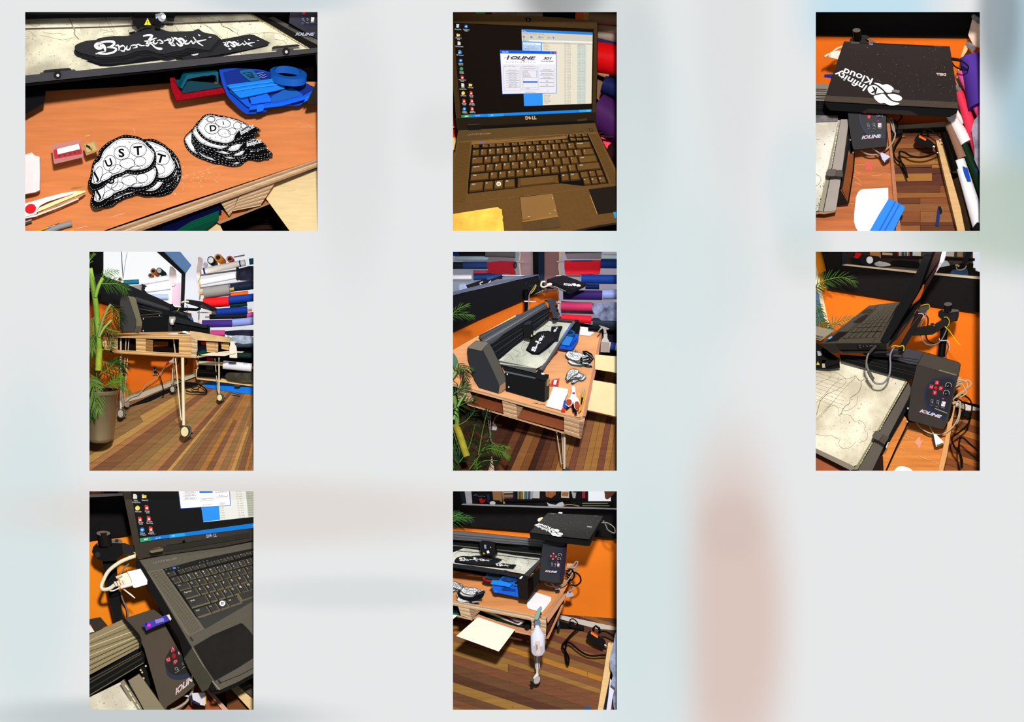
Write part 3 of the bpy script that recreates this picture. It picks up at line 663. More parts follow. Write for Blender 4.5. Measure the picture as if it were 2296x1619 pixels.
 for k,off in enumerate((0,45)):
  SB('ridge',[(840+off*1.1,1110+off),(1200+off,1055+off),(1505+off,1018+off),(1520+off,1035+off),(1200+off,1075+off),(860+off*1.1,1130+off)],43,M('2a93ea',.35),th,t=2,lift=2)
# ---- items at the left of the table
 C()
 th=TH('plastic_box','small clear box with red lining and white sticker','box')
 LF('box_shell','415,345 815,270 865,480 865,520 455,618 440,590',pl('415,345,60 815,270,60 455,618,52'),'415,350 815,275 868,500 865,525 458,622 438,600',pl('415,345,70 815,270,70 455,618,62'),M('d08a84',.25,alpha=.75),th)
 SB('red_lining','440,420 480,400 815,330 850,470 850,490 460,580',54,M('c4323c',.5),th,t=3)
 SB('paper_sticker','485,405 800,330 818,405 500,482',52,M('fbf7f8',.6),th,t=1)
 g=G()
 for x,y in((525,490),(600,475),(680,455),(745,440),(800,425)):g.prism(P([(x-22,y),(x+20,y-6),(x+5,y+35)]),52,1,1)
 mk('blades',g,M('6a4a34',.4),th)
 th=TH('plastic_box','tiny clear box holding a black and brass blade holder','box')
 LF('box_shell','848,330 1025,282 1085,430 905,495',pl('848,330,62 1025,282,62 905,495,56'),'848,335 1025,288 1088,438 908,500',pl('848,330,70 1025,282,70 905,495,64'),M('c99a66',.3,alpha=.85),th)
 SB('card','880,345 1010,310 1060,420 915,455',55,M('cdb27a',.6),th,t=1)
 WR('blade_holder','905,350,50 945,375,50 985,405,50',1.9,M('2b2a24',.3),th,n=1)
 WR('brass_tip','965,385,48 990,412,48',1.5,M('c99a20',.3,metal=.6),th,n=1)
 th=TH('foam_block','white foam block at the left edge of the table','foam')
 LF('foam','-40,490 60,480 130,455 175,500 240,515 245,760 240,990 180,1020 -40,1060',44,'-40,490 60,485 130,460 175,505 255,520 255,780 250,1000 180,1030 -40,1070',64,M('f3e6e4',.95,var=.05,scale=60),th)
 th=TH('scissors','white handled scissors with a red pivot cap, lying on the table','scissors')
 SD=pl('40,1200,40 900,1000,46 900,1200,38')
 SB('lower_blade','215,1300 460,1190 760,1070 890,1010 905,1015 870,1060 790,1110 500,1215 220,1330',SD,M('a5764f',.3,metal=.3),th,t=3,lift=4)
 SB('lower_handle','-30,1380 190,1340 500,1225 790,1105 800,1120 520,1240 180,1370 -30,1410',SD,M('f2e2d8',.4),th,t=4,lift=5)
 SB('blade','195,1310 240,1240 350,1190 500,1130 700,1060 770,1003 900,1000 890,1020 480,1190 220,1305',SD,M('f3c890',.25,metal=.2),th,t=2,lift=8)
 h=SB('handle','-30,1200 110,1160 330,1095 560,1035 770,1000 765,1015 700,1050 520,1105 350,1160 245,1220 210,1290 200,1330 -30,1395',SD,M('f6f2f4',.35),th,t=5,lift=9,bev=.8)
 mk('pivot_cap',G().disc(P('115,1255')[0],12.5,10.5,SD,3,13,rot=-15,k=28),M('e00d1c',.3),h,bev=.5)
 LN('edge_line','205,1340 215,1270 260,1210 360,1160 ; 225,1300 500,1190 895,1020',.6,SD,M('2a2a3a'),th,9.6,3)
 WR('rivet','515,1185,30 520,1185,30',2,M('e8dcd8',.3),th,n=1);WR('rivet','755,1097,30 760,1097,30',2,M('e8dcd8',.3),th,n=1)
 th=TH('marker_pen','grey capped marker pen at the bottom edge of the table','pen')
 WR('cap','330,1600,24 480,1530,26 640,1480,28 700,1465,28',6.8,M('9a9998',.4),th,n=3,k=14)
 th=TH('pencil','yellow pencil beside the grey marker','pencil')
 WR('shaft','150,1600,26 350,1528,28',2.2,M('f0a818',.4),th,n=1);WR('ferrule','350,1528,28 470,1490,29',2,M('8a7a74',.3,metal=.5),th,n=1);WR('eraser','470,1490,29 525,1473,29',2,M('b81820',.6),th,n=1)
 th=TH('metal_pin','shiny steel rod tip at the left below the scissors','pin')
 WR('rod','-20,1465,34 60,1440,34 130,1415,34',4.2,M('b9b2b4',.15,metal=.9),th,n=1,k=10)
 SB('pencil','600,1600 690,1555 745,1552 720,1600',22,M('f0a818',.4),lb='yellow pencil tip at the bottom edge right of the marker',cat='pencil',t=4)
 SB('wood_chip','680,970 730,950 880,938 860,950 720,982',30,M('a9774a',.7),lb='thin brown sliver above the scissor blade',cat='scrap',t=1)
# ---- patch stacks
 def T1(dx,dy,rot,sc=1.0):
  c,s_=math.cos(rot),math.sin(rot)
  return lambda p:(50+(1430+dx+((p[0]-1430)*c-(p[1]-600)*s_)*sc)/s,270+(600+dy+((p[0]-1430)*s_+(p[1]-600)*c)*sc)/s)
 stack=[(330,190,.55,.92),(420,60,.75,.9),(250,250,.35,.95),(390,120,.6,.9),(170,300,.1,.95),(340,140,.5,.92),(200,240,.3,.93),(330,70,.45,.95),(140,250,.25,.95),(280,30,.35,1.0),(30,245,-.02,1.0)]
 ords=['lowest','second lowest','third lowest','fourth lowest','fifth lowest','sixth lowest','fifth from the top','fourth from the top','third from the top','second from the top','next to the topmost']
 for k,(dx,dy,r,sc)in enumerate(stack):
  th=TH('fist_patch','black and white fist patch %s of the left pile'%ords[k],'patch','fist patches in the left pile')
  fist(None,T1(dx,dy,r,sc),TD,6+k*2.6,1,k>6,th)
 th=TH('fist_patch','topmost black and white ringed fist patch of the left pile','patch','fist patches in the left pile')
 fist(None,T1(0,0,0),TD,6+11*2.6+3,1,True,th)
 def T2(dx,dy,rot,sc=1.0):
  c,s_=math.cos(rot),math.sin(rot)
  return lambda p:(380+(820+dx+((p[0]-820)*c-(p[1]-120)*s_)*sc)/s,270+(120+dy+((p[0]-820)*s_+(p[1]-120)*c)*sc)/s)
 st2=[(-215,240,.2,.95),(-60,280,.05,.95),(130,320,.0,.9),(200,270,.3,.9),(-100,200,.12,.95),(60,270,.15,.95),(220,240,.25,.95),(-60,170,.1,.98),(90,230,.22,1.0),(170,190,.3,1.0),(20,160,.1,1.0),(110,120,.25,1.0),(-70,80,.03,1.0)]
 for k,(dx,dy,r,sc)in enumerate(st2):
  nm=['lowest','second lowest','third lowest','fourth lowest','fifth lowest','sixth lowest','middle','seventh from the top','sixth from the top','fifth from the top','fourth from the top','third from the top','second from the top'][k]
  th=TH('fist_patch','scripted fist patch %s of the right pile'%nm,'patch','fist patches in the right pile')
  fist(None,T2(dx,dy,r,sc),TD,6+k*2.4,2,k>6,th)
 th=TH('fist_patch','topmost scripted fist patch of the right pile','patch','fist patches in the right pile')
 fist(None,T2(0,0,0),TD,6+13*2.4+2,2,True,th)
picture1()
# == shared: laptop screen and keys
def keyrows(rows,D,km,side,parent,lm,hfac=.8,lift=5.0,dx=-.06,dy=-.12,glyph=True,gl_up=None):
 """rows: (TL, TR, BL, BR in the current frame, [(width, legend, second legend)]); every key is its own sculpted cap"""
 for(tl,tr,bl,br,ks)in rows:
  q=P([tl,tr,br,bl]);tot=sum(k[0]for k in ks);x=0
  for kk in ks:
   w,ch=kk[0],kk[1]
   a,b=(x+.05)/tot,(x+w-.05)/tot;x+=w
   if ch is None:continue
   base=[bil(q,a,.03),bil(q,b,.03),bil(q,b,.99),bil(q,a,.99)]
   W_=math.dist(base[0],base[1]);H_=math.dist(base[0],base[3]);un=W_/w
   ia,ib=a+.07/tot,b-.12/tot
   top=[bil(q,ia,.04),bil(q,ib,.04),bil(q,ib,.80),bil(q,ia,.80)]
   g=G();A=g.ring(top,D,-lift);B=g.ring(base,D,0);g.F+=[A];g.side(A,B)
   o=mk('key',g,km,parent,fix=not side)
   if side:
    o.data.materials.append(side)
    for f_ in o.data.polygons[1:]:f_.material_index=1
   if glyph and ch:
    gg=G();ex=(top[1][0]-top[0][0],top[1][1]-top[0][1]);ey=(top[3][0]-top[0][0],top[3][1]-top[0][1])
    hh=.30 if len(ch)==1 else.18
    el=math.hypot(*ey);xl=math.hypot(*ex)
    tw=el*hh*(.75 if len(ch)==1 else.62*len(ch))
    fx=min(.8,tw/xl)
    p0=(top[0][0]+ex[0]*.12+ey[0]*(.10+hh),top[0][1]+ex[1]*.12+ey[1]*(.10+hh))
    text_into(gg,ch,p0,(p0[0]+ex[0]*fx,p0[1]+ex[1]*fx),1,D,lift+.5,up=(-ey[0]*hh,-ey[1]*hh),bold=.015)
    if len(kk)>2:
     p1=(p0[0]+ey[0]*.42,p0[1]+ey[1]*.42);text_into(gg,kk[2],p1,(p1[0]+ex[0]*min(.5,fx),p1[1]+ex[1]*min(.5,fx)),1,D,lift+.5,up=(-ey[0]*.22,-ey[1]*.22))
    mk('legend',gg,lm,o,fix=False)
def scr(h,e=.9):return M(h,.5,emis=e)
def icon(kind,x,y,r,D,par,l=1.2):
 c={'bin':'bfe6f0','globe':'2f80d8','folder':'f0cf6a','doc':'e8e4da','red':'e03a34','pc':'4aa8f0','ie':'2b86e0','chrome':'48a850','sun':'f0e060'}[kind]
 g=G();u,v=P([(x,y)])[0];rr=r/FR[2]
 if kind in('globe','ie','chrome','sun'):g.disc((u,v),rr,rr,D,.3,l,k=14)
 elif kind=='folder':g.prism([(u-rr,v-rr*.7),(u-rr*.2,v-rr*.8),(u,v-rr*.5),(u+rr,v-rr*.5),(u+rr*.9,v+rr*.8),(u-rr*.9,v+rr*.7)],D,.3,l)
 elif kind=='bin':g.prism([(u-rr*.8,v-rr),(u+rr*.8,v-rr*.9),(u+rr*.6,v+rr),(u-rr*.6,v+rr)],D,.3,l)
 else:g.prism([(u-rr*.8,v-rr),(u+rr*.3,v-rr),(u+rr*.9,v-rr*.4),(u+rr*.9,v+rr),(u-rr*.7,v+rr)],D,.3,l)
 o=mk('desktop_icon',g,scr(c),par,fix=False)
 g=G()
 if kind=='chrome':g.disc((u,v),rr*.4,rr*.4,D,.2,l+.4,k=10);c2='4c8af0'
 elif kind=='red':g.prism([(u-rr*.4,v),(u+rr*.5,v-rr*.2),(u+rr*.6,v+rr*.7),(u-rr*.3,v+rr*.7)],D,.2,l+.4);c2='f4f0f0'
 elif kind in('ie','globe'):g.disc((u,v),rr*.5,rr*.35,D,.2,l+.4,k=10);c2='d8ecfa'
 else:g.disc((u-rr*.5,v+rr*.5),rr*.35,rr*.35,D,.2,l+.4,k=8);c2='ffffff'
 mk('icon_detail',g,scr(c2),o,fix=False)
def icon_text(items,D,par,col='f4f4f4',h=16):
 its=[]
 for s,x,y,w in items:its.append((s,(x-w/2,y),(x+w/2,y+w*.05),h))
 if its:text('screen_text',its,D,scr(col),par,1.2,kind='stuff')
F_ROW=[(1,'Esc'),(.25,None)]+[(.95,'F%d'%i)for i in range(1,5)]+[(.12,None)]+[(.95,'F%d'%i)for i in range(5,9)]+[(.12,None)]+[(.95,'F%d'%i)for i in range(9,13)]
N_ROW=[(1,'~','`'),(1,'!','1'),(1,'@','2'),(1,'#','3'),(1,'$','4'),(1,'%','5'),(1,'^','6'),(1,'&','7'),(1,'*','8'),(1,'(','9'),(1,')','0'),(1,'_','-'),(1,'+','='),(2,'Backspace')]
Q_ROW=[(1.5,'Tab')]+[(1,c)for c in 'QWERTYUIOP']+[(1,'{','['),(1,'}',']'),(1.5,'|','\\')]
A_ROW=[(1.75,'Caps Lock')]+[(1,c)for c in 'ASDFGHJKL']+[(1,':',';'),(1,'"',"'"),(2.25,'Enter')]
Z_ROW=[(2.25,'Shift')]+[(1,c)for c in 'ZXCVBNM']+[(1,'<',','),(1,'>','.'),(1,'?','/'),(2.75,'Shift')]
# == picture 2: open laptop
pic(2)
def picture2():
 a=lambda:fr(1010,20);b=lambda:fr(1010,265)
 a()
 ST('wall_left',G().prism(P('-20,-20 2400,-20 2400,3060 -20,3060'),205,3),M('b84a18',.8,var=.15,scale=8))
 SB('painted_strip','-20,1000 160,1000 160,3000 -20,3000',190,M('f24e1a',.6),lb='bright orange wall strip left of the laptop',cat='wall panel',t=3)
 b();SB('cream_trim','-20,255 90,250 90,430 -20,415',186,M('f5cf8c',.6),lb='cream wooden trim behind the left of the laptop',cat='trim',t=3)
 WR('white_cable','-20,135,180 60,105,178 100,85,178',1.6,M('e8cfa0',.5),lb='cream cable crossing the orange wall at the left',cat='cable')
 a()
 for lab,A,B,r,h,d in(('brown roll at the top right corner',(1880,115),(2330,135),14,'8a6a52',150),('grey beige roll second from the top at the right',(2000,235),(2330,290),9,'a8917a',155),('pale grey roll third from the top at the right',(2000,330),(2330,400),12,'9c8a78',160),('thin navy roll above the red roll',(1990,405),(2330,490),4,'22285a',150),('large glossy red roll at the right',(1960,640),(2330,700),36,'d40e14',150),('navy roll with rounded end at the right',(2075,1010),(2330,1100),20,'1d2250',130),('thin tan tube between the red and navy rolls',(1985,845),(2150,905),6,'b5825a',145),('fat purple roll at the lower right',(1960,1330),(2400,1640),42,'4b2158',150)):
  RL(lab,A,B,r,h,d,d-6,name='vinyl_roll',ext=0)
 SB('roll_rack','2060,1150 2330,1200 2330,1400 2160,1380 2060,1200',165,M('b0703a',.6,var=.2,kind='wood',scale=20),lb='tan wooden rack side behind the navy roll',cat='rack',t=5)
 SB('roll_rack','1960,880 2060,960 2140,1260 2130,1330 1960,1180',172,M('8a6650',.6),lb='brown rack board showing between red and purple rolls',cat='rack',t=5)
 b()
 SB('vinyl_sheet','1900,20 2100,60 2330,300 2330,720 2250,720 2100,560 1960,200',165,M('d81c86',.5,var=.12),lb='magenta vinyl hanging behind the laptop corner',cat='sheet',t=4)
 SB('vinyl_sheet','1950,30 2000,50 2240,230 2150,240 2000,130',150,M('b06ac0',.5),lb='lilac vinyl strip behind the laptop corner',cat='sheet',t=3)
 SB('vinyl_sheet','2040,250 2180,260 2240,330 2130,420 2080,330',148,M('ff4a6c',.5),lb='salmon pink vinyl patch beside the laptop',cat='sheet',t=3)
 SB('wrapped_roll','2130,400 2170,340 2260,300 2330,400 2330,760 2230,650 2160,520',130,M('2c1418',.15,var=.6,scale=40),lb='dark roll in shiny clear wrap at the right edge',cat='roll',t=14,sq=3)
 WR('power_plug','2010,200,130 2100,185,125 2200,215,120 2240,240,118 2180,250,118 2040,235,124',2.4,M('3a2820',.3),lb='black power cable looping at the laptop side',cat='cable')
 a()
 for lab,A,B,r,h in(('grey roll along the top edge left of centre',(560,70),(900,90),9,'8a7060'),('mauve roll along the top edge',(900,70),(1250,90),9,'8c7468')):
  RL(lab,A,B,r,h,160,160,ext=0)
 SB('window_gap','1250,20 1720,20 1700,180 1250,130',170,M('0a0606',.8),lb='dark opening behind the top of the laptop lid',cat='opening',t=3)
 SB('orange_trim','1700,20 1800,20 1780,170 1690,160',160,M('e0581a',.6),lb='orange trim strip above the lid at the right',cat='trim',t=3)
 SB('yellow_board','1790,20 1890,20 1900,190 1780,170',165,M('d09a50',.6),lb='tan board strip above the lid at the right',cat='board',t=3)
 SB('coloured_wrapper','340,30 470,30 470,66 340,60',150,M('5fae58',.6),lb='green and yellow wrapper peeking above the lid',cat='wrapper',t=3)
# ---------------- laptop
 t=TH('laptop','open dark laptop with a cut program on its lit screen','laptop')
 LD=pl('30,50,66 2000,165,72 60,1600,104')
 lidm=M('46331a',.5,var=.08,scale=120)  # black lid coloured brown: warm light put into the material
 lid=LF('lid','-60,44 330,58 1500,112 1990,165 1988,400 1985,900 1968,1500 1962,1560 95,1640 80,1540 30,1000 -60,400',LD,'-60,40 330,54 1500,106 2000,165 2000,400 1995,900 1975,1500 1965,1580 95,1650 70,1550 20,1000 -70,400',lambda u,v:LD(u,v)+9 if False else 116,lidm,t)
 sc=SB('screen','38,186 1940,272 1928,700 1915,1395 145,1472 100,1000',LD,scr('1d1209',.75),lid,t=1,lift=.8)
 LN('screen_edge','30,186 1945,272 1935,500 1918,1398',1.8,LD,M('0c0804'),lid,1.4)
 SB('lower_bezel','60,1478 1975,1395 1962,1560 95,1640',LD,M('2a1f11',.5),lid,t=.5,lift=.7)
 for k,(kd,x,y)in enumerate((('bin',98,225),('globe',212,233),('folder',105,348),('doc',115,460),('pc',127,578),('ie',138,693),('chrome',148,806),('red',158,920),('doc',165,1025),('folder',270,1025),('sun',172,1135),('red',278,1132),('red',182,1240),('red',287,1238),('ie',188,1350),('red',292,1345))):
  icon(kd,x,y,24,LD,sc)
 icon_text([('Recycle Bin',102,276,84),('Shortcut to',214,280,82),('Paths',214,298,44),('Shortcut to',110,392,82),('Data',110,411,36),('My Documents',120,508,106),('My Computer',130,624,96),('Internet',140,738,60),('Explorer',142,756,62),('Google',150,852,56),('Chrome',152,870,56),('Ioline Control',160,960,96),('Center',160,978,50),('Adobe',168,1066,46),('Acrobat 9 Pro',168,1086,94),('Roland CD',273,1066,72),('Ioline 301',175,1176,70),('301 User',282,1174,60),('Guide',284,1192,42),('301 User',185,1280,60),('Guide',187,1298,42),('301 Quick',290,1280,66),('Start Guide',290,1298,76),('Roland',190,1390,50),('OnSupport',192,1406,72),('Acrobat',296,1386,52),('Reader 5.1',298,1402,76)],LD,sc)
 SB('taskbar','146,1432 1912,1354 1912,1390 148,1470',LD,scr('1c8ee8'),sc,t=.2,lift=1.2)
 SB('start_button','146,1432 278,1424 276,1462 148,1470',LD,scr('3c9a5c'),sc,t=.2,lift=1.5)
 SB('taskbar_entry','512,1420 720,1409 720,1447 514,1456',LD,scr('2aa4f4'),sc,t=.2,lift=1.5)
 SB('taskbar_tray','1745,1362 1912,1354 1912,1390 1747,1397',LD,scr('2fb0f0'),sc,t=.2,lift=1.5)
 text('screen_text',[('start',(192,1457),(246,1453),20,{'shear':.2,'bold':.03}),('Ioline 301',(335,1449),(398,1445),15),('Data',(552,1439),(582,1437),14),('1:55 PM',(1848,1383),(1892,1381),12)],LD,scr('f0f6ff'),sc,1.9,kind='stuff')
 wn=SB('file_window','962,268 1928,312 1912,1276 998,1310',LD,scr('f2ead6',.85),sc,t=.2,lift=1.3)
 SB('window_title_bar','962,268 1928,312 1927,348 964,306',LD,scr('2b86dc'),wn,t=.2,lift=1.6)
 SB('window_menu','964,306 1927,348 1926,462 970,432',LD,scr('d9d4c6',.85),wn,t=.2,lift=1.6)
 SB('address_field','1065,412 1926,438 1926,462 1066,432',LD,scr('f6f4ee'),wn,t=.2,lift=1.8)
 SB('side_pane','972,432 1238,444 1252,1300 998,1310',LD,scr('3a9cf8'),wn,t=.2,lift=1.6)
 SB('task_panel','984,446 1226,456 1228,570 988,566',LD,scr('bcd8f6'),wn,t=.2,lift=1.8)
 SB('task_panel_header','984,446 1226,456 1226,486 985,478',LD,scr('f2f7fd'),wn,t=.2,lift=2)
 SB('column_header','1240,444 1926,460 1925,484 1241,466',LD,scr('d8d2c2',.85),wn,t=.2,lift=1.8)
 SB('sorted_column','1716,480 1850,484 1838,1279 1712,1284',LD,scr('dfe6dc',.85),wn,t=.2,lift=1.7)
 tt=[('Data',(992,302),(1030,304),16)]
 text('screen_text',tt,LD,scr('f0f6ff'),wn,2.1)
 tt=[(w,(x,y),(x+l,y+l*.035),13)for w,x,y,l in(('File',980,332,22),('Edit',1018,333,26),('View',1066,336,30),('Favorites',1114,338,56),('Tools',1192,340,32),('Help',1242,343,28),('Search',1224,386,40),('Folders',1312,389,44),('Address',978,422,48),('Name',1252,460,32),('Size',1545,468,24),('Type',1582,470,30),('Date Modified',1728,476,80),('File and Folder Tasks',1000,474,156),('Make a new folder',1036,512,110),('Publish this folder to the',1036,538,148),('Web',1036,554,28))]
 text('screen_text',tt,LD,scr('5a6a90',.6),wn,2.2,kind='stuff')
 for kd,x,y,h in(('globe',995,372,15),('globe',1097,376,15),('folder',1156,380,13),('globe',1206,378,13),('folder',1292,384,14),('pc',1394,386,14),('folder',1016,506,10),('globe',1018,534,10),('folder',976,291,10),('folder',1046,420,10)):icon(kd,x,y,h,LD,wn,2.3)
 its=[];rnd=random.Random(5)
 for k in range(39):
  f=k/38;y=488+f*786
  if not 570<y<1150:its.append((rnd.choice(['Brandon.DXF','BrandyBack.dxf','Brian.DST','Fonts.DXF','Indee.DXF']),(1262+f*8,y),(1262+f*8+rnd.uniform(55,90),y+2),12))
  else:
   pass
  its.append((rnd.choice(['10 KB','9 KB','23 KB','4 KB']),(1542,y+4),(1570,y+4),11));its.append((rnd.choice(['DXF File','CUT File']),(1584,y+5),(1630,y+5),11))
  its.append(('%d/%d/2013 %d:%02d PM'%(rnd.randint(1,12),rnd.randint(1,28),rnd.randint(1,12),rnd.randint(0,59)),(1722,y+6),(1828,y+7),11))
 text('file_list',its,LD,scr('8e8a80',.55),wn,2.1,kind='stuff')
 w2=SB('program_window','668,550 1438,570 1442,1138 702,1152',LD,scr('0e5ad0'),sc,t=.2,lift=2.2)
 SB('window_title_bar','668,550 1438,570 1438,604 670,588',LD,scr('1565e0'),w2,t=.2,lift=2.5)
 SB('window_body','674,596 1432,608 1436,1132 706,1146',LD,scr('eceaf0',.95),w2,t=.2,lift=2.5)
 SB('banner','688,604 1420,618 1421,744 694,738',LD,scr('fbfbfd',1.0),w2,t=.2,lift=2.8)
 SB('close_button','1404,574 1430,575 1430,602 1404,601',LD,scr('e05040'),w2,t=.2,lift=2.9)
 SB('minimise_button','1350,574 1376,575 1376,602 1350,601',LD,scr('3f8cf0'),w2,t=.2,lift=2.9)
 text('screen_text',[('Ioline 301',(700,584),(784,586),17,{'bold':.03})],LD,scr('f4f8ff'),w2,2.9)
 text('logo_lettering',[('I',(760,678),(800,679),50,{'shear':.3,'bold':.09}),('OLINE',(815,672),(1160,678),38,{'shear':.3,'bold':.05})],LD,scr('4a4668',.8),w2,3.1)
 text('screen_text',[('301',(1256,680),(1374,683),36,{'shear':.3,'bold':.04}),('Cut & Sew System',(1230,710),(1396,712),20,{'shear':.3,'bold':.03})],LD,scr('34303c',.8),w2,3.1)
 text('screen_text',[('C O R P O R A T I O N',(752,725),(1150,728),18)],LD,scr('6a6480',.8),w2,3.1)
 LN('logo_lines','725,662 800,645 880,650 ; 810,680 1150,686 ; 965,690 1010,706',.8,LD,scr('7a2a34'),w2,3.1)
 SB('logo_mark','965,688 1000,690 1012,708 985,700',LD,scr('7a2430'),w2,t=.1,lift=3.1)
 ln='718,770 716,770 728,1102 956,1102 944,770 880,768 ; 966,768 974,1094 1192,1094 1188,774 1130,770 ; 980,796 1178,796 ; 978,826 1180,828 1182,926 982,920 978,826 ; 984,932 986,1040 ; 984,1056 1184,1056 1184,1080 986,1080 984,1056'
 LN('frame_lines',ln,.5,LD,scr('a9a8b4',.7),w2,3.0)
 SB('selected_row','984,974 1182,974 1182,994 985,994',LD,scr('0c68d8'),w2,t=.1,lift=3.1)
 bt=G();its=[]
 for k,s_ in enumerate(('Directions (.dst)','Directions DOS NC (.ncff)','HPGL (.plt)','Melco (.exp)','Tajima (.dst)','Toyota (.10o)','AutoCAD (.dxf)','BEST (.ncp)')):
  y=824+k*32;x0=742+k*1.4;wdt=105+20*((k*3)%3)
  bt.ribbon(P([(x0,y+13),(x0+188,y+13),(x0+188,y-8)]),.55,LD,3.1);its.append((s_,(x0+95-wdt/2,y+4),(x0+95+wdt/2,y+4),13))
 for k,s_ in enumerate(('Load Import File','Plotter Control Center','Import Options','Help','Exit')):
  y=820+k*51;bt.ribbon(P([(1210,y+18),(1405,y+20),(1405,y-14)]),.8,LD,3.1);wdt=(116,150,106,32,28)[k];its.append((s_,(1308-wdt/2,y+4),(1308+wdt/2,y+5),15))
 for k in range(5):its.append((('curve.DXF','Fathead.DXF','Fatherson.DXF','Fatherson2.DXF','Fatherspoon.DXF')[k],(986,844+k*18),(986+60+k*12,844+k*18),12))
 its+=[('Import File Type',(726,776),(874,776),15),('Import File Name',(978,777),(1126,777),15),('Fatherspoon.DXF',(990,812),(1152,813),12),('C: [OS]',(1018,1076),(1066,1076),13),('Ioline 301 Revision 3',(1014,1130),(1156,1128),14),('About',(1286,1110),(1326,1110),13)]
 mk('button_edges',bt,scr('8c8a98',.7),w2,fix=False,kind='stuff')
 text('screen_text',its,LD,scr('4c4a60',.7),w2,3.1,kind='stuff')
 SB('scroll_bar','1160,832 1176,832 1176,920 1160,920',LD,scr('c8d8f4'),w2,t=.1,lift=3.1)
 SB('mouse_pointer','1284,1080 1284,1108 1292,1102 1300,1112 1302,1098',LD,scr('ffffff'),w2,t=.1,lift=3.3)
 lt=SB('latch','1018,120 1045,112 1090,124 1088,150 1070,170 1030,165 1020,145',LD,M('0a0806',.4),lid,t=1,lift=1.5,sq=3)
 SB('latch_hook','1040,128 1066,128 1066,160 1042,158',LD,M('4a3a26',.4),lt,t=.5,lift=2)
 text('brand_lettering',[('D',(1016,1494),(1056,1492),42,{'bold':.06}),('LL',(1106,1490),(1166,1487),42,{'bold':.06})],LD,M('d8b890',.3,metal=.3),lid,2)
 text('brand_letter_tilted',[('E',(1068,1494),(1098,1474),34,{'bold':.06})],LD,M('d8b890',.3,metal=.3),lid,2)
 b()
 text('brand_sliver',[('.',(1150,8),(1158,8),2)],LD,M('d8b890',.3),lid,2)
 BD=pl('105,160,98 1960,60,98 1000,1530,26')
 deckm=M('6a4a22',.5,var=.07,scale=150)  # black deck in golden brown, standing for the warm light on it
 deck=LF('base_deck','105,160 1000,112 1960,60 1998,190 2110,420 2250,700 2330,900 2330,1420 2000,1460 1480,1560 -40,1640 -40,500 60,460',BD,'100,150 1000,105 1965,50 2010,190 2120,420 2260,700 2360,900 2360,1470 2000,1500 1480,1600 -60,1680 -60,500 40,460',118,deckm,t)
 SB('rear_strip','105,162 1960,62 1998,188 1000,245 102,315',BD,M('5c4422',.45,var=.05,scale=150),deck,t=.4,lift=.7)
 LN('seam','102,318 1000,248 1998,190',.9,BD,M('8a6a3a',.4),deck,.9)
 SB('status_strip','285,310 1360,250 1590,235 1590,215 1560,275 800,325 285,356',BD,M('8a6434',.4),deck,t=.3,lift=.9)
 SB('blue_led','404,315 440,314 440,331 404,332',BD,M('3060ff',.4,emis=1.5),deck,t=.3,lift=1.4)
 SB('hinge_slot','225,85 410,70 410,150 240,158',BD,BLK(),deck,t=1,lift=2)
 SB('hinge','232,80 405,72 408,100 236,112',LD,M('7a6440',.3,metal=.5),lid,t=3,lift=4)
 SB('hinge','1715,12 1850,-6 1850,24 1720,36',LD,M('5a4426',.3,metal=.5),lid,t=3,lift=4)
 SB('hinge_gap','410,100 1850,28 1950,20 1955,58 1000,108 410,140',BD,M('0a0704',.6),deck,t=.3,lift=1.2)
 text('model_lettering',[('L A T I T U D E',(236,232),(452,216),22),('| E6500',(462,214),(542,210),16)],BD,M('a88858',.3,metal=.3),deck,1.4)
 SB('power_button','1868,132 1920,128 1940,170 1888,176',BD,M('241808',.4),deck,t=1,lift=1.2,bev=0)
 SB('power_button_face','1878,138 1916,134 1932,166 1892,170',BD,M('5a4222',.4),deck,t=1,lift=1.8)
 grm=M('6e4e22',.5)
 g1=SB('speaker_grille','105,318 278,308 240,700 205,1155 30,1172 -30,1175 -30,900 70,560',BD,grm,deck,t=.4,lift=.9)
 g=G();q=P('108,330 272,318 208,1145 -60,1165')
 for i in range(60):
  for j in range(14):g.disc(bil(q,(j+.5+.5*(i%2))/14.6,(i+.5)/60),.65,.55,BD,0,1.4,k=5)
 mk('grille_holes',g,M('140c04',.9),g1,fix=False,kind='stuff')
 g2=SB('speaker_grille','1870,202 1998,192 2110,420 2250,720 2300,890 2170,905 2010,530',BD,grm,deck,t=.4,lift=.9)
 g=G();q=P('1882,212 1992,202 2290,880 2180,890')
 for i in range(46):
  for j in range(9):g.disc(bil(q,(j+.5+.5*(i%2))/9.6,(i+.5)/46),.6,.55,BD,0,1.4,k=5)
 mk('grille_holes',g,M('140c04',.9),g2,fix=False,kind='stuff')
 kb=SB('keyboard_tray','290,358 800,328 1350,292 1590,270 1600,212 1862,204 2000,500 2145,880 1800,915 1500,880 1200,905 880,945 232,1020 250,700',BD,M('0c0805',.6),deck,t=.5,lift=1.0)
 LN('palm_rest_edge','220,1140 940,1060 1400,1008 1870,955',1.2,BD,M('7a5a2c',.4),deck,.9)
 LN('tray_trim','284,310 210,1150 ; 1868,205 2010,520 2165,900',1.6,BD,M('6f5024',.4),deck,1.5)
 km=M('6c4c22',.45,var=.05,scale=60);lm=M('f0dfb8',.5)  # black keys coloured golden brown, warm light painted in
 KD=lambda u,v:BD(u,v)-1.0
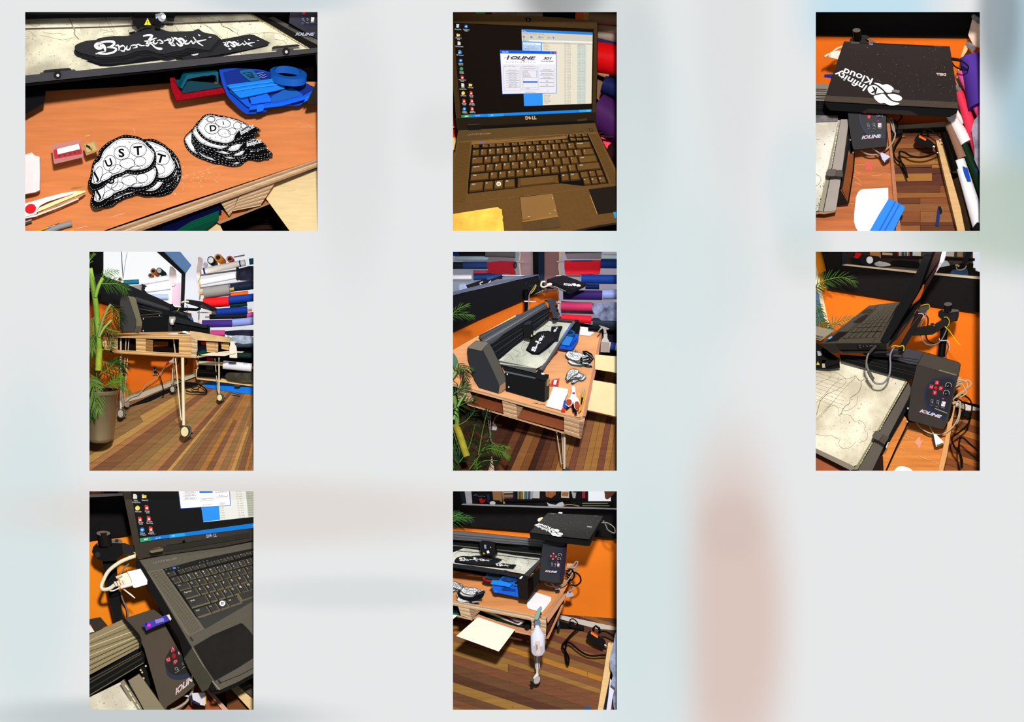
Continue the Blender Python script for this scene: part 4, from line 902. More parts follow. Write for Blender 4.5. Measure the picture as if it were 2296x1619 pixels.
 rows=[((296,360),(1600,282),(294,410),(1612,330),F_ROW),((292,424),(1895,308),(286,520),(1925,402),N_ROW),((285,530),(1938,402),(275,632),(1968,498),Q_ROW),((280,640),(1975,492),(268,745),(2010,596),A_ROW),((268,756),(2020,590),(255,860),(2050,690),Z_ROW),((260,872),(880,815),(240,1005),(884,940),[(1.7,'Ctrl'),(1.15,'Fn'),(1.15,''),(1.35,'Alt')]),((884,812),(1485,760),(880,942),(1500,876),[(1,'')]),((1490,752),(1740,730),(1500,862),(1770,838),[(1,'Alt'),(1.2,'Ctrl')]),((1600,216),(1858,206),(1608,262),(1870,246),[(1,'Insert'),(1,'Home'),(1,'PgUp')]),((1612,264),(1872,256),(1622,314),(1888,298),[(1,'Delete'),(1,'End'),(1,'PgDn')]),((1745,726),(2058,694),(1770,818),(2090,782),[(1.2,''),(1,'^'),(1,'')]),((1782,808),(2094,784),(1812,910),(2126,878),[(1,'<'),(1,'v'),(1,'>')])]
 keyrows(rows,KD,km,None,kb,lm)
 mk('key_emblem',G().disc(P('654,888')[0],5.3,5.2,KD,.2,5.5,k=20),M('f6e8cc',.5),kb)
 SB('emblem_flag','636,878 650,872 652,886 638,890',KD,M('7a4a20'),kb,t=.1,lift=5.9);SB('emblem_flag','656,872 670,876 668,890 656,886',KD,M('7a4a20'),kb,t=.1,lift=5.9)
 SB('emblem_flag','637,894 651,890 652,904 641,904',KD,M('7a4a20'),kb,t=.1,lift=5.9);SB('emblem_flag','656,891 668,895 664,905 656,904',KD,M('7a4a20'),kb,t=.1,lift=5.9)
 tp=SB('touchpad','940,1070 1390,1014 1460,1322 974,1382',BD,M('8f6838',.35,var=.06,scale=12),deck,t=.4,lift=.9)
 LN('touchpad_edge','940,1070 1390,1014 1460,1322 974,1382 940,1070',.8,BD,M('1a1006'),tp,1.2)
 LN('touchpad_marks','1380,1065 1388,1095 ; 1412,1230 1422,1258 ; 1338,1290 1366,1286 ; 1048,1333 1080,1330',.8,BD,M('e8c890'),tp,1.3)
 SB('touchpad_rail','975,1388 1458,1312 1460,1334 978,1408',BD,M('a07438',.3),tp,t=.5,lift=1.3)
 SB('touchpad_button','975,1412 1225,1382 1242,1508 988,1535',BD,M('5e4424',.35),tp,t=1.5,lift=2.0,bev=.5)
 SB('touchpad_button','1232,1382 1455,1342 1490,1475 1250,1505',BD,M('5e4424',.35),tp,t=1.5,lift=2.0,bev=.5)
 gt=SB('gold_tape','-20,1305 640,1202 665,1225 695,1232 700,1300 712,1340 705,1380 715,1420 730,1560 -20,1560',BD,M('e0b04a',.3,metal=.45,var=.35,scale=16),lb='crinkled gold tape patch stuck on the left palm rest',cat='tape',t=.5,lift=1.2)
 SB('black_pad','1872,962 2330,905 2330,1265 2250,1268 1995,1302',BD,M('1e1206',.35,var=.2,scale=10),lb='black tape patch stuck on the right palm rest',cat='tape',t=.5,lift=1.4)
 LN('pad_edge','1890,1035 1992,1302',.8,BD,M('e8b860',.4),deck,1.9)
 SB('blue_sticker','2205,1272 2330,1262 2330,1360 2225,1352',BD,M('1a9ad0',.4),lb='small blue sticker on the right edge of the palm rest',cat='sticker',t=.4,lift=1.5)
 SB('front_lip','1480,1560 2000,1450 2330,1400 2330,1425 2000,1478 1500,1580',22,M('2a1c0c',.4),deck,t=3)
 SB('table_top','2140,1520 2330,1480 2330,1640 2140,1640',190,M('d8a088',.6),t=4,lb='pale table corner below the laptop at the lower right',cat='table')
picture2()
# == shared: control head face, laptop lid logo
def head_face(H,D,par,lift=1.0,cables=True,partial=1.0,red='a51a26',reda=None):
 """H maps unit face coordinates (0..1, 0..1) of the control head's front onto the board"""
 ring=sm([H(x,y)for x,y in((.30,.28),(.40,.20),(.55,.16),(.97,.16),(.97,.80),(.80,.81),(.55,.78),(.38,.70),(.28,.56),(.25,.42))],3)
 r=mk('panel_recess',G().prism(ring,D,.5,lift),M('232c44',.35),par)
 q=sm([H(x,y)for x,y in((.34,.30),(.43,.23),(.56,.19),(.97,.19),(.97,.745),(.80,.75),(.57,.72),(.42,.65),(.33,.54),(.30,.42))],3)
 f=mk('panel_face',G().prism(q,D,.4,lift+.5),M('26242a',.35),par)
 def sq(cx,cy,a,b,m,nm):
  return mk(nm,G().prism([H(cx-a,cy-b),H(cx+a,cy-b),H(cx+a,cy+b),H(cx-a,cy+b)],D,.5,lift+1.2),m,f)
 rm=M(red,.4)
 for(cx,cy,tri)in((.525,.25,'u'),(.40,.335,'l'),(.66,.335,'r'),(.525,.425,'d')):
  o=sq(cx,cy,.052,.036,rm,'arrow_button');e=.6
  T={'u':((0,-1),(.8,.8),(-.8,.8)),'d':((0,1),(.8,-.8),(-.8,-.8)),'l':((-.8,0),(.8,-.9),(.8,.9)),'r':((.8,0),(-.8,-.9),(-.8,.9))}[tri]
  tr=[H(cx+a*.034,cy+b*.024)for a,b in T]
  mk('arrow',G().ribbon(tr+[tr[0]],.55,D,lift+1.7),M('e8dcdc'),o,fix=False)
 c=H(.525,.34);rr=math.dist(H(.48,.34),H(.57,.34))/2
 mk('centre_button',G().disc(c,rr,rr,D,.4,lift+1.2,k=16),rm,f)
 for cx,cy in((.84,.27),(.83,.40)):
  c=H(cx,cy);rr=math.dist(H(cx-.075,cy),H(cx+.075,cy))/2
  k=mk('dial',G().disc(c,rr*.8,rr*.8,D,5,lift+5,k=18),M('121216',.3),f,smooth=True)
  pts=[(c[0]+rr*1.05*math.cos(t),c[1]+rr*1.05*math.sin(t))for t in[math.pi*(.85+1.3*i/14)for i in range(15)]]
  mk('dial_scale',G().ribbon(pts,.7,D,lift+1.4),M('c9c9cc'),k,fix=False)
  mk('dial_mark',G().ribbon([c,(c[0]-rr*.5,c[1]+rr*.4)],.6,D,lift+5.3),M('d8d8dc'),k,fix=False)
 c=H(.78,.50);mk('pink_light',G().disc(c,1.2,1.2,D,.4,lift+1.3,k=10),M('ff3fae',emis=1.5),f)
 for cx in(.50,.66):
  w=G();w.ribbon([H(cx-.03,.545),H(cx+.02,.545),H(cx+.03,.60),H(cx-.02,.60),H(cx-.03,.545)],.45,D,lift+1.3);w.ribbon([H(cx,.57),H(cx+.045,.62)],.6,D,lift+1.3);w.ribbon([H(cx-.04,.645),H(cx+.045,.65)],.45,D,lift+1.3)
  mk('button_icon',w,M('b4b2ba'),f,fix=False,kind='stuff')
 o=sq(.82,.585,.05,.04,M('ecdfe4',.5),'white_button')
 w=G();w.ribbon([H(.79,.56),H(.81,.60)],.9,D,lift+1.8);w.ribbon([H(.84,.575),H(.845,.61)],1.1,D,lift+1.8);mk('button_mark',w,M('b02030'),o,fix=False,kind='stuff')
 mk('button_caption',G().ribbon([H(.77,.645),H(.88,.65)],.5,D,lift+1.3),M('b4b2ba'),f,fix=False)
 return f
def head_logo(a,b,h,D,par,lift=1.5,shear=.35,c='c9c6d2',up=None):
 q=P([a,b]);g=G()
 u=None if up is None else(up[0]/FR[2],up[1]/FR[2])
 text_into(g,'IOLINE',q[0],q[1],h/FR[2],D,lift,up=u,shear=shear,bold=.045)
 o=mk('logo_lettering',g,M(c,.4),par,fix=False)
 p=lambda f,k:(q[0][0]+(q[1][0]-q[0][0])*f,q[0][1]+(q[1][1]-q[0][1])*f+k*h/FR[2])
 g=G();g.ribbon([p(0,.12),p(.9,.12)],.5,D,lift+.1);g.ribbon([p(.2,-.45),p(.33,-.42)],.9,D,lift+.3);g.prism([p(.5,.1),p(.6,.12),p(.56,.35)],D,0,lift+.1)
 mk('red_underline',g,M('a8242e',.5),o,fix=False,kind='stuff')
 return o
def cloud_logo(T,D,par,lift=1.0,k=1.0,m=None):
 """the white cloud and infinity sticker; T maps the drawing's coordinates to the board"""
 m=m or M('f4f2f0',.6)
 blobs=[[(730,1080),(765,1040),(830,1030),(900,1080),(950,1128),(870,1142),(800,1160),(750,1130)],[(815,1000),(880,1003),(930,1025),(1000,1020),(1060,1050),(1085,1085),(1060,1112),(1050,1128),(985,1128),(940,1082),(880,1035)],[(812,1182),(880,1160),(950,1150),(1000,1205),(1060,1250),(1160,1277),(1100,1303),(1020,1302),(960,1272),(900,1275),(850,1240)],[(1002,1155),(1100,1152),(1180,1182),(1195,1220),(1150,1247),(1080,1236),(1030,1197)]]
 for b in blobs:mk('cloud_shape',G().prism([T(p)for p in sm([(float(x),float(y))for x,y in b],4)],D,.3,lift),m,par)
 g=G();a,b=T((868,1083)),T((765,1062))
 u=T((800,1135));text_into(g,'K',T((862,1075)),T((785,1050)),1,D,lift+.6,up=(u[0]-T((820,1060))[0],u[1]-T((820,1060))[1]),bold=.06)
 mk('letter',g,M('2c2420',.6),par,fix=False)
 g=G();p0,p1=T((808,944)),T((425,800));u=(T((760,1026))[0]-T((800,944))[0],T((760,1026))[1]-T((800,944))[1]);text_into(g,'Kloud',p0,p1,1,D,lift,up=u,bold=.015)
 p0,p1=T((730,1040)),T((318,828));u=(T((672,1112))[0]-T((726,1040))[0],T((672,1112))[1]-T((726,1040))[1]);text_into(g,'Infinity',p0,p1,1,D,lift,up=u,bold=.015)
 mk('sticker_lettering',g,m,par,fix=False)
def dust(quad,n,D,par,seed=3,lift=.6,r=.5):
 g=G();rnd=random.Random(seed);q=P(quad)
 for _ in range(n):g.disc(bil(q,rnd.random(),rnd.random()),*(lambda z:(z,z))(rnd.uniform(.2,r)),D,0,lift,k=5)
 mk('dust_specks',g,M('8c8480',.8),par,fix=False,kind='stuff')
def cable_bundle(par,segs,D=None):pass
def heat_gun(T,D,lb):
 t=TH('heat_gun',lb,'heat gun')
 q=lambda pts:[T(p)for p in pts]
 mk('body',G().LF(sm(q([(1385,270),(1430,215),(1500,250),(1600,320),(1625,345),(1610,390),(1590,400),(1480,360),(1395,310),(1378,295)]),2),D-10,sm(q([(1375,280),(1425,210),(1500,240),(1610,310),(1640,350),(1620,400),(1590,412),(1480,372),(1390,330),(1372,300)]),2),D+6),M('0d0c0d',.3),t,smooth=False)
 h=mk('handle',G().tube([(*T((1465,240)),D-4),(*T((1470,190)),D-6),(*T((1500,170)),D-6),(*T((1550,195)),D-4),(*T((1555,250)),D-2)],2.6,8),M('100f10',.35),t,smooth=True)
 l=mk('label_plate',G().prism(q([(1440,218),(1535,268),(1525,302),(1430,252)]),D-12,.6,.5),M('e8861c',.4),t)
 mk('label_stripe',G().prism(q([(1440,218),(1535,268),(1531,280),(1436,230)]),D-12,.3,1.0),M('c4201c',.4),l)
 mk('nozzle',G().tube([(*T((1600,370)),D),(*T((1645,385)),D-1),(*T((1652,388)),D-1)],3.6,12,3.2),M('b8aca0',.2,metal=.8),t,smooth=True)
 return t
# == picture 3: closed laptop over the cutter, seen from above
pic(3)
FLC3=[M(c,.5,var=.14,scale=14,kind='wood',ang=0)for c in('9a6234','7a4a2a','6e4028','a8733a','8a5230','64382a','93603a')]
def picture3():
 a=lambda:fr(1825,20);b=lambda:fr(1825,265)
 a()
 ST('wall_back',G().prism(P('-30,340 2110,372 2400,372 2400,1620 -30,1620'),190,4),M('e5701c',.7,var=.07,scale=6,bump=.1))
 bp=SB('trim_1','-30,-30 2215,-30 2205,60 2105,377 1000,362 -30,345',182,M('0d0a0a',.5,var=.3,scale=30,kind='wood'),t=6,kind='structure')
 LN('panel_joint','1910,30 2112,315',.5,182,M('1c1c24'),bp,.4)
 b()
 ST('baseboard_back',G().prism(P('1000,92 1400,70 1800,38 1800,112 1400,135 1000,165'),176,6),M('cdb9a4',.6))
 ST('trim_2',G().prism(P('1000,158 1400,130 1800,108 1800,150 1400,165 1000,190'),174,4),M('3c4438',.7))
 fl=ST('floor',G().prism(P('960,150 2400,130 2400,1640 960,1640'),pl('1000,150,176 2000,150,176 1500,1540,110'),4),M('2a180e',.8))
 FD=pl('1000,150,174 2000,150,174 1500,1540,106')
 ys=[180,225,260,345,405,460,528,622,662,745,850,905,1002,1072,1158,1255,1405,1450,1560]
 order=[1,0,4,0,1,6,3,1,5,3,5,2,0,2,6,4,2,0];rnd=random.Random(2)
 for k in range(len(ys)-1):
  y0,y1=ys[k],ys[k+1];sl=-.02*(1-k/18)+.0
  cut=rnd.choice([1250,1450,1610,1720])if k%2 else None
  if k==9:cut=1615
  xs=[960,cut,2300]if cut else[960,2300]
  for j in range(len(xs)-1):
   c=FLC3[(order[k]+(j*2))%7]
   mk('floor_plank',G().prism(P([(xs[j]+2,y0-sl*300+2),(xs[j+1]-2,y0+sl*600+2),(xs[j+1]-2,y1+sl*600),(xs[j]+2,y1-sl*300)]),FD,2,rnd.uniform(0,.5)),c,fl)
 cb=M('17120f',.4);cg=M('b3a294',.4)
 WR('coiled_cable','1035,60,120 1130,50,118 1200,-20,118 1150,-70,120 1080,-60,118',1.6,cb,lb='black cable coil behind the control head',cat='cable')
 WR('power_cable','1010,40,124 1090,20,122 1140,80,120 1130,150,120 1060,180,121',1.5,cb,lb='black cable dropping beside the table edge',cat='cable')
 WR('extension_cord','1180,160,140 1200,220,145 1140,320,140 1100,400,135 1090,480,132 1130,560,128 1210,610,122 1250,690,118 1270,780,115 1275,800,114 1240,700,118 1190,580,120 1168,480,122 1180,445,122 1240,460,122 1330,510,120 1450,525,118 1560,505,116 1690,450,114',2.1,cb,lb='black extension cord looping over the floorboards',cat='cord')
 SB('power_strip','1090,160 1160,140 1215,150 1215,190 1150,200 1090,190',138,M('151210',.5),lb='black power strip on the floor by the baseboard',cat='power strip',t=8)
 for k,s_ in enumerate(('985,-10,100 1030,20,98 1060,80,100 1080,160,98 1110,200,96 1090,290,92 1040,370,88 960,440,86 900,465,84','990,30,104 1050,-10,100 1080,60,100 1100,170,100 1110,230,98','640,430,70 720,480,72 800,492,72 870,488,74 930,470,76','800,400,66 850,440,64 900,480,60')):
  WR('grey_cable',s_,1.8,cg,lb=['grey cable curling from the table edge to the connector','grey cable beside the table edge','grey cable looping below the control head','short grey cable into the connector'][k],cat='cable')
 heat_gun(lambda p:P([p])[0],120,'black heat gun with orange label lying on the floor')
 WR('cord','1500,160,118 1520,138,120 1580,150,120 1660,200,120 1730,260,120',1.6,cb,lb='black cord rising from the heat gun handle',cat='cord')
 SB('tape_strip','1690,1200 1722,1230 1715,1340 1700,1462 1655,1450 1672,1320',105,M('263a70',.6),lb='loose dark blue tape strip on the floor',cat='tape',t=1)
 SB('tape_fold','1690,1190 1725,1192 1750,1250 1745,1270 1715,1275',103,M('22201f',.6),lb='folded black end beside the blue tape strip',cat='tape',t=2)
 pm=M('dcb27c',.55,var=.1,scale=16,kind='wood',ang=75)
 t=TH('roll_rack','pale wooden rack rail standing beside the rolls','rack')
 LF('rail','1665,292 1735,300 1760,340 1860,740 1990,1200 2060,1560 1960,1560 1800,880',pl('1665,292,112 1735,300,112 1960,1560,60'),'1655,310 1660,290 1740,310 1850,740 1980,1200 2050,1570 1940,1570 1780,880',130,pm,t)
 a()
 SB('bracket','2165,110 2235,130 2300,160 2300,520 2190,500 2160,450 2105,345',150,M('e6c8b4',.5),t,t=8)
 SB('bracket','2055,480 2110,490 2090,560 2020,660 2000,780 2010,620',148,M('e0bd92',.5),t,t=6)
 SB('bracket','1965,790 2010,800 1990,840 1985,960 2010,1060 1970,1090 1935,960 1960,860',146,M('d8b088',.5),t,t=6)
 for k,(x,y)in enumerate(((2200,100),(2120,475),(2020,785),(1960,1062))):roll('peg',(x-20,y-10),(x+50,y+50),6,7,M('a9a4a8',.3,metal=.4),t,150,130,k=12)
 b();
 for x,y in((1720,285),(1740,330),(1685,462)):WR('screw','%d,%d,100 %d,%d,100'%(x-8,y,x+8,y+4),1.6,M('c8c4c0',.2,metal=.8),t,n=1)
 a()
 R=RL
 R('fat purple roll at the right edge',(2120,640),(2330,1300),24,'5a3a98',120,90,40,ext=0)
 R('pink roll with a blue tape tab',(1990,850),(2330,1500),9,'e85a98',112,84,14,tape=None,ext=0)
 SB('blue_tape','2130,1035 2210,1010 2230,1035 2170,1050 2140,1055',84,M('1b4fb0',.5),lb='blue tape tab on the pink roll',cat='tape',t=1)
 R('coral red roll below the pink one',(1975,1120),(2280,2000),10,'f0405c',116,86,16,ext=0)
 b()
 R('long white roll above the brown roll',(1860,-60),(2080,330),11,'f4efec',112,96,15,ext=0)
 a();SB('white_roll_end','1840,1430 1940,1400 1960,1360 2060,1545 1900,1560',110,M('f0e6e2',.5),lb='white roll end just under the laptop corner',cat='roll',t=6)
 b()
 R('brown kraft roll below the white one',(1830,60),(2020,540),9,'96705a',108,92,13,ext=0)
 R('glossy black roll on the wooden rail',(1770,190),(1935,700),9,'120d0a',100,84,13,ext=0,rough=.15)
 mk('roll_end',G().disc(P('1920,700')[0],10,7,82,4,k=20),M('2a1e14',.5),None,lb='dark open end of the glossy black roll',cat='roll end')
 R('dark green roll right of the white one',(2040,350),(2330,1050),9,'17301f',96,78,15,ext=0)
 SB('blue_tape','2185,690 2215,680 2240,720 2210,738',74,M('16356e',.5),lb='small blue tape on the green roll',cat='tape',t=1)
 w=R('long white roll with two blue tape strips',(1980,560),(2260,1480),12,'f6f2f2',84,62,17,ext=0)
 for q in('2020,642 2060,665 2085,665 2135,850 2085,858 2040,740','2150,1080 2205,1070 2235,1205 2185,1212'):
  SB('blue_tape',q,60,M('1c4fb4',.5),w,t=1)
 R('dark roll end at the bottom right corner',(2200,1460),(2400,1620),16,'1a1816',60,50,20,ext=0)
 SB('plastic_bag','1885,870 1900,830 1980,795 2020,850 2120,1250 2140,1400 2110,1560 2060,1560 1960,1180',92,M('3a2a1c',.12,var=.5,scale=14),lb='clear plastic bag over a dark roll by the rail',cat='bag',t=10,sq=3)
 SB('plastic_wrap','2250,-60 2180,20 2140,160 2180,420 2180,560 2250,720 2340,760 2340,-60',66,M('a8a0b0',.12,var=.6,scale=22,metal=.2),lb='crinkled clear wrap hanging at the right edge',cat='wrap',t=8)
# ---------------- table and cutter
 t=TH('pallet_table','orange stained table top beside the cutter, raised rim on the right','table')
 TD=pl('540,420,104 1100,420,104 600,1540,60')
 SB('table_top','-40,1150 300,1100 450,420 700,0 1010,0 1040,400 1100,1100 1190,1640 -40,1640',TD,M('bf6f3e',.4,var=.22,scale=7,kind='wood',ang=85,bump=.15),t,t=6)
 LF('rim','985,0 1035,20 1060,350 1100,700 1140,1130 1190,1560 1120,1560 1085,1130 1040,500',pl('985,0,100 1035,20,100 1120,1560,50'),'985,0 1040,20 1065,350 1105,700 1146,1130 1196,1560 1110,1560 1075,1130 1030,500',112,M('b87a56',.45,var=.12,scale=10,kind='wood',ang=85),t)
 SB('pink_paint_mark','712,590 740,600 760,578 775,600 805,585 795,620 780,640 795,700 775,715 760,680 730,705 705,690 720,650 700,620',TD,M('e0685c',.6),t,t=.3,lift=.4)
 LN('varnish_ridges','560,640 620,620 700,630 ; 560,700 600,740 640,720 ; 540,780 580,800 640,850 ; 790,775 900,765 950,750 1050,760 ; 490,1150 560,1160 ; 560,860 600,880 650,910',.6,TD,M('f5bd80',.3),t,.4,3)
 SB('white_card','640,968 700,955 850,948 1012,940 1014,1085 990,1200 760,1560 620,1560 570,1480 548,1400 550,1300 575,1070 600,1005',TD,M('fbf8f6',.6),lb='white rounded plastic card on the orange table',cat='card',t=2,lift=3,sq=0)
 q=TH('squeegee','sky blue ridged squeegee lying over the white card','squeegee')
 SB('squeegee_blade','1018,1085 1110,1130 1230,1190 1236,1215 1180,1330 1120,1450 1070,1560 740,1560 880,1310',TD,M('2f8ce8',.35),q,t=4,lift=24,bev=.6)
 for o_ in(0,60):SB('ridge',[(1105+o_,1120+o_*.4),(1118+o_,1128+o_*.4),(880+o_*1.2,1560),(858+o_*1.2,1560)],TD,M('1466c4',.35),q,t=1.5,lift=25.5)
 m=TH('cutting_machine','flatbed cutter with control head partly under the laptop','machine')
 BD=pl('25,30,92 340,20,92 60,1250,46')
 a();SB('roller_housing','-30,1005 205,1010 300,1100 470,1420 -30,1420',108,M('7e7468',.4,metal=.2),m,t=20)
 for k,(y,c)in enumerate(((1075,'4c453c'),(1100,'3c352e'),(1130,'8f8578'),(1160,'2e2823'),(1180,'8a8072'),(1205,'1e1a16'),(1240,'0d0b0a'))):LN('housing_groove','-30,%d 180,%d'%(y,y+6),1.4,106,M(c,.4),m,1)
 SB('gantry','-30,1240 300,1245 500,1440 480,1560 -30,1560',100,BLK(),m,t=8)
 for y in(1300,1330,1400,1425):LN('gantry_edge','-30,%d 460,%d'%(y,y+18),.8,98,M('3a362e',.3),m,.6)
 a();SB('bed_back_rail','-30,1435 330,1440 330,1520 -30,1530',BD,M('7e7878',.6,var=.4,scale=50),m,t=3,lift=4)
 b();SB('cutting_bed','-30,40 345,20 340,100 240,500 60,1250 -30,1260',BD,mat_bed('f2ebdc','d4cab8',dark='7a706a'),m,t=5)
 LN('cut_lines','25,760 60,770 95,800 90,860 60,900 25,920 ; 40,280 80,285 ; 130,960 140,900 135,880',.6,BD,M('5a504c'),m,.5,3)
 g=G();rnd=random.Random(3)
 for _ in range(60):c=P([(rnd.uniform(25,150),rnd.choice([rnd.uniform(900,1250),rnd.uniform(1150,1240)]))])[0];g.disc(c,rnd.uniform(.3,1.4),rnd.uniform(.3,1.2),BD,0,.5,k=6)
 mk('bed_scuffs',g,M('2c2420',.8),m,fix=False,kind='stuff')
 SB('ruler_strip','340,20 372,22 240,700 130,1265 65,1255 200,640',BD,M('a39a84',.5),m,t=3,lift=1.5)
 g=G();rnd=random.Random(4)
 for k in range(30):
  f=k/30
  if.52<f<.60:continue
  x,y=345-195*f,40+1190*f;g.ribbon(P([(x,y),(x-rnd.uniform(3,7),y+rnd.uniform(14,34))]),rnd.uniform(.8,2.2),BD,2.2)
 mk('worn_ruler_marks',g,M('efe6cc',.6),m,fix=False,kind='stuff')
 LN('rail_gap','372,20 245,690 130,1265',1.6,BD,M('0d0c0c'),m,2.4)
 LF('side_rail','372,10 480,10 395,640 300,1250 135,1265 250,690',pl('372,10,84 480,10,84 135,1265,38'),'380,10 500,10 430,640 310,1262 150,1285 250,700',100,M('867c74',.4,metal=.15,var=.05),m)
 SB('rail_end_cap','-30,1262 135,1268 290,1250 298,1270 150,1300 -30,1290',40,M('a88468',.5),m,t=10)
 SB('rail_side','480,220 500,220 505,300 470,480 395,930 350,940 360,800 420,560',66,M('101014',.4),m,t=12)
 cl=SB('clamp','165,735 190,690 300,688 306,700 290,785 220,790 170,775',30,M('6a625a',.4),m,t=14,bev=.8)
 SB('clamp_side','306,700 390,700 395,795 290,785',32,M('5a534c',.4),cl,t=10,bev=.6)
 SB('leg_panel','350,940 470,1145 475,1165 310,1180',60,M('1a0f08',.5),m,t=4)
 SB('leg_panel_side','372,930 480,480 560,470 475,1140',72,M('8a4c22',.5,var=.2),m,t=4)
 LN('leg_edge','555,475 540,700 472,1140',3.0,68,M('080606'),m,1)
 for x,y in((498,290),(538,462)):mk('bolt',G().disc(P([(x,y)])[0],1.6,2,64,2,k=10),M('d8d8e4',.2,metal=.6),m)
 SB('dark_gap','475,60 540,420 560,500 500,480 470,300',90,BLK(),m,t=3)
 HD=pl('470,0,48 980,0,48 540,420,40')
 h=LF('control_head',[(462,-90),(975,-80),(978,180),(980,300),(980,380),(760,402),(545,425),(530,395),(500,230),(478,30)],HD,[(455,-90),(990,-80),(1000,180),(1000,300),(992,390),(760,412),(550,432),(520,395),(492,230),(468,30)],92,M('282525',.4,var=.1,scale=30),m)
 q=P('478,-330 975,-330 982,390 520,410');H=lambda x,y:bil(q,x,y)
 head_face(H,HD,h,1.0)
 head_logo((648,280),(925,256),42,HD,h,1.5)
 cn=TH('cable_connector','white and navy cable plug lying at the table rim','connector')
 LF('plug_body','895,470 930,462 1030,510 1040,530 965,595 935,560',70,'890,480 925,462 1032,515 1040,540 962,600 930,570',84,M('d6cfe4',.4),cn)
 SB('plug_collar','885,475 900,462 925,560 965,597 955,600 930,575',68,M('20304e',.4),cn,t=8)
 SB('plug_face','970,575 1035,525 1040,545 972,597',68,M('3a3024',.4,metal=.3),cn,t=4)
# ---------------- laptop on its arm
 a()
 t=TH('clamp_arm','black clamp arm with round knob holding the laptop','arm')
 LF('arm_joint','500,410 540,370 600,345 720,345 752,360 750,385 700,400 740,440 720,445 495,435',128,'500,400 540,365 600,345 730,345 755,370 752,400 760,440 500,440 495,430 500,420',150,M('2a2622',.4),t)
 k=mk('knob',G().tube([(*P('585,275')[0],104),(*P('592,325')[0],112),(*P('600,378')[0],120)],9.2,24,9.6),M('16130f',.3),t,smooth=True)
 mk('knob_cap',G().disc(P('585,282')[0],8.9,4.6,98,5,k=24),M('5c5450',.35),k)
 SB('arm_tube','715,395 755,395 870,445 880,460 790,450',124,M('6e6258',.4),t,t=10)
 SB('yellow_tie','845,448 868,443 878,455 850,458',112,M('d8a820',.5),t,t=2)
 v=TH('monitor_cable','thick white cable plug at the left side of the laptop','cable')
 WR('cable','400,500,96 330,525,96 280,560,96 255,590,96',2.3,M('ddd5bc',.4),v);WR('cable_tail','150,645,90 175,625,92 210,605,94',2.6,M('e4ddc4',.4),v)
 SB('plug','232,575 300,570 310,560 375,558 345,680 210,650 205,610',88,M('e9e2d0',.4),v,t=10,bev=.8)
 for x in(195,210,225):LN('strain_relief','%d,595 %d,640'%(x,x+6),1.2,86,M('c8c0a8'),v,.5)
 u=TH('usb_stick','navy memory stick poking out left of the laptop','memory stick')
 SB('stick','148,875 160,882 255,878 260,935 160,922 132,918 150,900',84,M('2a2a86',.25),u,t=6,bev=.6)
 WR('charger_cable','1870,675,70 1930,680,68 1990,690,66 2060,740,64 2095,775,62 2090,815,62 2040,825,64 1960,800,68 1900,760,72 1880,720,76',1.7,M('181412',.4),lb='black charger cable looping at the right of the laptop',cat='cable')
 WR('charger_plug','1868,674,66 1920,680,64 1990,692,64',3.6,M('1c1816',.35),lb='black round charger plug in the laptop side',cat='plug',n=1)
 t=TH('laptop','closed black laptop with white cloud sticker above the cutter','laptop')
 LD=pl('415,435,72 1845,500,72 1000,1290,30')
 lm=M('2f2623',.32,var=.12,scale=5)
 LF('base','140,1258 1958,1352 1935,1412 1880,1440 1845,1462 1000,1420 230,1372 180,1330',36,'140,1240 1958,1340 1945,1400 1880,1440 1845,1462 1000,1420 230,1372 180,1330',78,M('080707',.3),t)
 SB('front_grip','740,1350 1310,1380 1420,1440 1300,1438 640,1400',32,M('2b201c',.35),t,t=4)
 lid=LF('lid','415,434 1000,462 1846,502 1905,880 1962,1350 1000,1300 137,1250 270,860',LD,'412,440 1000,468 1850,508 1910,885 1962,1360 1000,1312 135,1262 262,866',lambda u,v:LD(u,v)+14,lm,t)
 SB('lid_front_strip','165,1172 1100,1220 1950,1262 1962,1348 1000,1298 139,1248',LD,M('4d4138',.35),lid,t=.4,lift=.5)
 SB('hinge','500,436 620,442 618,468 502,462',LD,M('4c4844',.3),lid,t=2,lift=1.5);SB('hinge','1632,492 1745,498 1745,520 1634,514',LD,M('3c3836',.3),lid,t=2,lift=1.5)
 SB('hinge_light','755,464 808,466 806,478 757,476',LD,M('a8a0e0',.4),lid,t=.5,lift=1)
 LN('hinge_line','620,455 1100,478 1640,506',1.0,LD,M('151211'),lid,.8)
 dust('430,480 1850,520 1940,1320 900,1260',150,LD,lid,5,.6,.75)
 cloud_logo(lambda p:P([p])[0],LD,lid,.9)
 g=G();p0,p1=P([(1795,872),(1660,866)]);text_into(g,'DELL',p0,p1,1,LD,1.0,up=(0,30/6.042),bold=.05)
 mk('brand_lettering',g,M('b8a49c',.3,metal=.4),lid,fix=False)
 SB('smudge','1060,1100 1090,1090 1130,1095 1165,1105 1160,1130 1130,1135 1100,1125 1062,1122',LD,M('7e7672',.5),lid,t=.2,lift=1.3,sq=2)
picture3()
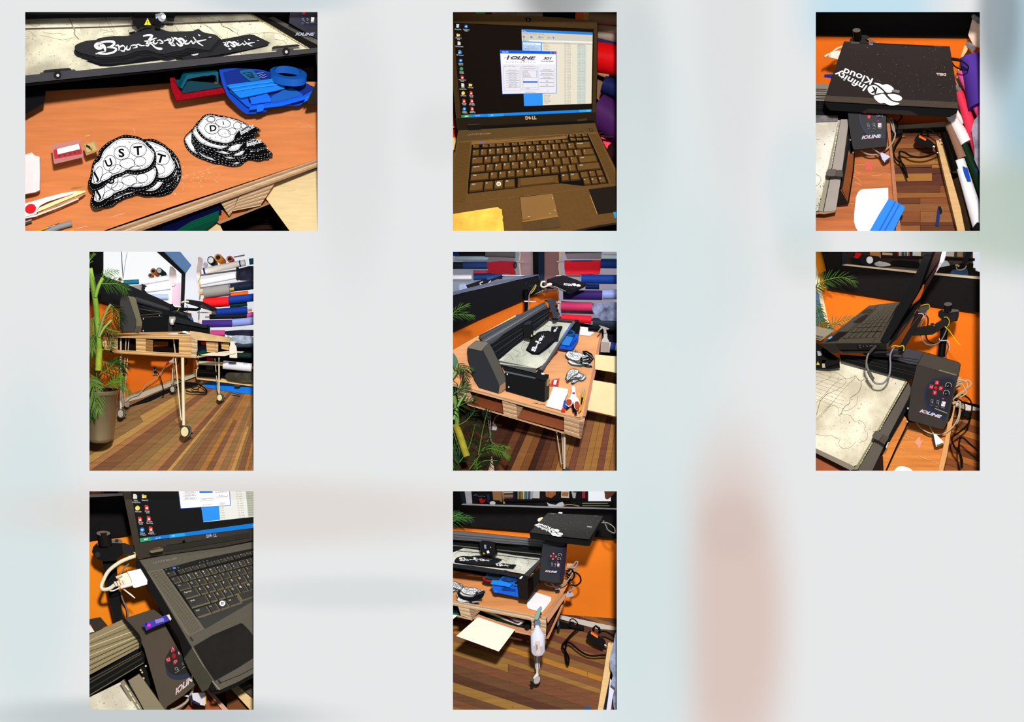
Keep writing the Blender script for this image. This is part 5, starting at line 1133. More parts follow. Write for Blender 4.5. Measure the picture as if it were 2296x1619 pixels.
# == picture 4: the pallet table from low down, palm at the left
pic(4)
def picture4():
 a=lambda:fr(195,560);b=lambda:fr(195,805)
 b()
 FD=pl('400,600,172 1500,250,180 1000,1510,40')
 fl=ST('floor',G().prism(P('-40,640 400,560 1470,220 2400,340 2400,1600 -40,1600'),lambda u,v:FD(u,v)+3,4),M('3a2416',.8))
 cols=[M(c,.5,var=.16,scale=14,kind='wood',ang=-30)for c in('b38a50','8c6a44','a5733f','80583c','b88c50','8a6442','a4744a','9a7648')]
 VX,VY=2588,-290;rnd=random.Random(11);ang=math.atan2(1250,2600);A1=math.radians(186);k=0
 an=math.radians(11)
 while an<math.radians(112):
  st=math.radians(rnd.uniform(1.2,2.9));r=[3600,2600,2050,1650,1300,1000,780,500];off=rnd.uniform(-90,90)
  R0=min(3600,1900/math.sin(an));cuts=[R0,500]if k%5<3 else[R0,R0*.6+off,500]
  for j in range(len(cuts)-1):
   pts=[(VX-cuts[j]*math.cos(an+.0012),VY+cuts[j]*math.sin(an+.0012)),(VX-cuts[j]*math.cos(an+st),VY+cuts[j]*math.sin(an+st)),(VX-(cuts[j+1]+3)*math.cos(an+st),VY+(cuts[j+1]+3)*math.sin(an+st)),(VX-(cuts[j+1]+3)*math.cos(an+.0012),VY+(cuts[j+1]+3)*math.sin(an+.0012))]
   if max(p[0]for p in pts)<-40 or min(p[1]for p in pts)>1560 or max(p[1]for p in pts)<180:continue
   mk('floor_plank',G().prism(P(pts),FD,2,rnd.uniform(0,.4)),rnd.choice(cols),fl)
  an+=st;k+=1
 a();ST('wall_back',G().prism(P('-40,600 500,650 1400,860 1500,1500 1500,1700 1000,1850 300,2120 -40,2200'),pl('0,700,186 400,2060,180 1470,1680,192'),3),M('d0681a',.7,var=.12,scale=5,bump=.1))
 ST('wall_right',G().prism(P('1220,-20 2330,-20 2330,1500 1480,1500 1300,900'),200,3),M('f2f4fb',.8,emis=.85,var=.05,scale=3))  # white wall made to glow, standing for bright light on it
 ST('window_1',G().prism(P('205,-20 905,-20 1275,300 1262,800 900,700 205,360'),196,3),M('f8fafc',.5,emis=.95))
 b();ST('baseboard_back',G().LF(P('395,570 800,430 1280,260 1470,188 1470,235 1270,310 800,500 560,610 395,640'),170,P('395,565 800,425 1280,255 1470,183 1470,235 1270,315 800,505 560,615 395,650'),178),M('b5a690',.6))
 one('wire_tray|long black cable tray along the floor by the baseboard|cable tray','520,655 800,520 1010,430 1240,350 1240,380 1010,490 800,600 540,715',160,'0d0a0a',6)
 one('tarpaulin|bright blue sheet on the floor under the rack|sheet','1560,340 1700,290 2330,370 2330,492 1900,440 1600,385',FD,'1f7fe0',2,lift=3,var=.15,scale=10)
 a()
 t=TH('mirror','big black framed mirror leaning over the cutter','mirror')
 SB('frame_side','-40,-20 207,-20 207,345 90,450 -40,500',172,M('1e1e22',.5),t,t=8)
 SB('frame_bottom','-40,330 207,345 350,402 560,478 950,650 1130,742 1380,880 1380,960 900,900 430,765 -40,640',168,M('17171b',.5,var=.2,scale=20),t,t=10)
 SB('frame_top','900,-20 1215,-20 1402,205 1322,322 1270,290',176,M('6f97cc',.4),t,t=6)  # top of the black frame coloured blue for the light on it
 SB('frame_inner_edge','880,-20 985,-20 1322,318 1304,790 1254,765 1268,325',172,M('15151a',.5),t,t=6)
 LN('frame_joint','1400,205 1320,320',.6,170,M('20304a'),t,7)
 for lab,A,B,r,h in(('white roll seen in the mirror upper row',(700,445),(1090,375),6.5,'e4e6ea'),('white roll seen in the mirror lower row',(770,545),(1115,500),6.5,'eceef2'),('teal roll seen in the mirror',(480,440),(690,430),5.5,'1f6a88'),('silver blue roll seen in the mirror bottom row',(860,640),(1090,640),7,'aab8d4')):
  RL(lab,A,B,r,h,186,186,ext=0)
 endroll('orange roll end seen in the mirror',(885,285),(940,330),6.5,6.5,'c96a32',178,186);endroll('black roll end with white core seen in the mirror',(965,280),(1030,330),6.5,7,'262c34',178,186,'c8ccd0','d8dce0')
 endroll('small brown roll end seen in the mirror',(845,345),(870,360),5,5,'7a5040',182,188);endroll('lone cardboard core seen in the mirror',(428,395),(440,400),4,4.6,'c8a888',182,188)
 one('draped_sheet|white crumpled sheet seen in the mirror|sheet','1110,220 1190,280 1195,430 1160,490 1105,440',184,'d8c8cc',3,2,var=.15)
 one('rack_board|pink lit wooden board seen in the mirror|board','1140,470 1256,440 1250,760 1130,740',190,'d8bccc',2);one('bracket|black bracket seen in the mirror|bracket','725,455 800,490 770,510 800,595 770,610 722,580',180,'1a1e26',4)
 one('wrapped_roll|clear wrapped roll seen in the mirror|roll','550,485 720,470 725,560 640,550',187,'8d8c88',4,var=.4,scale=30)
 WR('cord','450,-20,186 460,200,186 474,385,186',.9,M('5a6a80'),lb='blue cord hanging in front of the bright glass',cat='cord');WR('cord','535,-20,186 500,200,186 476,360,186',.5,M('b0bcc8'),lb='thin pale cord hanging beside the blue cord',cat='cord')
 t=TH('roll_rack','tall pale wooden rack of rolls on the right','rack');wm=M('dcb98a',.6)
 SB('rack_post','1490,100 1520,95 1540,300 1520,420 1535,600 1515,700 1510,1000 1490,1010 1505,700 1510,560 1490,440 1500,300',178,wm,t,t=5)
 for y0,y1 in((330,240),(505,420)):SB('shelf_board',[(1530,y0),(2330,y0-110),(2330,y0-85),(1530,y0+25)],176,M('c9bdb4',.6),t,t=4)
 for y,x0,x1,y1 in((568,1490,1570,560),(985,1480,1560,985),(848,1480,1740,850)):roll('rod',(x0,y),(x1,y1),1.2,1.2,M('a9a4a0',.3,metal=.4),t,170,170,k=8)
 b();LF('bottom_rail','1468,235 1700,255 2330,345 2330,385 1700,300 1480,275',128,'1468,225 1700,245 2330,335 2330,385 1700,300 1480,275',140,M('dfb878',.6,var=.1,scale=12,kind='wood'),t)
 SB('end_board','1462,20 1500,15 1500,130 1480,150 1445,150 1480,135 1475,60',132,wm,t,t=5);SB('end_board','1468,150 1490,150 1490,240 1468,240',132,wm,t,t=5);SB('block','1990,345 2080,352 2050,378 1990,370',124,M('5a4028'),t,t=6)
 SB('back_panel','1500,40 2330,-30 2330,300 1500,240',166,M('14101a',.8),t,t=3)
 a();SB('back_panel','1500,1215 2330,1300 2330,1530 1500,1530',166,M('1a1418',.8),t,t=3)
 R=RL
 one('draped_sheet|crumpled white sheet hanging at the rack top|sheet','1515,95 1560,130 1550,200 1530,300 1500,420 1470,310 1490,180',160,'dac8c4',6,2,var=.15,scale=30)
 endroll('black roll with white core on the rack top',(1668,138),(1720,190),8,9,'14171c',140,165,'c8ccd0','e8eaec');endroll('orange roll end on the rack top',(1768,102),(1830,160),8.5,8.5,'e8881c',138,165)
 endroll('red roll end on the rack top',(1926,120),(1950,145),7.5,7,'c42a40',142,165);endroll('pale roll end on the rack top',(1590,200),(1600,205),5,6,'c8c8e4',150,165,'d8d8e8','b8b8d0')
 one('patterned_scarf|brown patterned roll along the rack top|roll','1975,90 2130,60 2125,80 1985,105',150,'8a6a64',4,var=.5,scale=60)
 T=(2040-195)
 R('long white roll on the top shelf',(1545,292),(2135,172),7.2,'eee9e4',150,140,ext=0,tape=((.04,.08),(.87,.90)),tapec='1c3a78')
 R('white roll on the second row',(1530,442),(2008,352),6.5,'efeaec',150,142,ext=0)
 R('teal roll at the top right corner',(2190,160),(2330,140),7,'1c5a72',150,150,ext=0)
 one('bracket|black bracket holding the wrapped rolls|bracket','2012,240 2050,235 2055,300 2040,330 2045,420 2015,410',136,'1c2026',8)
 for q,l,d in(('2045,255 2330,215 2330,395 2060,415 2040,360','black roll in shiny wrap at the upper right',142),('1870,1100 2330,1085 2330,1170 1900,1160','black sheet roll in shiny wrap below the lavender one',140),('1950,1170 2100,1160 2330,1200 2330,1300 2060,1270 1990,1240','clear plastic bag bulging from the rack',136)):
  one('wrapped_roll|%s|roll'%l,q,d,'2a2a3c' if 'black' in l else 'a9b4c4',8,2,rough=.12,var=.6,scale=40)
 R('grey roll on the third row',(1572,585),(1925,535),12,'8f8c88',146,140);R('pale roll just under the grey one',(1590,640),(1925,625),6,'c8c4c4',156,150,ext=0)
 R('dark navy roll on the third row',(1935,515),(2330,470),9,'1b2638',146,140,ext=0);R('orange roll behind the blue one',(1930,612),(2175,588),5.5,'ee6418',152,150,ext=0)
 R('red roll on the fourth row',(1568,722),(1916,700),11,'e02226',144,138,ext=0);R('blue roll right of the red one',(1916,680),(2330,635),9,'1f3f96',144,138,ext=0)
 R('dark green roll behind the blue rolls',(1925,755),(2160,735),5,'0f3a34',152,150,ext=0);R('blue roll on the fifth row',(1738,848),(2165,818),8.5,'17398c',140,138)
 R('thin black roll under the blue one',(1650,908),(2160,895),6,'1c1c26',140,138);R('pink roll at the right edge',(2165,882),(2330,868),5.5,'d0509a',140,138,ext=0)
 R('purple roll on the sixth row',(1550,1003),(1958,995),8.5,'4a3486',140,136,ext=0);R('lavender wrapped roll beside the purple one',(1962,990),(2330,955),9,'8f9fd8',140,136,rough=.15,ext=0)
 R('pink roll near the cutter end',(1668,1132),(1860,1132),7,'c84a86',138,136,ext=0);R('dark grey roll beneath the clear bag',(2010,1292),(2330,1290),6,'3a4250',142,140,ext=0);R('dark green roll beneath the table boards',(2040,1432),(2225,1440),6,'1a3230',140,140,ext=0)
 b();R('cream tube in the lowest rack',(1505,52),(1835,68),4.5,'d8c8a4',124,122,ext=0);R('white roll with two blue tape tabs',(1838,78),(2228,118),9.5,'e9e6ea',116,112,ext=8)
 for q in('1915,42 2010,48 2005,62 1900,54','2110,60 2168,64 2165,76 2108,72'):one('blue_tape|blue tape tab on the white roll, %s|tape'%('larger left one' if '1915' in q else 'smaller right one'),q,106,'2f5fc0',1)
 R('glossy black roll in the lowest rack',(1488,185),(1812,205),9.5,'0e0c0c',122,118,ext=0,rough=.2);one('wrapped_roll|shiny wrapped roll on the bottom rail|roll','1885,195 2000,185 2330,205 2330,325 1900,285',116,'4a4638',8,2,rough=.12,var=.7,scale=35)
 for x in(1650,):one('carton|red and white carton inside the rack|box','1612,-20 1705,-20 1705,28 1612,28',150,'b02830',5);one('carton|grey boxed label inside the rack|box','1608,95 1700,92 1698,155 1606,150',150,'4a4648',4)
 bk=M('100e0e',.5)
 one('heat_gun|black heat gun lying on the floor near the rack|heat gun','1270,330 1340,308 1450,320 1500,338 1480,358 1400,372 1290,372',150,'0c0b0c',8,2)
 WR('power_lead','1145,340,158 1160,290,158 1210,272,158 1260,290,156 1280,330,152 1270,400,150',1.1,bk,lb='black cord arching behind the big leg',cat='cord');WR('power_lead','1330,430,140 1400,450,138 1500,450,136 1590,462,134 1615,440,136 1590,400,140 1530,360,146 1500,345,148',1.5,bk,lb='black cord looping on the floor near the rack',cat='cord')
 WR('power_lead','1405,375,144 1430,410,142 1490,410,142 1510,380,144',1.2,bk,lb='short black cord loop under the heat gun',cat='cord');WR('caster_chrome','1520,290,140 1560,295,140 1530,330,140',2.4,M('8a8880',.2,metal=.8),lb='chrome caster of the roll rack',cat='wheel')
 one('tape_strip|thin dark blue tape strip on the floor|tape','1945,456 1990,462 2072,490 2060,497 1960,470',120,'2a3a70',1)
 o=TH('wall_outlet','metal wall outlet with a black plug in it','outlet');SB('plate','880,98 918,94 920,208 882,214',176,M('a89a90',.4),o,t=2);SB('socket','888,108 912,106 912,142 888,146',175,M('2a2020'),o,t=1,lift=1);SB('plug','886,158 912,152 935,170 930,190 895,195',170,bk,o,t=6)
 WR('black_cable','925,178,168 955,200,166 990,280,166 1020,400,162 1022,500,158 1000,525,158',1.1,bk,lb='black cable running down from the wall outlet',cat='cable')
 p=TH('power_strip','white power strip with red light hung under the table','power strip');SB('body','1060,60 1150,0 1165,30 1070,92 1050,85',150,M('b8aa98',.5),p,t=6);SB('red_light','1062,50 1100,36 1108,56 1072,76',149,M('e02818',emis=.6),p,t=2,lift=2)
 WR('grey_cable','1062,88,150 1000,170,158 950,240,160 870,300,160 790,350,160 740,420,160 680,475,156 600,490,150 520,540,140 478,610,136',.9,M('a89c98',.5),lb='long grey cable sagging across the orange wall',cat='cable')
 one('plug_adapter|white plug adapter beside the left caster|adapter','500,595 540,585 565,600 555,650 520,655 490,625',138,'b8aa98',8)
# ---------------- table
 a();t=TH('pallet_table','plywood pallet table on white hairpin legs with casters','table')
 py=[M(c,.7,var=.12,scale=14,kind='wood')for c in('d0a870','b98c58','dcb884')]
 SB('slot_shade','300,1195 1250,1200 1250,1400 300,1390',124,M('1a0c08',.8),t,t=3)  # dark sheet fills the open slot in place of shade
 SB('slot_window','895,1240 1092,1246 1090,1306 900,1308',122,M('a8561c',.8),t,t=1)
 lam('top_ply','228,1142 1418,1150 1420,1215 236,1188',6,pl('228,1142,92 1418,1150,52 236,1188,92'),py,t,t=14,jut=1.0,seed=1)
 lam('bottom_ply','300,1350 1418,1408 1415,1466 365,1402',5,pl('300,1350,92 1418,1408,52 365,1402,90'),py,t,t=14,jut=1.0,seed=2)
 for k,(q,d)in enumerate((('180,1195 410,1200 410,1378 225,1350',94),('655,1202 790,1208 790,1388 658,1374',78),('1242,1212 1418,1215 1412,1412 1240,1405',56))):lam('spacer_block',q,9,d,py,t,t=12,jut=1.2,seed=k+3)
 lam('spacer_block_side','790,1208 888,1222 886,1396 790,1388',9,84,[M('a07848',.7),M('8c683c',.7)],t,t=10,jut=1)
 sp=[M(c,.7,var=.1)for c in('c8aa84','b09068','d8c09c')]
 LF('corner_top','1395,1100 1495,1115 1935,1195 1930,1255 1495,1225 1410,1195 1385,1150',50,'1395,1100 1495,1112 1940,1190 1935,1250 1495,1225 1410,1195 1385,1150',66,M('cfae80',.6,var=.2,scale=40),t)
 lam('corner_block','1412,1205 1492,1225 1480,1468 1405,1462',10,50,sp,t,t=12,jut=1.4,seed=9)
 lam('spacer_block','1608,1245 1738,1252 1735,1395 1620,1385',9,62,py,t,t=10,seed=6);lam('spacer_block','1740,1252 1775,1255 1772,1385 1736,1392',8,64,sp,t,t=8,seed=7);lam('spacer_block','1815,1258 1922,1262 1918,1362 1818,1345',7,66,py,t,t=8,seed=8)
 SB('side_shade_sheet','1490,1225 1930,1255 1925,1400 1490,1430',84,M('0c0808',.8),t,t=3)  # dark sheet stands for the shade between the side blocks
 SB('slot_glimpse','1535,1250 1610,1252 1608,1290 1545,1285',82,M('c82a28',.7),t,t=1);SB('slot_glimpse','1790,1262 1808,1262 1806,1300 1792,1298',82,M('c82a28',.7),t,t=1)
 SB('table_back','1480,1440 1930,1396 1920,1412 1490,1462',58,sp[0],t,t=6)
 SB('top_face','228,1145 700,1120 1400,1105 1400,1150',70,M('b98a58',.5),t,t=14)
 th=TH('felt_sheets','dark green and blue felt sheets curled in the table slot','fabric')
 for k,(c,dy)in enumerate((('141c18',0),('101828',22),('1c1c48',44),('12482e',62))):SB('sheet',[(1492,1340+dy),(1560,1300+dy),(1640,1310+dy),(1700,1375+dy*.4),(1560,1400+dy*.4),(1500,1425)],80-k*2,M(c,.9),th,t=2)
 one('plywood_board|white board sticking out of the slot, nearer and lower|board','1530,1425 1690,1392 2010,1402 1860,1440 1560,1432',50,'e2d2b8',4);one('plywood_board|white board sticking out of the far slot|board','1765,1386 1900,1374 2122,1380 2100,1394 1780,1394',60,'e8dcc4',3)
 lg=M('e6d8b4',.4);L2=M('cfc0a4',.4)
 b()
 def leg(lab,s,r,rods,cx,cy,rx,ry,d,side=1,m=lg):
  x=TH('hairpin_leg',lab,'leg','hairpin legs of the pallet table');o=WR('tube',s,r,m,x,n=1,k=12)
  for q in rods:WR('rod',q,r*.42,m,x,n=2)
  caster(x,cx,cy,rx,ry,d,side=side,face='e0cf9c' if m is lg else 'a89c8c')
 leg('large front leg of the pallet table on a cream caster','1292,-20,40 1300,500,40 1307,900,38',3.6,['1195,-10,48 1215,200,46 1268,785,42 1282,808,42 1296,812,41'],1320,985,62,80,34)
 leg('right leg of the pallet table near the blue sheet','1782,-20,110 1782,470,108',1.7,['1725,-10,112 1765,420,110 1780,440,110'],1790,523,40,50,100)
 leg('far leg of the pallet table beside the orange wall','1160,-20,150 1140,340,148',1.5,['1192,-20,150 1160,320,148','1145,340,148 1140,380,148'],1148,412,36,44,142,1,L2)
 leg('left leg of the pallet table beside the metal pot','445,-20,120 447,680,116',2.6,['505,-20,120 468,590,118 455,640,117','540,-20,120 486,600,118 470,640,117'],446,740,44,64,110,1,L2)
 a();leg_=M('c8bca8',.4)
 for s in('448,1200,112 448,1460,112','1165,1210,100 1188,1400,98'):WR('leg_bracket',s,2.2 if '448' in s else 1.6,leg_,t,n=1)
 for s in('520,1205,110 512,1360,110','560,1205,110 548,1362,110','1205,1450,100 1175,1530,100','1290,1465,60 1292,1560,60'):WR('leg_rod',s,1.1 if not '1290' in s else 3.4,leg_ if not '1290' in s else lg,t,n=1)
 WR('black_cable','1245,1460,120 1225,1530,120 1190,1560,120 1170,1500,120',1.3,bk,lb='black cable loop hanging under the table, left one',cat='cable');WR('black_cable','1325,1460,110 1345,1500,110 1335,1545,110 1310,1550,110',1.3,bk,lb='black cable loop hanging under the table, right one',cat='cable')
# ---------------- cutter
 m=TH('cutting_machine','black flatbed cutter with rounded end cover on the table','machine')
 SB('gantry_body','600,680 1350,905 1440,985 1300,1000 1090,880 700,900',112,M('0b0b0d',.5),m,t=10)
 roll('gantry_tube',(640,672),(1385,905),6.5,3.6,M('3a3a3e',.4,metal=.15),m,104,130)
 for q in('690,745 1000,840','700,800 900,830 1010,845','730,885 1010,862','735,915 1010,900'):LN('rail',q,1.4,92,M('25262a',.3)if '745' in q else M('4a4a44',.3),m,10)
 SB('carriage','1010,845 1070,815 1120,822 1200,905 1110,910 1050,890 1005,905',86,M('0d0d10',.5),m,t=8)
 SB('side_panel','735,900 1010,895 1090,905 1150,930 1150,1145 720,1148 740,1000',84,M('060607',.5),m,t=10)
 SB('front_edge_post','1090,930 1150,940 1148,1142 1092,1142',78,M('26282c',.5),m,t=6)
 SB('front_panel','1150,940 1660,1030 1668,1160 1480,1122 1150,1142',92,M('08080a',.5),m,t=6)
 SB('front_rail','1150,900 1200,905 1650,1035 1640,1060 1600,1062 1190,985 1150,960',84,M('1e2024',.4),m,t=5)
 SB('end_knob','1610,1025 1635,1012 1660,1035 1665,1165 1640,1160 1640,1060',80,M('141518',.4),m,t=5)
 hd=SB('control_head','1350,880 1425,922 1440,985 1400,982 1372,935',112,M('3a5a86',.4),m,t=6);mk('dial',G().disc(P('1420,968')[0],2.6,2.6,108,5,k=12),M('101014'),hd)  # head end painted blue for the light falling on it
 mk('bolt',G().disc(P('758,936')[0],1.1,1.3,83,2,k=8),M('e8e8e8'),m);mk('bolt',G().disc(P('756,1097')[0],1.1,1.3,83,2,k=8),M('e8e8e8'),m);mk('bolt',G().disc(P('975,887')[0],1,1.2,80,2,k=8),M('a8c8e8'),m)
 c=SB('end_cover_side','455,640 480,628 545,622 560,650 660,965 655,1060 645,1115 470,1102 440,1060 440,720',66,M('3c3a38',.4),m,t=10,bev=.8)
 SB('end_cover_front','545,622 640,642 655,665 742,985 738,1060 700,1126 645,1118 658,1058 662,962 560,650',68,M('6c6650',.4),c,t=10,bev=.6)
 SB('end_cover_foot','645,1030 738,1035 735,1062 700,1127 640,1117',66,M('4c4636',.4),c,t=3)
 tg=TH('plastic_pouch','small clear plastic pouch hanging on the cutter corner','pouch');SB('pouch','1110,905 1190,905 1195,940 1165,1020 1125,1012 1112,980',66,M('9c9a92',.15,var=.3,scale=40),tg,t=3);SB('paper_slip','1130,940 1170,935 1155,1000 1130,990',64,M('e4dcd0'),tg,t=1)
 for nlc,q,h in(('paper_sheet|white papers lying on the table beside the cutter|paper','1080,1138 1160,1128 1400,1125 1400,1145 1090,1148','dcd4cc'),('scissors|red and white scissor handle on the table|scissors','1225,1132 1270,1125 1340,1130 1350,1142 1230,1142','d03428'),('scissors|white plastic cap beside the red handle|cap','1285,1105 1330,1100 1370,1118 1350,1128 1290,1122','ece4dc'),('felt_patch|dark felt patches lying on the table far corner|patch','1520,1135 1600,1130 1700,1165 1740,1185 1640,1170 1540,1160','15151a')):
  one(nlc,q,60,h,4)
 t=TH('laptop','closed laptop seen from below on a swing arm','laptop');LF('body','1335,675 1400,680 1560,705 1752,800 1735,832 1700,835 1340,725',96,'1335,670 1400,675 1560,700 1755,795 1745,835 1700,838 1335,725',112,M('121216',.35),t);SB('underside_panel','1500,760 1560,740 1660,800 1640,815',94,M('3a2a26',.5),t,t=2)
 t=TH('clamp_arm','black jointed arm behind the laptop','arm');WR('arm','1130,790,112 1300,800,108 1480,812,104 1530,790,102',3.2,M('0e1014',.4),t,n=1,k=10);roll('clamp',(1135,735),(1140,810),3.6,4.4,M('16181c'),t,110,110);roll('joint',(1320,785),(1320,830),3.4,3.4,M('16181c'),t,104,104)
 WR('white_cable','1275,715,100 1300,705,98 1350,700,96 1370,710,96',2.2,M('cfc8b0',.4),lb='white cable plugs at the laptop corner',cat='cable');WR('thin_cable','1200,825,108 1290,860,106 1340,850,106 1360,800,104 1340,750,102',.8,M('30404a'),lb='thin cable looping below the arm',cat='cable');WR('yellow_tie','1240,785,102 1232,810,102 1210,832,102',.8,M('b8b428'),lb='yellow tie on the arm',cat='tie')
 t=TH('spray_bottle','white spray bottle on the table far corner','bottle')
 mk('bottle',G().prism(sm(P('1945,1230 1985,1230 2000,1280 2022,1320 2032,1450 2020,1465 1940,1462 1928,1448 1925,1330 1935,1290'),3),54,12),M('e6dccc',.3),t,bev=.5)
 SB('trigger_head','1895,1160 1940,1185 1990,1195 1985,1235 1945,1235 1935,1200 1900,1180',52,M('8f9a8c',.4),t,t=6)
# ---------------- potted palm
 t=TH('potted_palm','green potted palm in a brushed metal pot','plant')
 b();g=G();N=28
 rings=[(400,258,178,52,30),(455,250,170,48,30),(468,242,162,46,32),(1060,215,150,60,40),(1085,205,140,60,40)]
 pot=M('a08a68',.28,metal=.55,var=.15,scale=6)
 prev=None
 for cy,w,h_,e,d in[(415,268,0,30,26),(470,262,0,34,26),(472,248,0,34,30),(1040,212,0,52,34),(1090,198,0,55,36)]:
  ring=[];c=P([(170 if cy<900 else 160,cy)])[0]
  for i in range(N):
   an=i*math.tau/N;ring.append(len(g.V));g.V.append(W(c[0]+w*.95/6.042*math.cos(an),c[1]+e*1.0/6.042*math.sin(an),max(4,d+38-38*math.sin(an))))
  if prev:g.side(prev,ring)
  prev=ring
 g.F.append(prev);mk('pot',g,pot,t,smooth=True)
 mk('soil',G().disc(P('170,412')[0],38,4.5,60,3,k=24),M('2a1c10'),t)
 a();GR=[M(c,.45,var=.2,scale=30)for c in('4f7a2c','35602a','24461f','7c9a50','5c8a3a')]
 sg=M('9aa838',.5,var=.25,scale=40)
 WR('stem','155,1520,44 165,1400,46 150,1150,48 135,960,50 115,750,52 95,600,54 60,400,54 30,250,54',6.5,M('7fa03c',.5,var=.2,scale=30),t,k=12);WR('trunk','150,1640,36 155,1500,38 165,1340,42',7.5,sg,t,k=12);WR('shoot','150,1180,42 190,1020,40 260,830,40 320,740,42',3.2,M('8a9a5a',.5),t);WR('shoot','110,640,46 150,500,44 210,380,44',4.2,M('8fb04a',.5),t)
 WR('shoot','165,1180,36 230,1060,34 335,950,34',2.6,M('9ab85a',.5),t)
 F=frond
 F('frond','180,460 300,462 420,465 530,540',15,22,GR[0],t,44,62,.2,2.2,seed=1);F('frond','200,380 240,330 300,300 400,290',8,15,GR[4],t,50,55,.3,2,seed=2)
 F('frond','320,745 330,860 300,1000 260,1130',14,26,GR[2],t,52,66,.25,2.4,seed=3);F('frond','320,745 380,800 430,900 440,1050',10,20,GR[2],t,56,60,.4,2.3,seed=4)
 F('frond','130,560 80,500 40,400 20,330',8,22,GR[4],t,50,40,.3,3,seed=5);F('frond','20,200 40,120 80,60',5,14,GR[0],t,50,30,.3,3,seed=6)
 F('frond','100,900 60,1000 50,1150 80,1350',12,28,GR[3],t,38,40,.4,3,seed=7);F('frond','150,1000 250,1060 350,1100 420,1110',8,14,GR[3],t,40,40,.4,2,seed=8)
 F('frond','120,1150 60,1250 20,1450',10,26,GR[1],t,40,50,.3,3,seed=9);F('frond','170,1380 260,1330 330,1290 340,1280',8,18,GR[1],t,44,60,.1,2.2,seed=10)
 b();F('frond','180,20 300,60 420,40 500,100',14,26,GR[2],t,56,60,.5,2.6,seed=11);F('frond','200,200 300,120 400,20',12,24,GR[1],t,50,60,.3,2.6,seed=12)
 F('frond','250,360 350,320 450,330 570,440',12,16,GR[4],t,36,50,.5,2.6,seed=13);F('frond','300,390 360,300 440,230 460,260',10,16,M('6ea83c',.45),t,38,50,.3,2.6,seed=14)
 F('frond','20,250 60,330 120,500 150,700',16,30,GR[3],t,24,50,.3,3.2,seed=15,sides=(1,-1));F('frond','-20,300 10,450 40,600 60,780',12,26,GR[1],t,22,45,.3,3.2,seed=16);F('frond','160,380 130,250 110,100',10,22,GR[2],t,46,55,.2,3,seed=17);F('frond','60,220 100,300 180,380',8,18,GR[3],t,30,50,.1,2.6,seed=18)
picture4()
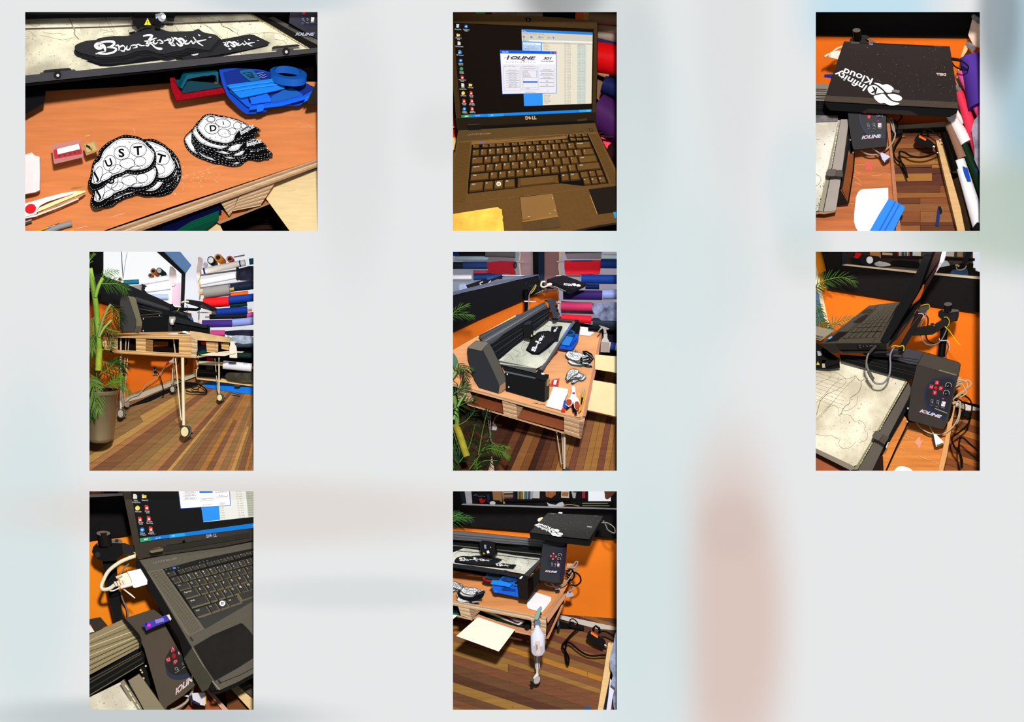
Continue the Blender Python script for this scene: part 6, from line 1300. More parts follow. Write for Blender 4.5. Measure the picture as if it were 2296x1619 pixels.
# == picture 5: the cutter table from its end, looking down
pic(5)
def picture5():
 a=lambda:fr(1010,560);b=lambda:fr(1010,805);R=RL
 a()
 ST('wall_back',G().prism(P('-40,-40 2330,-40 2330,1200 -40,1500'),205,3),M('d9cfe0',.8,emis=.45,var=.15,scale=4))  # wall made to glow in place of the bright window behind the rolls
 ST('wall_left',G().prism(P('-40,1080 1000,650 1460,490 1460,900 880,1000 -40,1440'),186,3),M('cf6a1e',.6,var=.15,scale=6))
 b();fl=ST('floor',G().prism(P('-40,500 2330,60 2330,1640 -40,1640'),pl('500,700,170 2300,100,176 1000,1600,110'),3),M('20120c',.8))
 FD=pl('500,700,168 2300,100,174 1000,1600,108');cols=[M(c,.5,var=.14,scale=14,kind='wood',ang=-65)for c in('5a3422','4a2a1c','7a4c28','6a4028','8a5c34','3f241a')];c2=[M(c,.5,var=.14,scale=14,kind='wood',ang=-80)for c in('8a5c3c','a0703c','7a4a38','94643a')]  # floor shade put into the palettes: darker boards left, lighter right
 rnd=random.Random(5);x=-500;k=0
 while x<2400:
  w=rnd.uniform(70,130);x2=x+w;top=560 if x<900 else(300 if x<1500 else 60)
  vx=lambda q,y:q+(1560-y)*(.72-.62*max(0,min(1,(q+500)/2900)))
  cut=rnd.uniform(top+250,1400)if k%3==0 else None
  for y0,y1 in([(top,cut-4),(cut,1620)]if cut else[(top,1620)]):
   mk('floor_plank',G().prism(P([(vx(x+2,y0),y0),(vx(x2-2,y0),y0),(vx(x2-2,y1),y1),(vx(x+2,y1),y1)]),FD,2,rnd.uniform(0,.4)),rnd.choice(c2 if x>1350 else cols),fl)
  x=x2;k+=1
 sl('tape_strip','1955,190 2000,200 2092,240 2085,252 2000,222',150,'22407c',lb='dark blue tape strip on the floor between the boards',cat='tape',t=1)
 one('orange_wall|orange wall patch visible behind the palm|wall panel','180,620 560,700 440,900 330,1150 200,1100',172,'a8481a',2)
 one('wire_tray|black shadowy cable tray behind the hairpin leg|cable tray','560,740 760,780 640,1000 560,1150',166,'0b0a0c',4)
 one('baseboard_piece|white baseboard end behind the leg|baseboard','520,700 660,740 560,880 520,860',168,'c0b4a8',3);t=TH('plug_adapter','white plug adapter with grey cable beside the leg','adapter');sl('body','570,900 600,880 635,925 620,970 560,965',150,'b8b0a8',t,6);WR('lead','660,750,150 610,790,150 580,860,150 578,900,150',1.3,M('b0a8a0'),t)
 a();t=TH('mirror','black framed mirror reflecting the racks of rolls','mirror')
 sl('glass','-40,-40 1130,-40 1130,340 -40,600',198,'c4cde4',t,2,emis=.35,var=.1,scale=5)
 sl('frame_bottom','-40,628 1190,338 1252,540 1000,672 400,930 -40,1140',172,'0b0b12',t,10);sl('frame_top_face','-40,585 500,450 1100,335 1192,332 1195,345 500,490 -40,635',168,'5a6078',t,6)
 sl('frame_post','1115,-40 1190,-40 1192,335 1120,335',176,'08080c',t,8);sl('frame_post_side','1190,-40 1275,-40 1275,560 1245,530 1192,335',174,'16263c',t,8)
 one('rack_board|pink lit wooden board seen in the mirror|board','925,-40 1115,-40 1118,335 960,345 940,120',192,'c8a8b4',3,var=.1);one('wall_panel|pink wooden wall panel right of the mirror post|wall panel','1275,-40 1470,-40 1480,300 1450,545 1275,560',184,'d8a0a0',3,var=.12,scale=5,emis=.2)  # pink wall panel brightened by a slight glow of its own
 for l,A,B,r,h,d in(('dark blue roll seen in the mirror corner',(-40,40),(110,45),6,'1a3a78',190),('black roll in the mirror top row',(110,50),(470,50),5,'1a1c24',190),('grey roll sheet in the mirror top row',(470,40),(880,50),10,'6a6668',188),('pale wrapped roll in the mirror second row',(60,110),(520,115),5,'b4c8dc',190),('charcoal roll in the mirror',(-40,208),(165,208),8,'2c343c',188),('blue roll in the mirror third row',(165,206),(500,206),8.5,'34508e',186),('small pink roll in the mirror',(305,300),(540,300),4,'d0506c',190),('white roll in the mirror fourth row',(-40,365),(285,365),6.5,'e8e6ee',186),('blue roll in the mirror fourth row',(310,368),(700,350),7,'27427e',186)):
  R(l,A,B,r,h,d,d,ext=0)
 one('vinyl_roll|grey brown sheet hanging above the mirrored red roll|sheet','520,80 880,85 865,160 500,165',184,'8c8490',3);one('vinyl_roll|red roll sheet hanging in the mirror|roll','497,165 865,155 862,240 885,332 760,325 560,325 510,270',180,'b82a3c',8,2)
 endroll('dark roll end beside the mirrored red sheet',(880,205),(870,205),3.5,8,'20222c',176,182,'383840','50505a')
 one('wrapped_roll|clear wrapped end in the mirror lower left|roll','120,470 200,460 220,550 125,560',176,'9aa8c8',6,2,var=.3,scale=40);t=TH('laptop','dark laptop underside seen in the mirror','laptop');sl('body','205,480 470,390 700,330 720,360 500,450 240,530',176,'15161e',t,6);sl('underside_panel','480,370 690,320 700,345 500,410',174,'2c4884',t,2)
 WR('white_cable','440,430,170 400,450,170 420,475,170 500,460,170 545,415,170',1.3,M('d0c8b0'),lb='cream cable seen in the mirror',cat='cable')
 t=TH('roll_rack','pale wooden rack behind the cutter holding rolls','rack')
 for q in('1470,-40 1490,-40 1500,60 1485,130 1485,230 1495,300 1480,350 1460,240 1475,120','1455,545 1472,550 1470,640 1480,690 1470,900 1450,880 1460,700','925,-40 955,60 940,140 960,350 940,340 918,150 935,60'):sl('rack_post',q,170,'dcc49a',t,5)
 for y,x0,x1,in((155,1440,1550),(350,1430,1770),(708,1430,1500),(158,900,990),(345,700,1000)):roll('rod',(x0,y),(x1,y+3),1.4,1.4,M('b8b4b8',.3,metal=.4),t,164,164,k=8)
 sl('back_board','1500,690 2330,760 2330,880 1500,860',172,'a8a0c0',t,3)
 sl('grey_sheet','1552,-40 2065,-40 2040,125 1580,125 1560,60',152,'847c88',t,6);sl('grey_sheet_top','1552,-40 2070,-40 2060,30 1555,50',148,'4a4448',t,4)
 R('pale roll at the top right corner',(2055,90),(2330,95),6,'c0d4dc',150,150,ext=0)
 one('vinyl_roll|big red vinyl roll with its sheet hanging down|roll','1545,140 2045,135 2040,230 2022,330 1800,335 1560,335 1545,240',144,'c81a2c',12,0,rough=.35,var=.1,bev=2.0)
 one('blue_tape|dark tape along the top of the red roll|tape','1635,138 1920,135 1925,150 1640,152',140,'3a3a78',1)
 R('blue roll right of the big red one',(2040,185),(2330,190),10.5,'1c3c7e',148,146,ext=0);R('blue roll beside the arm laptop',(1775,395),(2330,400),10.5,'1a3a84',142,140,ext=0);R('navy roll under the blue roll',(1830,498),(2018,500),6,'0c1e4c',144,144,ext=0)
 R('purple roll across the rack',(1528,608),(2058,615),10.8,'3a2668',138,136,ext=0);R('lavender wrapped roll end',(2062,605),(2330,600),11,'8a98cc',136,136,ext=0,rough=.15);R('pink roll above the red one',(1498,762),(1920,772),10,'c23a66',134,132,ext=0)
 R('red roll nearest to the cutter',(1502,922),(1912,948),9,'d42436',130,128,ext=6,core='6a2030');R('dark teal roll behind the spray bottle',(1930,985),(2330,1010),11,'2a3440',132,130,ext=0);R('black roll under the teal one',(1870,1060),(2330,1080),6,'101216',130,130,ext=0)
 one('wrapped_roll|roll bulging in silvery clear wrap|roll','1925,740 2050,722 2330,725 2330,1010 2200,1000 2050,960 1960,880 1925,820',122,'767c98',10,2,rough=.1,var=.8,scale=40);R('white roll with blue tape behind the bottle',(2130,1300),(2330,1325),9,'e4e4ec',120,118,ext=0,tape=((.2,.55),),tapec='2c4488')
 one('rack_shadow|dark sheet for the shade in the lower rack behind the bottle|rack','1770,990 2330,1080 2330,1440 2060,1400 2060,1080 1760,1040',150,'14141c',4)  # dark sheet put in for the shade of the lower rack
 bk=M('0a0b0f',.4);t=TH('clamp_arm','black pole and swing arm holding the closed laptop','arm')
 roll('pole',(1022,480),(1028,860),4.4,4.0,bk,t,120,120);roll('knob',(1022,435),(1022,485),4.4,4.6,M('1c1d22',.3),t,112,112);mk('clamp',G().prism(P('985,480 1060,470 1060,540 990,535'),110,10),bk,t);sl('arm','1050,472 1250,478 1400,520 1400,535 1250,515 1050,505',112,'15171d',t,8)
 sl('white_tie','1000,690 1060,690 1160,698 1160,706 1060,704 1005,706',112,'d8d8e0',t,1)
 WR('grey_cable','1050,830,108 1060,720,108 1070,600,108 1110,540,108 1150,480,108',1.0,M('8a8478'),lb='thin grey cable along the black pole',cat='cable');WR('yellow_tie','1150,470,106 1160,490,106 1120,560,106 1090,592,106',.9,M('c8b428'),lb='yellow tie dangling from the arm',cat='tie');WR('thin_cable','1180,530,108 1270,580,108 1320,540,108 1325,480,108',.8,M('2a3038'),lb='thin black cable under the laptop arm',cat='cable')
 t=TH('laptop','closed black laptop tilted on the swing arm','laptop');LD=pl('1305,400,96 1840,465,96 1530,345,112')
 LF('base','1308,402 1540,350 1840,466 1820,505 1660,585 1620,604 1560,580 1312,450',92,'1308,400 1535,346 1842,464 1825,500 1660,580 1620,600 1560,575 1312,448',118,M('08080b',.35),t)
 lid=sl('lid','1306,400 1420,368 1530,344 1700,400 1842,464 1750,508 1662,552 1480,475',91,'1a1620',t,2);LN('port_strip','1400,490 1560,560',1.2,90,M('9a9a98'),t,.6)
 text('sticker_lettering',[('Kloud',(1640,462),(1540,452),12,{'up':(-3,13),'bold':.03}),('Infinity',(1650,478),(1530,468),12,{'up':(-3,13),'bold':.03})],89,M('e8e4ec'),lid,.8)
 for q in('1645,460 1690,455 1705,470 1690,490 1660,480','1705,475 1740,465 1768,485 1750,496 1715,495'):sl('cloud_shape',q,89,'e8e4ec',lid,.3,3)
 WR('white_cable','1290,430,96 1240,435,98 1230,490,98 1270,505,96 1330,480,92',2.0,M('d8ccb0'),lb='white cable loop plugged in the tilted laptop',cat='cable');sl('white_plug','1310,460 1345,445 1378,455 1370,480 1335,485 1310,475',90,'e4dcc8',lb='white plug in the side of the tilted laptop',cat='plug',t=5)
# ---------------- table
 a();t=TH('pallet_table','orange topped plywood pallet table seen from its end','table');TD=pl('1900,1080,140 1400,2080,64 40,1800,64')
 py=[M(c,.7,var=.12,scale=14,kind='wood',ang=15)for c in('c09a78','a98464','d0ae88')]
 SB('table_top','-40,1400 900,900 1760,1060 2060,1075 1990,1500 1940,1760 1800,2250 1740,2275 690,2035 200,1885 -40,1800',TD,M('e2a474',.4,var=.12,scale=6,kind='wood',ang=70,bump=.1),t,t=4)
 LF('rim','2040,1080 2062,1085 2000,1500 1960,1700 1830,2260 1795,2255 1930,1620',pl('2040,1080,134 2062,1085,134 1830,2260,44'),'2040,1080 2070,1085 2010,1500 1970,1700 1840,2290 1790,2270 1925,1620',150,M('c08a70',.4,var=.15,scale=20),t)
 b();SB('front_rim_face','60,270 200,395 700,525 1250,650 1745,790 1740,800 1250,668 700,545 190,420 40,290',58,M('e0a868',.5),t,t=6)
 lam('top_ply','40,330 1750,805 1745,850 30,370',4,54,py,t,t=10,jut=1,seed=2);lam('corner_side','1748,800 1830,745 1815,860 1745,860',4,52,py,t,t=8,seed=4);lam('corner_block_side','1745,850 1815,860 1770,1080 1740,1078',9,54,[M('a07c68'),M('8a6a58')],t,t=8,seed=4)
 lam('spacer_block','700,565 890,620 905,800 720,750',10,56,py,t,t=14,jut=1.2,seed=3);lam('spacer_block','1540,795 1748,850 1745,1078 1540,1010',11,50,py,t,t=14,jut=1.2,seed=5);lam('spacer_block','90,420 260,430 320,590 100,560',9,62,py,t,t=12,seed=6)
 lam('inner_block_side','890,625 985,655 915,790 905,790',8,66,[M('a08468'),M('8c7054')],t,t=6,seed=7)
 sl('bottom_board','260,440 700,570 715,735 220,600',pl('260,440,84 700,570,84 220,600,62'),'7c4228',t,3,var=.12);sl('bottom_board','985,655 1540,800 1535,970 905,795',pl('985,655,84 1540,800,84 905,795,62'),'8a4e32',t,3,var=.12)
 lam('bottom_ply','215,600 1745,1050 1765,1080 230,625',3,54,py,t,t=8,seed=8);
 one('crack_line|black wire scrap lying near the front rim|scrap','1090,595 1180,598 1190,612 1280,618 1292,640 1270,625 1180,615 1100,602',60,'2a1810',1)
 for s,r in(('1545,1015,80 1545,1490,78',3.2),('1440,990,84 1500,1420,80 1520,1425,80',1.2),('1510,1005,84 1530,1430,80',1.2)):WR('leg',s,r,M('cdb8a0',.4),t,n=1)
 for s in('430,680,120 450,750,120','495,700,120 550,1120,118 600,1150,118','530,700,120 548,1000,118'):WR('leg_rod',s,2.6 if '430' in s else 1.1,M('9c8c88',.4),t,n=1)
 sl('caster_wheel','1560,1465 1590,1480 1640,1510 1660,1560 1540,1560',76,'3a4040',t,8,2)
 for q,l in(('1960,-60 2330,-30 2330,200 1960,140','pale birch board sticking out of the table, far one'),('1935,285 2330,355 2330,800 1855,690','pale birch board sticking out of the table, near one')):
  o=one('plywood_board|%s|board'%l,q,84 if 'far' in l else 76,'f0dfae',3,var=.05)
 sl('board_edge','1855,690 2330,800 2330,815 1855,705',74,'7a4a34',t,4);sl('green_felt','1850,690 1860,640 1845,760 1825,750',50,'1a6848',t,2)
# ---------------- cutter
 a();m=TH('cutting_machine','flatbed cutter with rounded tube gantry across the table','machine');BD=pl('655,1500,76 1310,940,126 1640,990,126')
 sl('outfeed_tray','-40,1450 180,1330 300,1290 260,1500 240,1620 -40,1520',110,'4a423e',m,4,var=.3,scale=60);LF('back_rail','-40,1400 880,885 920,895 -40,1425',124,'-40,1405 880,890 925,905 -40,1440',134,M('e4d0a0',.5),m);sl('back_rail_lower','-40,1425 350,1220 880,930 880,945 360,1240 -40,1450',126,'2a2a30',m,4)
 sl('blue_tape','40,1405 165,1440 150,1452 90,1455 50,1430',104,'3c78d0',m,1);sl('blue_clip','880,880 930,870 935,885 900,900',120,'2f5fb0',m,2)
 SB('cutting_bed','600,1540 650,1500 1310,935 1650,985 1625,1010 1290,1540 1170,1608',BD,mat_bed('d8d8c8','b0b2a4'),m,t=4)
 LN('cut_lines','1000,1180 1080,1200 1100,1250 1000,1300 ; 850,1350 950,1400 880,1450 1000,1430 1010,1400 ; 700,1450 800,1420 850,1500 ; 1250,1000 1330,1040 1450,1010 ; 1150,1060 1230,1030 1300,1060 ; 1000,1250 960,1330 1000,1370',.45,BD,M('5a5c54'),m,.5,3)
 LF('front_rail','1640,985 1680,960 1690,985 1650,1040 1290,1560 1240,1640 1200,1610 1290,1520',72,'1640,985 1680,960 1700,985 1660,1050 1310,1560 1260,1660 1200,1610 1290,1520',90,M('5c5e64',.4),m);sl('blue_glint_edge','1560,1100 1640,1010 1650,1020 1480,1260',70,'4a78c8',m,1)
 LF('back_edge_rail','1310,915 1680,955 1680,975 1310,940',112,'1310,905 1680,945 1685,980 1310,945',128,M('45474c',.4),m)
 sl('front_edge_rail','655,1500 1165,1605 1160,1650 1150,1670 690,1560 640,1540',74,'5e5c5c',m,8);sl('under_rail','690,1555 1150,1665 1150,1740 740,1650',80,'14161a',m,8)
 SB('gantry_underside','520,1265 1240,820 1350,780 1340,910 1300,950 640,1500',90,M('0c0e12',.45),m,t=8)
 for q,c in(('560,1330 1340,830','30343c'),('590,1400 1340,870','3a3e48'),('540,1290 1180,905 1340,800','1c1f26'),('620,1460 1290,930','23262e')):LN('gantry_rail',q,1.6,88,M(c,.35),m,1,2)
 roll('gantry_tube',(440,1262),(1300,752),19,9.5,M('56585e',.35,metal=.15),m,102,112,k=32)
 for k,c in enumerate(('85857f','36383e','787874','303238','6c6c68','26282e','5a5a58')):LN('tube_groove','%d,%d %d,%d'%(382+k*27,1196+k*22,1262+k*14,712+k*11),.8,pl('440,1262,%d 1300,752,%d 440,2000,200'%(84+abs(k-3),101)),M(c,.4),m,1.2)
 c=LF('carriage','985,1020 1010,990 1060,960 1110,960 1110,1060 1120,1150 1080,1210 1000,1190 985,1100',76,'980,1020 1010,985 1060,955 1118,955 1120,1060 1125,1160 1085,1215 1000,1200 980,1100',100,M('0c0d12',.4),m);sl('yellow_label','1090,1150 1110,1150 1112,1175 1095,1180',74,'c8b828',c,1);mk('knob',G().disc(P('1140,1112')[0],3,2.6,72,4,k=12),M('a0a8a8',.2,metal=.7),c)
 sl('carriage_top','1010,992 1050,965 1110,962 1085,1000 1080,1010 990,1022',74,'2c2f38',c,2)
 h=LF('control_head','1285,680 1330,672 1410,675 1425,710 1440,800 1475,880 1440,920 1400,925 1340,760 1330,715',78,'1270,690 1325,668 1415,670 1435,710 1450,800 1485,880 1440,930 1400,935 1335,770 1325,720',100,M('353a46',.35),m)
 for p in((1437,765),(1452,822)):mk('dial',G().disc(P([p])[0],2.6,3.2,76,4,k=12),bk,h)
 sl('red_button','1412,778 1424,785 1426,800 1415,797',76,'8a2028',h,1)
 c=LF('end_cover','230,1330 300,1270 345,1232 470,1245 500,1252 560,1330 640,1480 735,1700 765,1790 745,1880 655,1948 640,1950 385,1872 320,1760 290,1640 240,1460',62,'230,1325 300,1265 345,1228 470,1240 510,1250 570,1325 650,1480 745,1700 775,1790 750,1885 655,1955 640,1955 380,1875 315,1760 285,1640 235,1460',90,M('2a2c31',.4),m,bev=0)
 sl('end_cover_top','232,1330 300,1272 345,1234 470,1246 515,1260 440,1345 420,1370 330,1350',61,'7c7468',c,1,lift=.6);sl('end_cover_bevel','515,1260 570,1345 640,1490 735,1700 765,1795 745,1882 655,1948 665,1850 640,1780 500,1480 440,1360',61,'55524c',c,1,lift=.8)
 sl('end_cover_foot','665,1850 745,1790 750,1880 700,1925 652,1950',60,'a07858',c,1,lift=1)
 bx=LF('leg_box','740,1645 1150,1740 1275,1760 1340,1790 1330,2010 1275,2062 1250,2060 750,1910 745,1760',60,'740,1640 1150,1735 1275,1755 1345,1785 1340,2010 1280,2070 1250,2068 750,1920 740,1760',84,M('050507',.4),m)
 sl('box_end','1280,1790 1340,1770 1330,1990 1275,2060',59,'3a342e',bx,1,lift=.5);sl('box_clamp','1145,1680 1200,1615 1255,1640 1230,1680 1335,1690 1330,1740 1270,1775 1215,1760 1150,1725',56,'17181d',bx,8);sl('white_sticker','1230,1665 1272,1672 1275,1692 1235,1690',55,'e8e4ec',bx,1);sl('box_rail','735,1640 1150,1730 1150,1750 740,1665',58,'5a5c62',bx,2)
 for p in((770,1687),(790,1860)):mk('bolt',G().disc(P([p])[0],1.6,1.8,59,2,k=8),M('d8dce4'),bx)
 sl('brass_fitting','1310,1760 1345,1750 1355,1775 1325,1850 1300,1840',54,'9a8050',bx,3)
 sl('corner_post','1650,1010 1680,960 1690,945 1745,955 1740,985 1775,990 1755,1060 1735,1200 1700,1190 1650,1090',96,'0c0e13',m,8);sl('knob','1690,950 1740,950 1745,975 1695,985',92,'1c1e24',m,5)
 o1='1020,1360 1050,1300 1090,1220 1110,1180 1200,1110 1330,1095 1360,1110 1370,1040 1510,1030 1520,1050 1440,1230 1400,1260 1330,1330 1200,1425 1110,1420 1080,1400'
 one('felt_cutout|lowest black felt cut-out on the bed|patch',o1,BD,'15161a',3,0,lift=2);one('felt_cutout|straight black felt cut-out at the far end|patch','1380,1040 1505,1032 1480,1150 1460,1240 1380,1240 1360,1120',BD,'1e1f24',2,lift=5)
 th=TH('felt_cutout','top wavy black felt cut-out with white script on the bed','patch');sl('felt_backing','1050,1300 1100,1230 1140,1160 1200,1110 1330,1100 1400,1150 1400,1230 1330,1280 1260,1350 1180,1400 1080,1380 1050,1350',BD,'202126',th,3,2,lift=8)
 script_strokes(aff((1130,1380),.0265,-47,.05,1040,620),BD,9,M('ecebee'),th,k=.42);th=TH('felt_script','white script on the far straight cut-out','lettering');script_strokes(aff((1420,1120),.024,-50,.034,2080,560),BD,6.5,M('f0eff4'),th,part='end',k=.36)
 BL='1458cc';t=TH('tool_case','bright blue tool case on the table beside the bed','case');LF('case_body','1470,1290 1550,1170 1640,1140 1730,1140 1735,1210 1690,1290 1640,1360 1470,1335',92,'1460,1300 1550,1165 1640,1135 1735,1135 1740,1215 1695,1300 1640,1366 1465,1340',108,M(BL,.4),t);sl('case_handle','1560,1290 1650,1250 1720,1190 1720,1220 1650,1300 1560,1330',90,'0c44b0',t,2)
 sl('squeegee','1500,1260 1560,1165 1665,1185 1610,1300 1520,1290',86,'2f86d8',lb='light blue squeegee lying on the blue case',cat='squeegee',t=2);t=TH('tape_roll','blue masking tape ring at the far end of the case','tape')
 g=G();E=lambda k:[(u+k*11*math.cos(x),v+k*6.5*math.sin(x))for u,v in[P('1622,1125')[0]]for x in[i*math.tau/24 for i in range(24)]];A_=g.ring(E(1),84);B_=g.ring(E(.6),84);C_=g.ring([(u,v+8)for u,v in E(1)],92);D_=g.ring([(u,v+6)for u,v in E(.6)],92);g.side(A_,B_);g.side(A_,C_);g.side(B_,D_);mk('tape',g,M('1e5a9c',.5),t)
 one('scrub_pad|red scrub pad edge under the bed|pad','1350,1440 1460,1330 1460,1370 1380,1455',96,'b81c28',5);one('white_card|white card lying at the far end of the table|card','1760,1040 1945,1060 1940,1130 1890,1168 1755,1150',TD,'f6f0ee',2,lift=3)
 def pst(n,o,sc,d,lab,c,rr,step):
  for k in range(n):
   th=TH('fist_patch','%s fist patch of the %s'%(['lowest','second lowest','third lowest','middle','upper middle','second topmost','topmost'][k if k<n-1 else 6],lab),'patch','fist patches of the '+lab)
   fist(None,aff((o[0]+(n-1-k)*step[0],o[1]+(n-1-k)*step[1]),sc,rr[k%len(rr)],sc*.85,*c),TD,4+k*2.2,d,k==n-1,th,ts=.55)
 pst(5,(1720,1440),.062,2,'far pile',(820,120),(25,-10,35,15,5),(12,18));
 t=TH('scripted_patches','black scripted corner of the far patch pile','patch');sl('felt_backing','1790,1370 1850,1370 1920,1410 1945,1470 1890,1540 1840,1500 1820,1440',TD,'0d0e12',t,3,lift=9);LN('stitching','1830,1390 1900,1430 1930,1470 ; 1840,1420 1890,1460 1910,1490 ; 1840,1460 1880,1500',.7,TD,M('c8c8cc'),t,9.8,3)
 pst(5,(1650,1690),.036,1,'near pile',(1430,600),(-5,18,5,12,-22),(22,14))
 t=TH('plastic_box','small red lined box by the black leg box','box');sl('box_shell','1380,1760 1480,1740 1465,1855 1345,1850 1350,1820',TD,'c8584c',t,4,lift=3);sl('red_lining','1385,1780 1465,1770 1450,1840 1365,1838',TD,'b82c34',t,1,lift=4);sl('paper_sticker','1405,1765 1445,1765 1430,1830 1392,1825',TD,'ece4e8',t,1,lift=5)
 t=TH('foam_block','long white foam block on the front of the table','foam');LF('foam','1395,1855 1592,1885 1590,1940 1540,2050 1505,2165 1500,2175 1295,2120 1300,2090 1350,1980',52,'1395,1855 1595,1885 1592,1950 1545,2060 1505,2180 1490,2180 1295,2130 1300,2090 1350,1980',66,M('f6f0ea',.9),t)
 sl('red_stopper','1505,2160 1530,2145 1560,2165 1555,2198 1500,2190',50,'d8382c',lb='red cap at the corner of the foam block',cat='cap',t=4)
 t=TH('scissors','white and red handled scissors pointing away on the table','scissors')
 sl('blade','1645,1850 1665,1842 1690,1860 1695,1950 1640,1950',50,'dce4f0',t,3,lift=2);sl('handle','1640,1930 1700,1930 1700,1980 1745,2040 1762,2110 1750,2160 1710,2172 1680,2140 1665,2060 1640,2110 1600,2128 1560,2100 1568,2050 1620,2000',50,'f2eaec',t,5,lift=5)
 mk('pivot_cap',G().disc(P('1670,1942')[0],3.4,2,50,1,6.5),M('d82030'),t)
 for c,w,h,rt in(((1605,2068),6.5,7.5,20),((1718,2110),6,9.5,-10)):mk('handle_loop',G().disc(P([c])[0],w,h,50,1,6,rt),M('c83038'),t);mk('handle_gap',G().disc(P([c])[0],w*.68,h*.7,50,1,7,rt),M('9a5c30'),t)
 sl('blue_tool','1535,2050 1560,2030 1575,2100 1590,2140 1560,2150 1530,2120',52,'1a58c0',lb='blue gripped tool beside the scissors',cat='tool',t=4)
 for l,s,r,h,c in(('black marker tip under the left scissor loop','1570,2160,50 1600,2130,50 1615,2075,50',2.2,'101014','marker'),('black pen between the scissor loops','1652,2095,48 1665,2150,48 1672,2200,48',2.6,'0e0e12','pen'),('black stub tip at the table corner','1690,2160,46 1700,2235,46',2.8,'14141a','pen'),('yellow pencil right of the scissors','1776,1925,50 1762,2040,48 1745,2200,46',1.5,'e8b020','pencil'),('long yellow pencil nearest the rim','1832,1895,50 1800,2040,48 1765,2180,46',1.5,'f0b818','pencil'),('grey marker pen with black cap','1805,1885,48 1790,2000,48',2.2,'b8b4b0','marker'),('black grip of the grey marker','1790,2000,48 1778,2060,48 1770,2100,48',2.6,'15151a','grip')):
  WR('marker' if c=='marker' else 'pen' if c=='pen' else 'pencil' if c=='pencil' else 'pen_grip',s,r,M(h,.4),n=1,lb=l,cat=c)
 t=TH('spray_bottle','spray bottle with grey trigger head hanging on the table rim','bottle')
 mk('bottle',G().prism(sm(P('2080,1130 2125,1130 2130,1200 2155,1250 2160,1380 2140,1392 2050,1388 2036,1370 2045,1240 2075,1190'),3),96,12),M('c8c0bc',.25),t,bev=.5);sl('liquid','2046,1250 2155,1255 2158,1375 2140,1388 2052,1384 2040,1365',95,'a89890',t,1,0,lift=.8)
 sl('trigger_head','2012,1020 2080,1040 2155,1065 2140,1080 2110,1080 2120,1130 2080,1130 2075,1080 2060,1065 1995,1120 2000,1105 2040,1050',92,'a8a49c',t,6)
 b();t=TH('potted_palm','green palm in the lower left corner','plant');GR=[M(c,.45,var=.2,scale=30)for c in('3c6440','2f5030','1f3824','5c9038')]
 LF('pot','470,1560 520,1500 560,1310 600,1560',70,'460,1560 510,1500 555,1300 610,1560',90,M('d0b898',.4),t)
 WR('trunk','60,880,44 120,1020,44 180,1200,44 220,1320,44',8,M('a49a38',.5,var=.3,scale=40),t,k=12);WR('stem','40,500,46 70,650,44 90,880,44',6,M('6f9048',.5),t);WR('shoot','40,820,40 110,620,40 210,455,40',3,M('8fb060',.5),t);WR('shoot','-20,300,46 60,200,46 100,70,46',4,M('8cb070',.5),t)
 for k,(q,n,L,c)in enumerate((('-20,700 150,620 330,530',9,20,1),('40,480 130,400 230,340',8,20,0),('100,900 220,830 330,700',10,22,2),('60,1150 20,1300 60,1560',10,26,0),('120,1400 250,1200 340,860',12,26,1),('380,1300 430,1000 500,700',12,24,2),('250,1500 400,1300 560,1000',12,24,1),('400,1200 560,1220 700,1260 790,1330',11,14,3),('470,1200 600,1180 800,1200',8,12,3),('300,1450 460,1380 640,1380',9,18,2),('340,1560 360,1480 345,1370',6,14,3),('60,150 150,130 260,120 300,140',8,10,0),('100,60 180,150 200,300',8,18,2),('20,900 60,1050 130,1250',8,24,0))):frond('frond',q,n,L,GR[c],t,34+3*(k%5),55,.25,3.0,seed=k)
 a();frond('frond','-60,920 60,880 180,880 290,900',8,18,GR[3],t,60,40,.2,2.0,seed=30);frond('frond','-60,960 40,860 120,790 230,750',7,18,GR[3],t,60,40,.2,2.0,seed=31);sl('leaf','30,1400 70,1440 100,1500 110,1600 60,1620 30,1520',56,'5f7c68',t,3,3)
picture5()
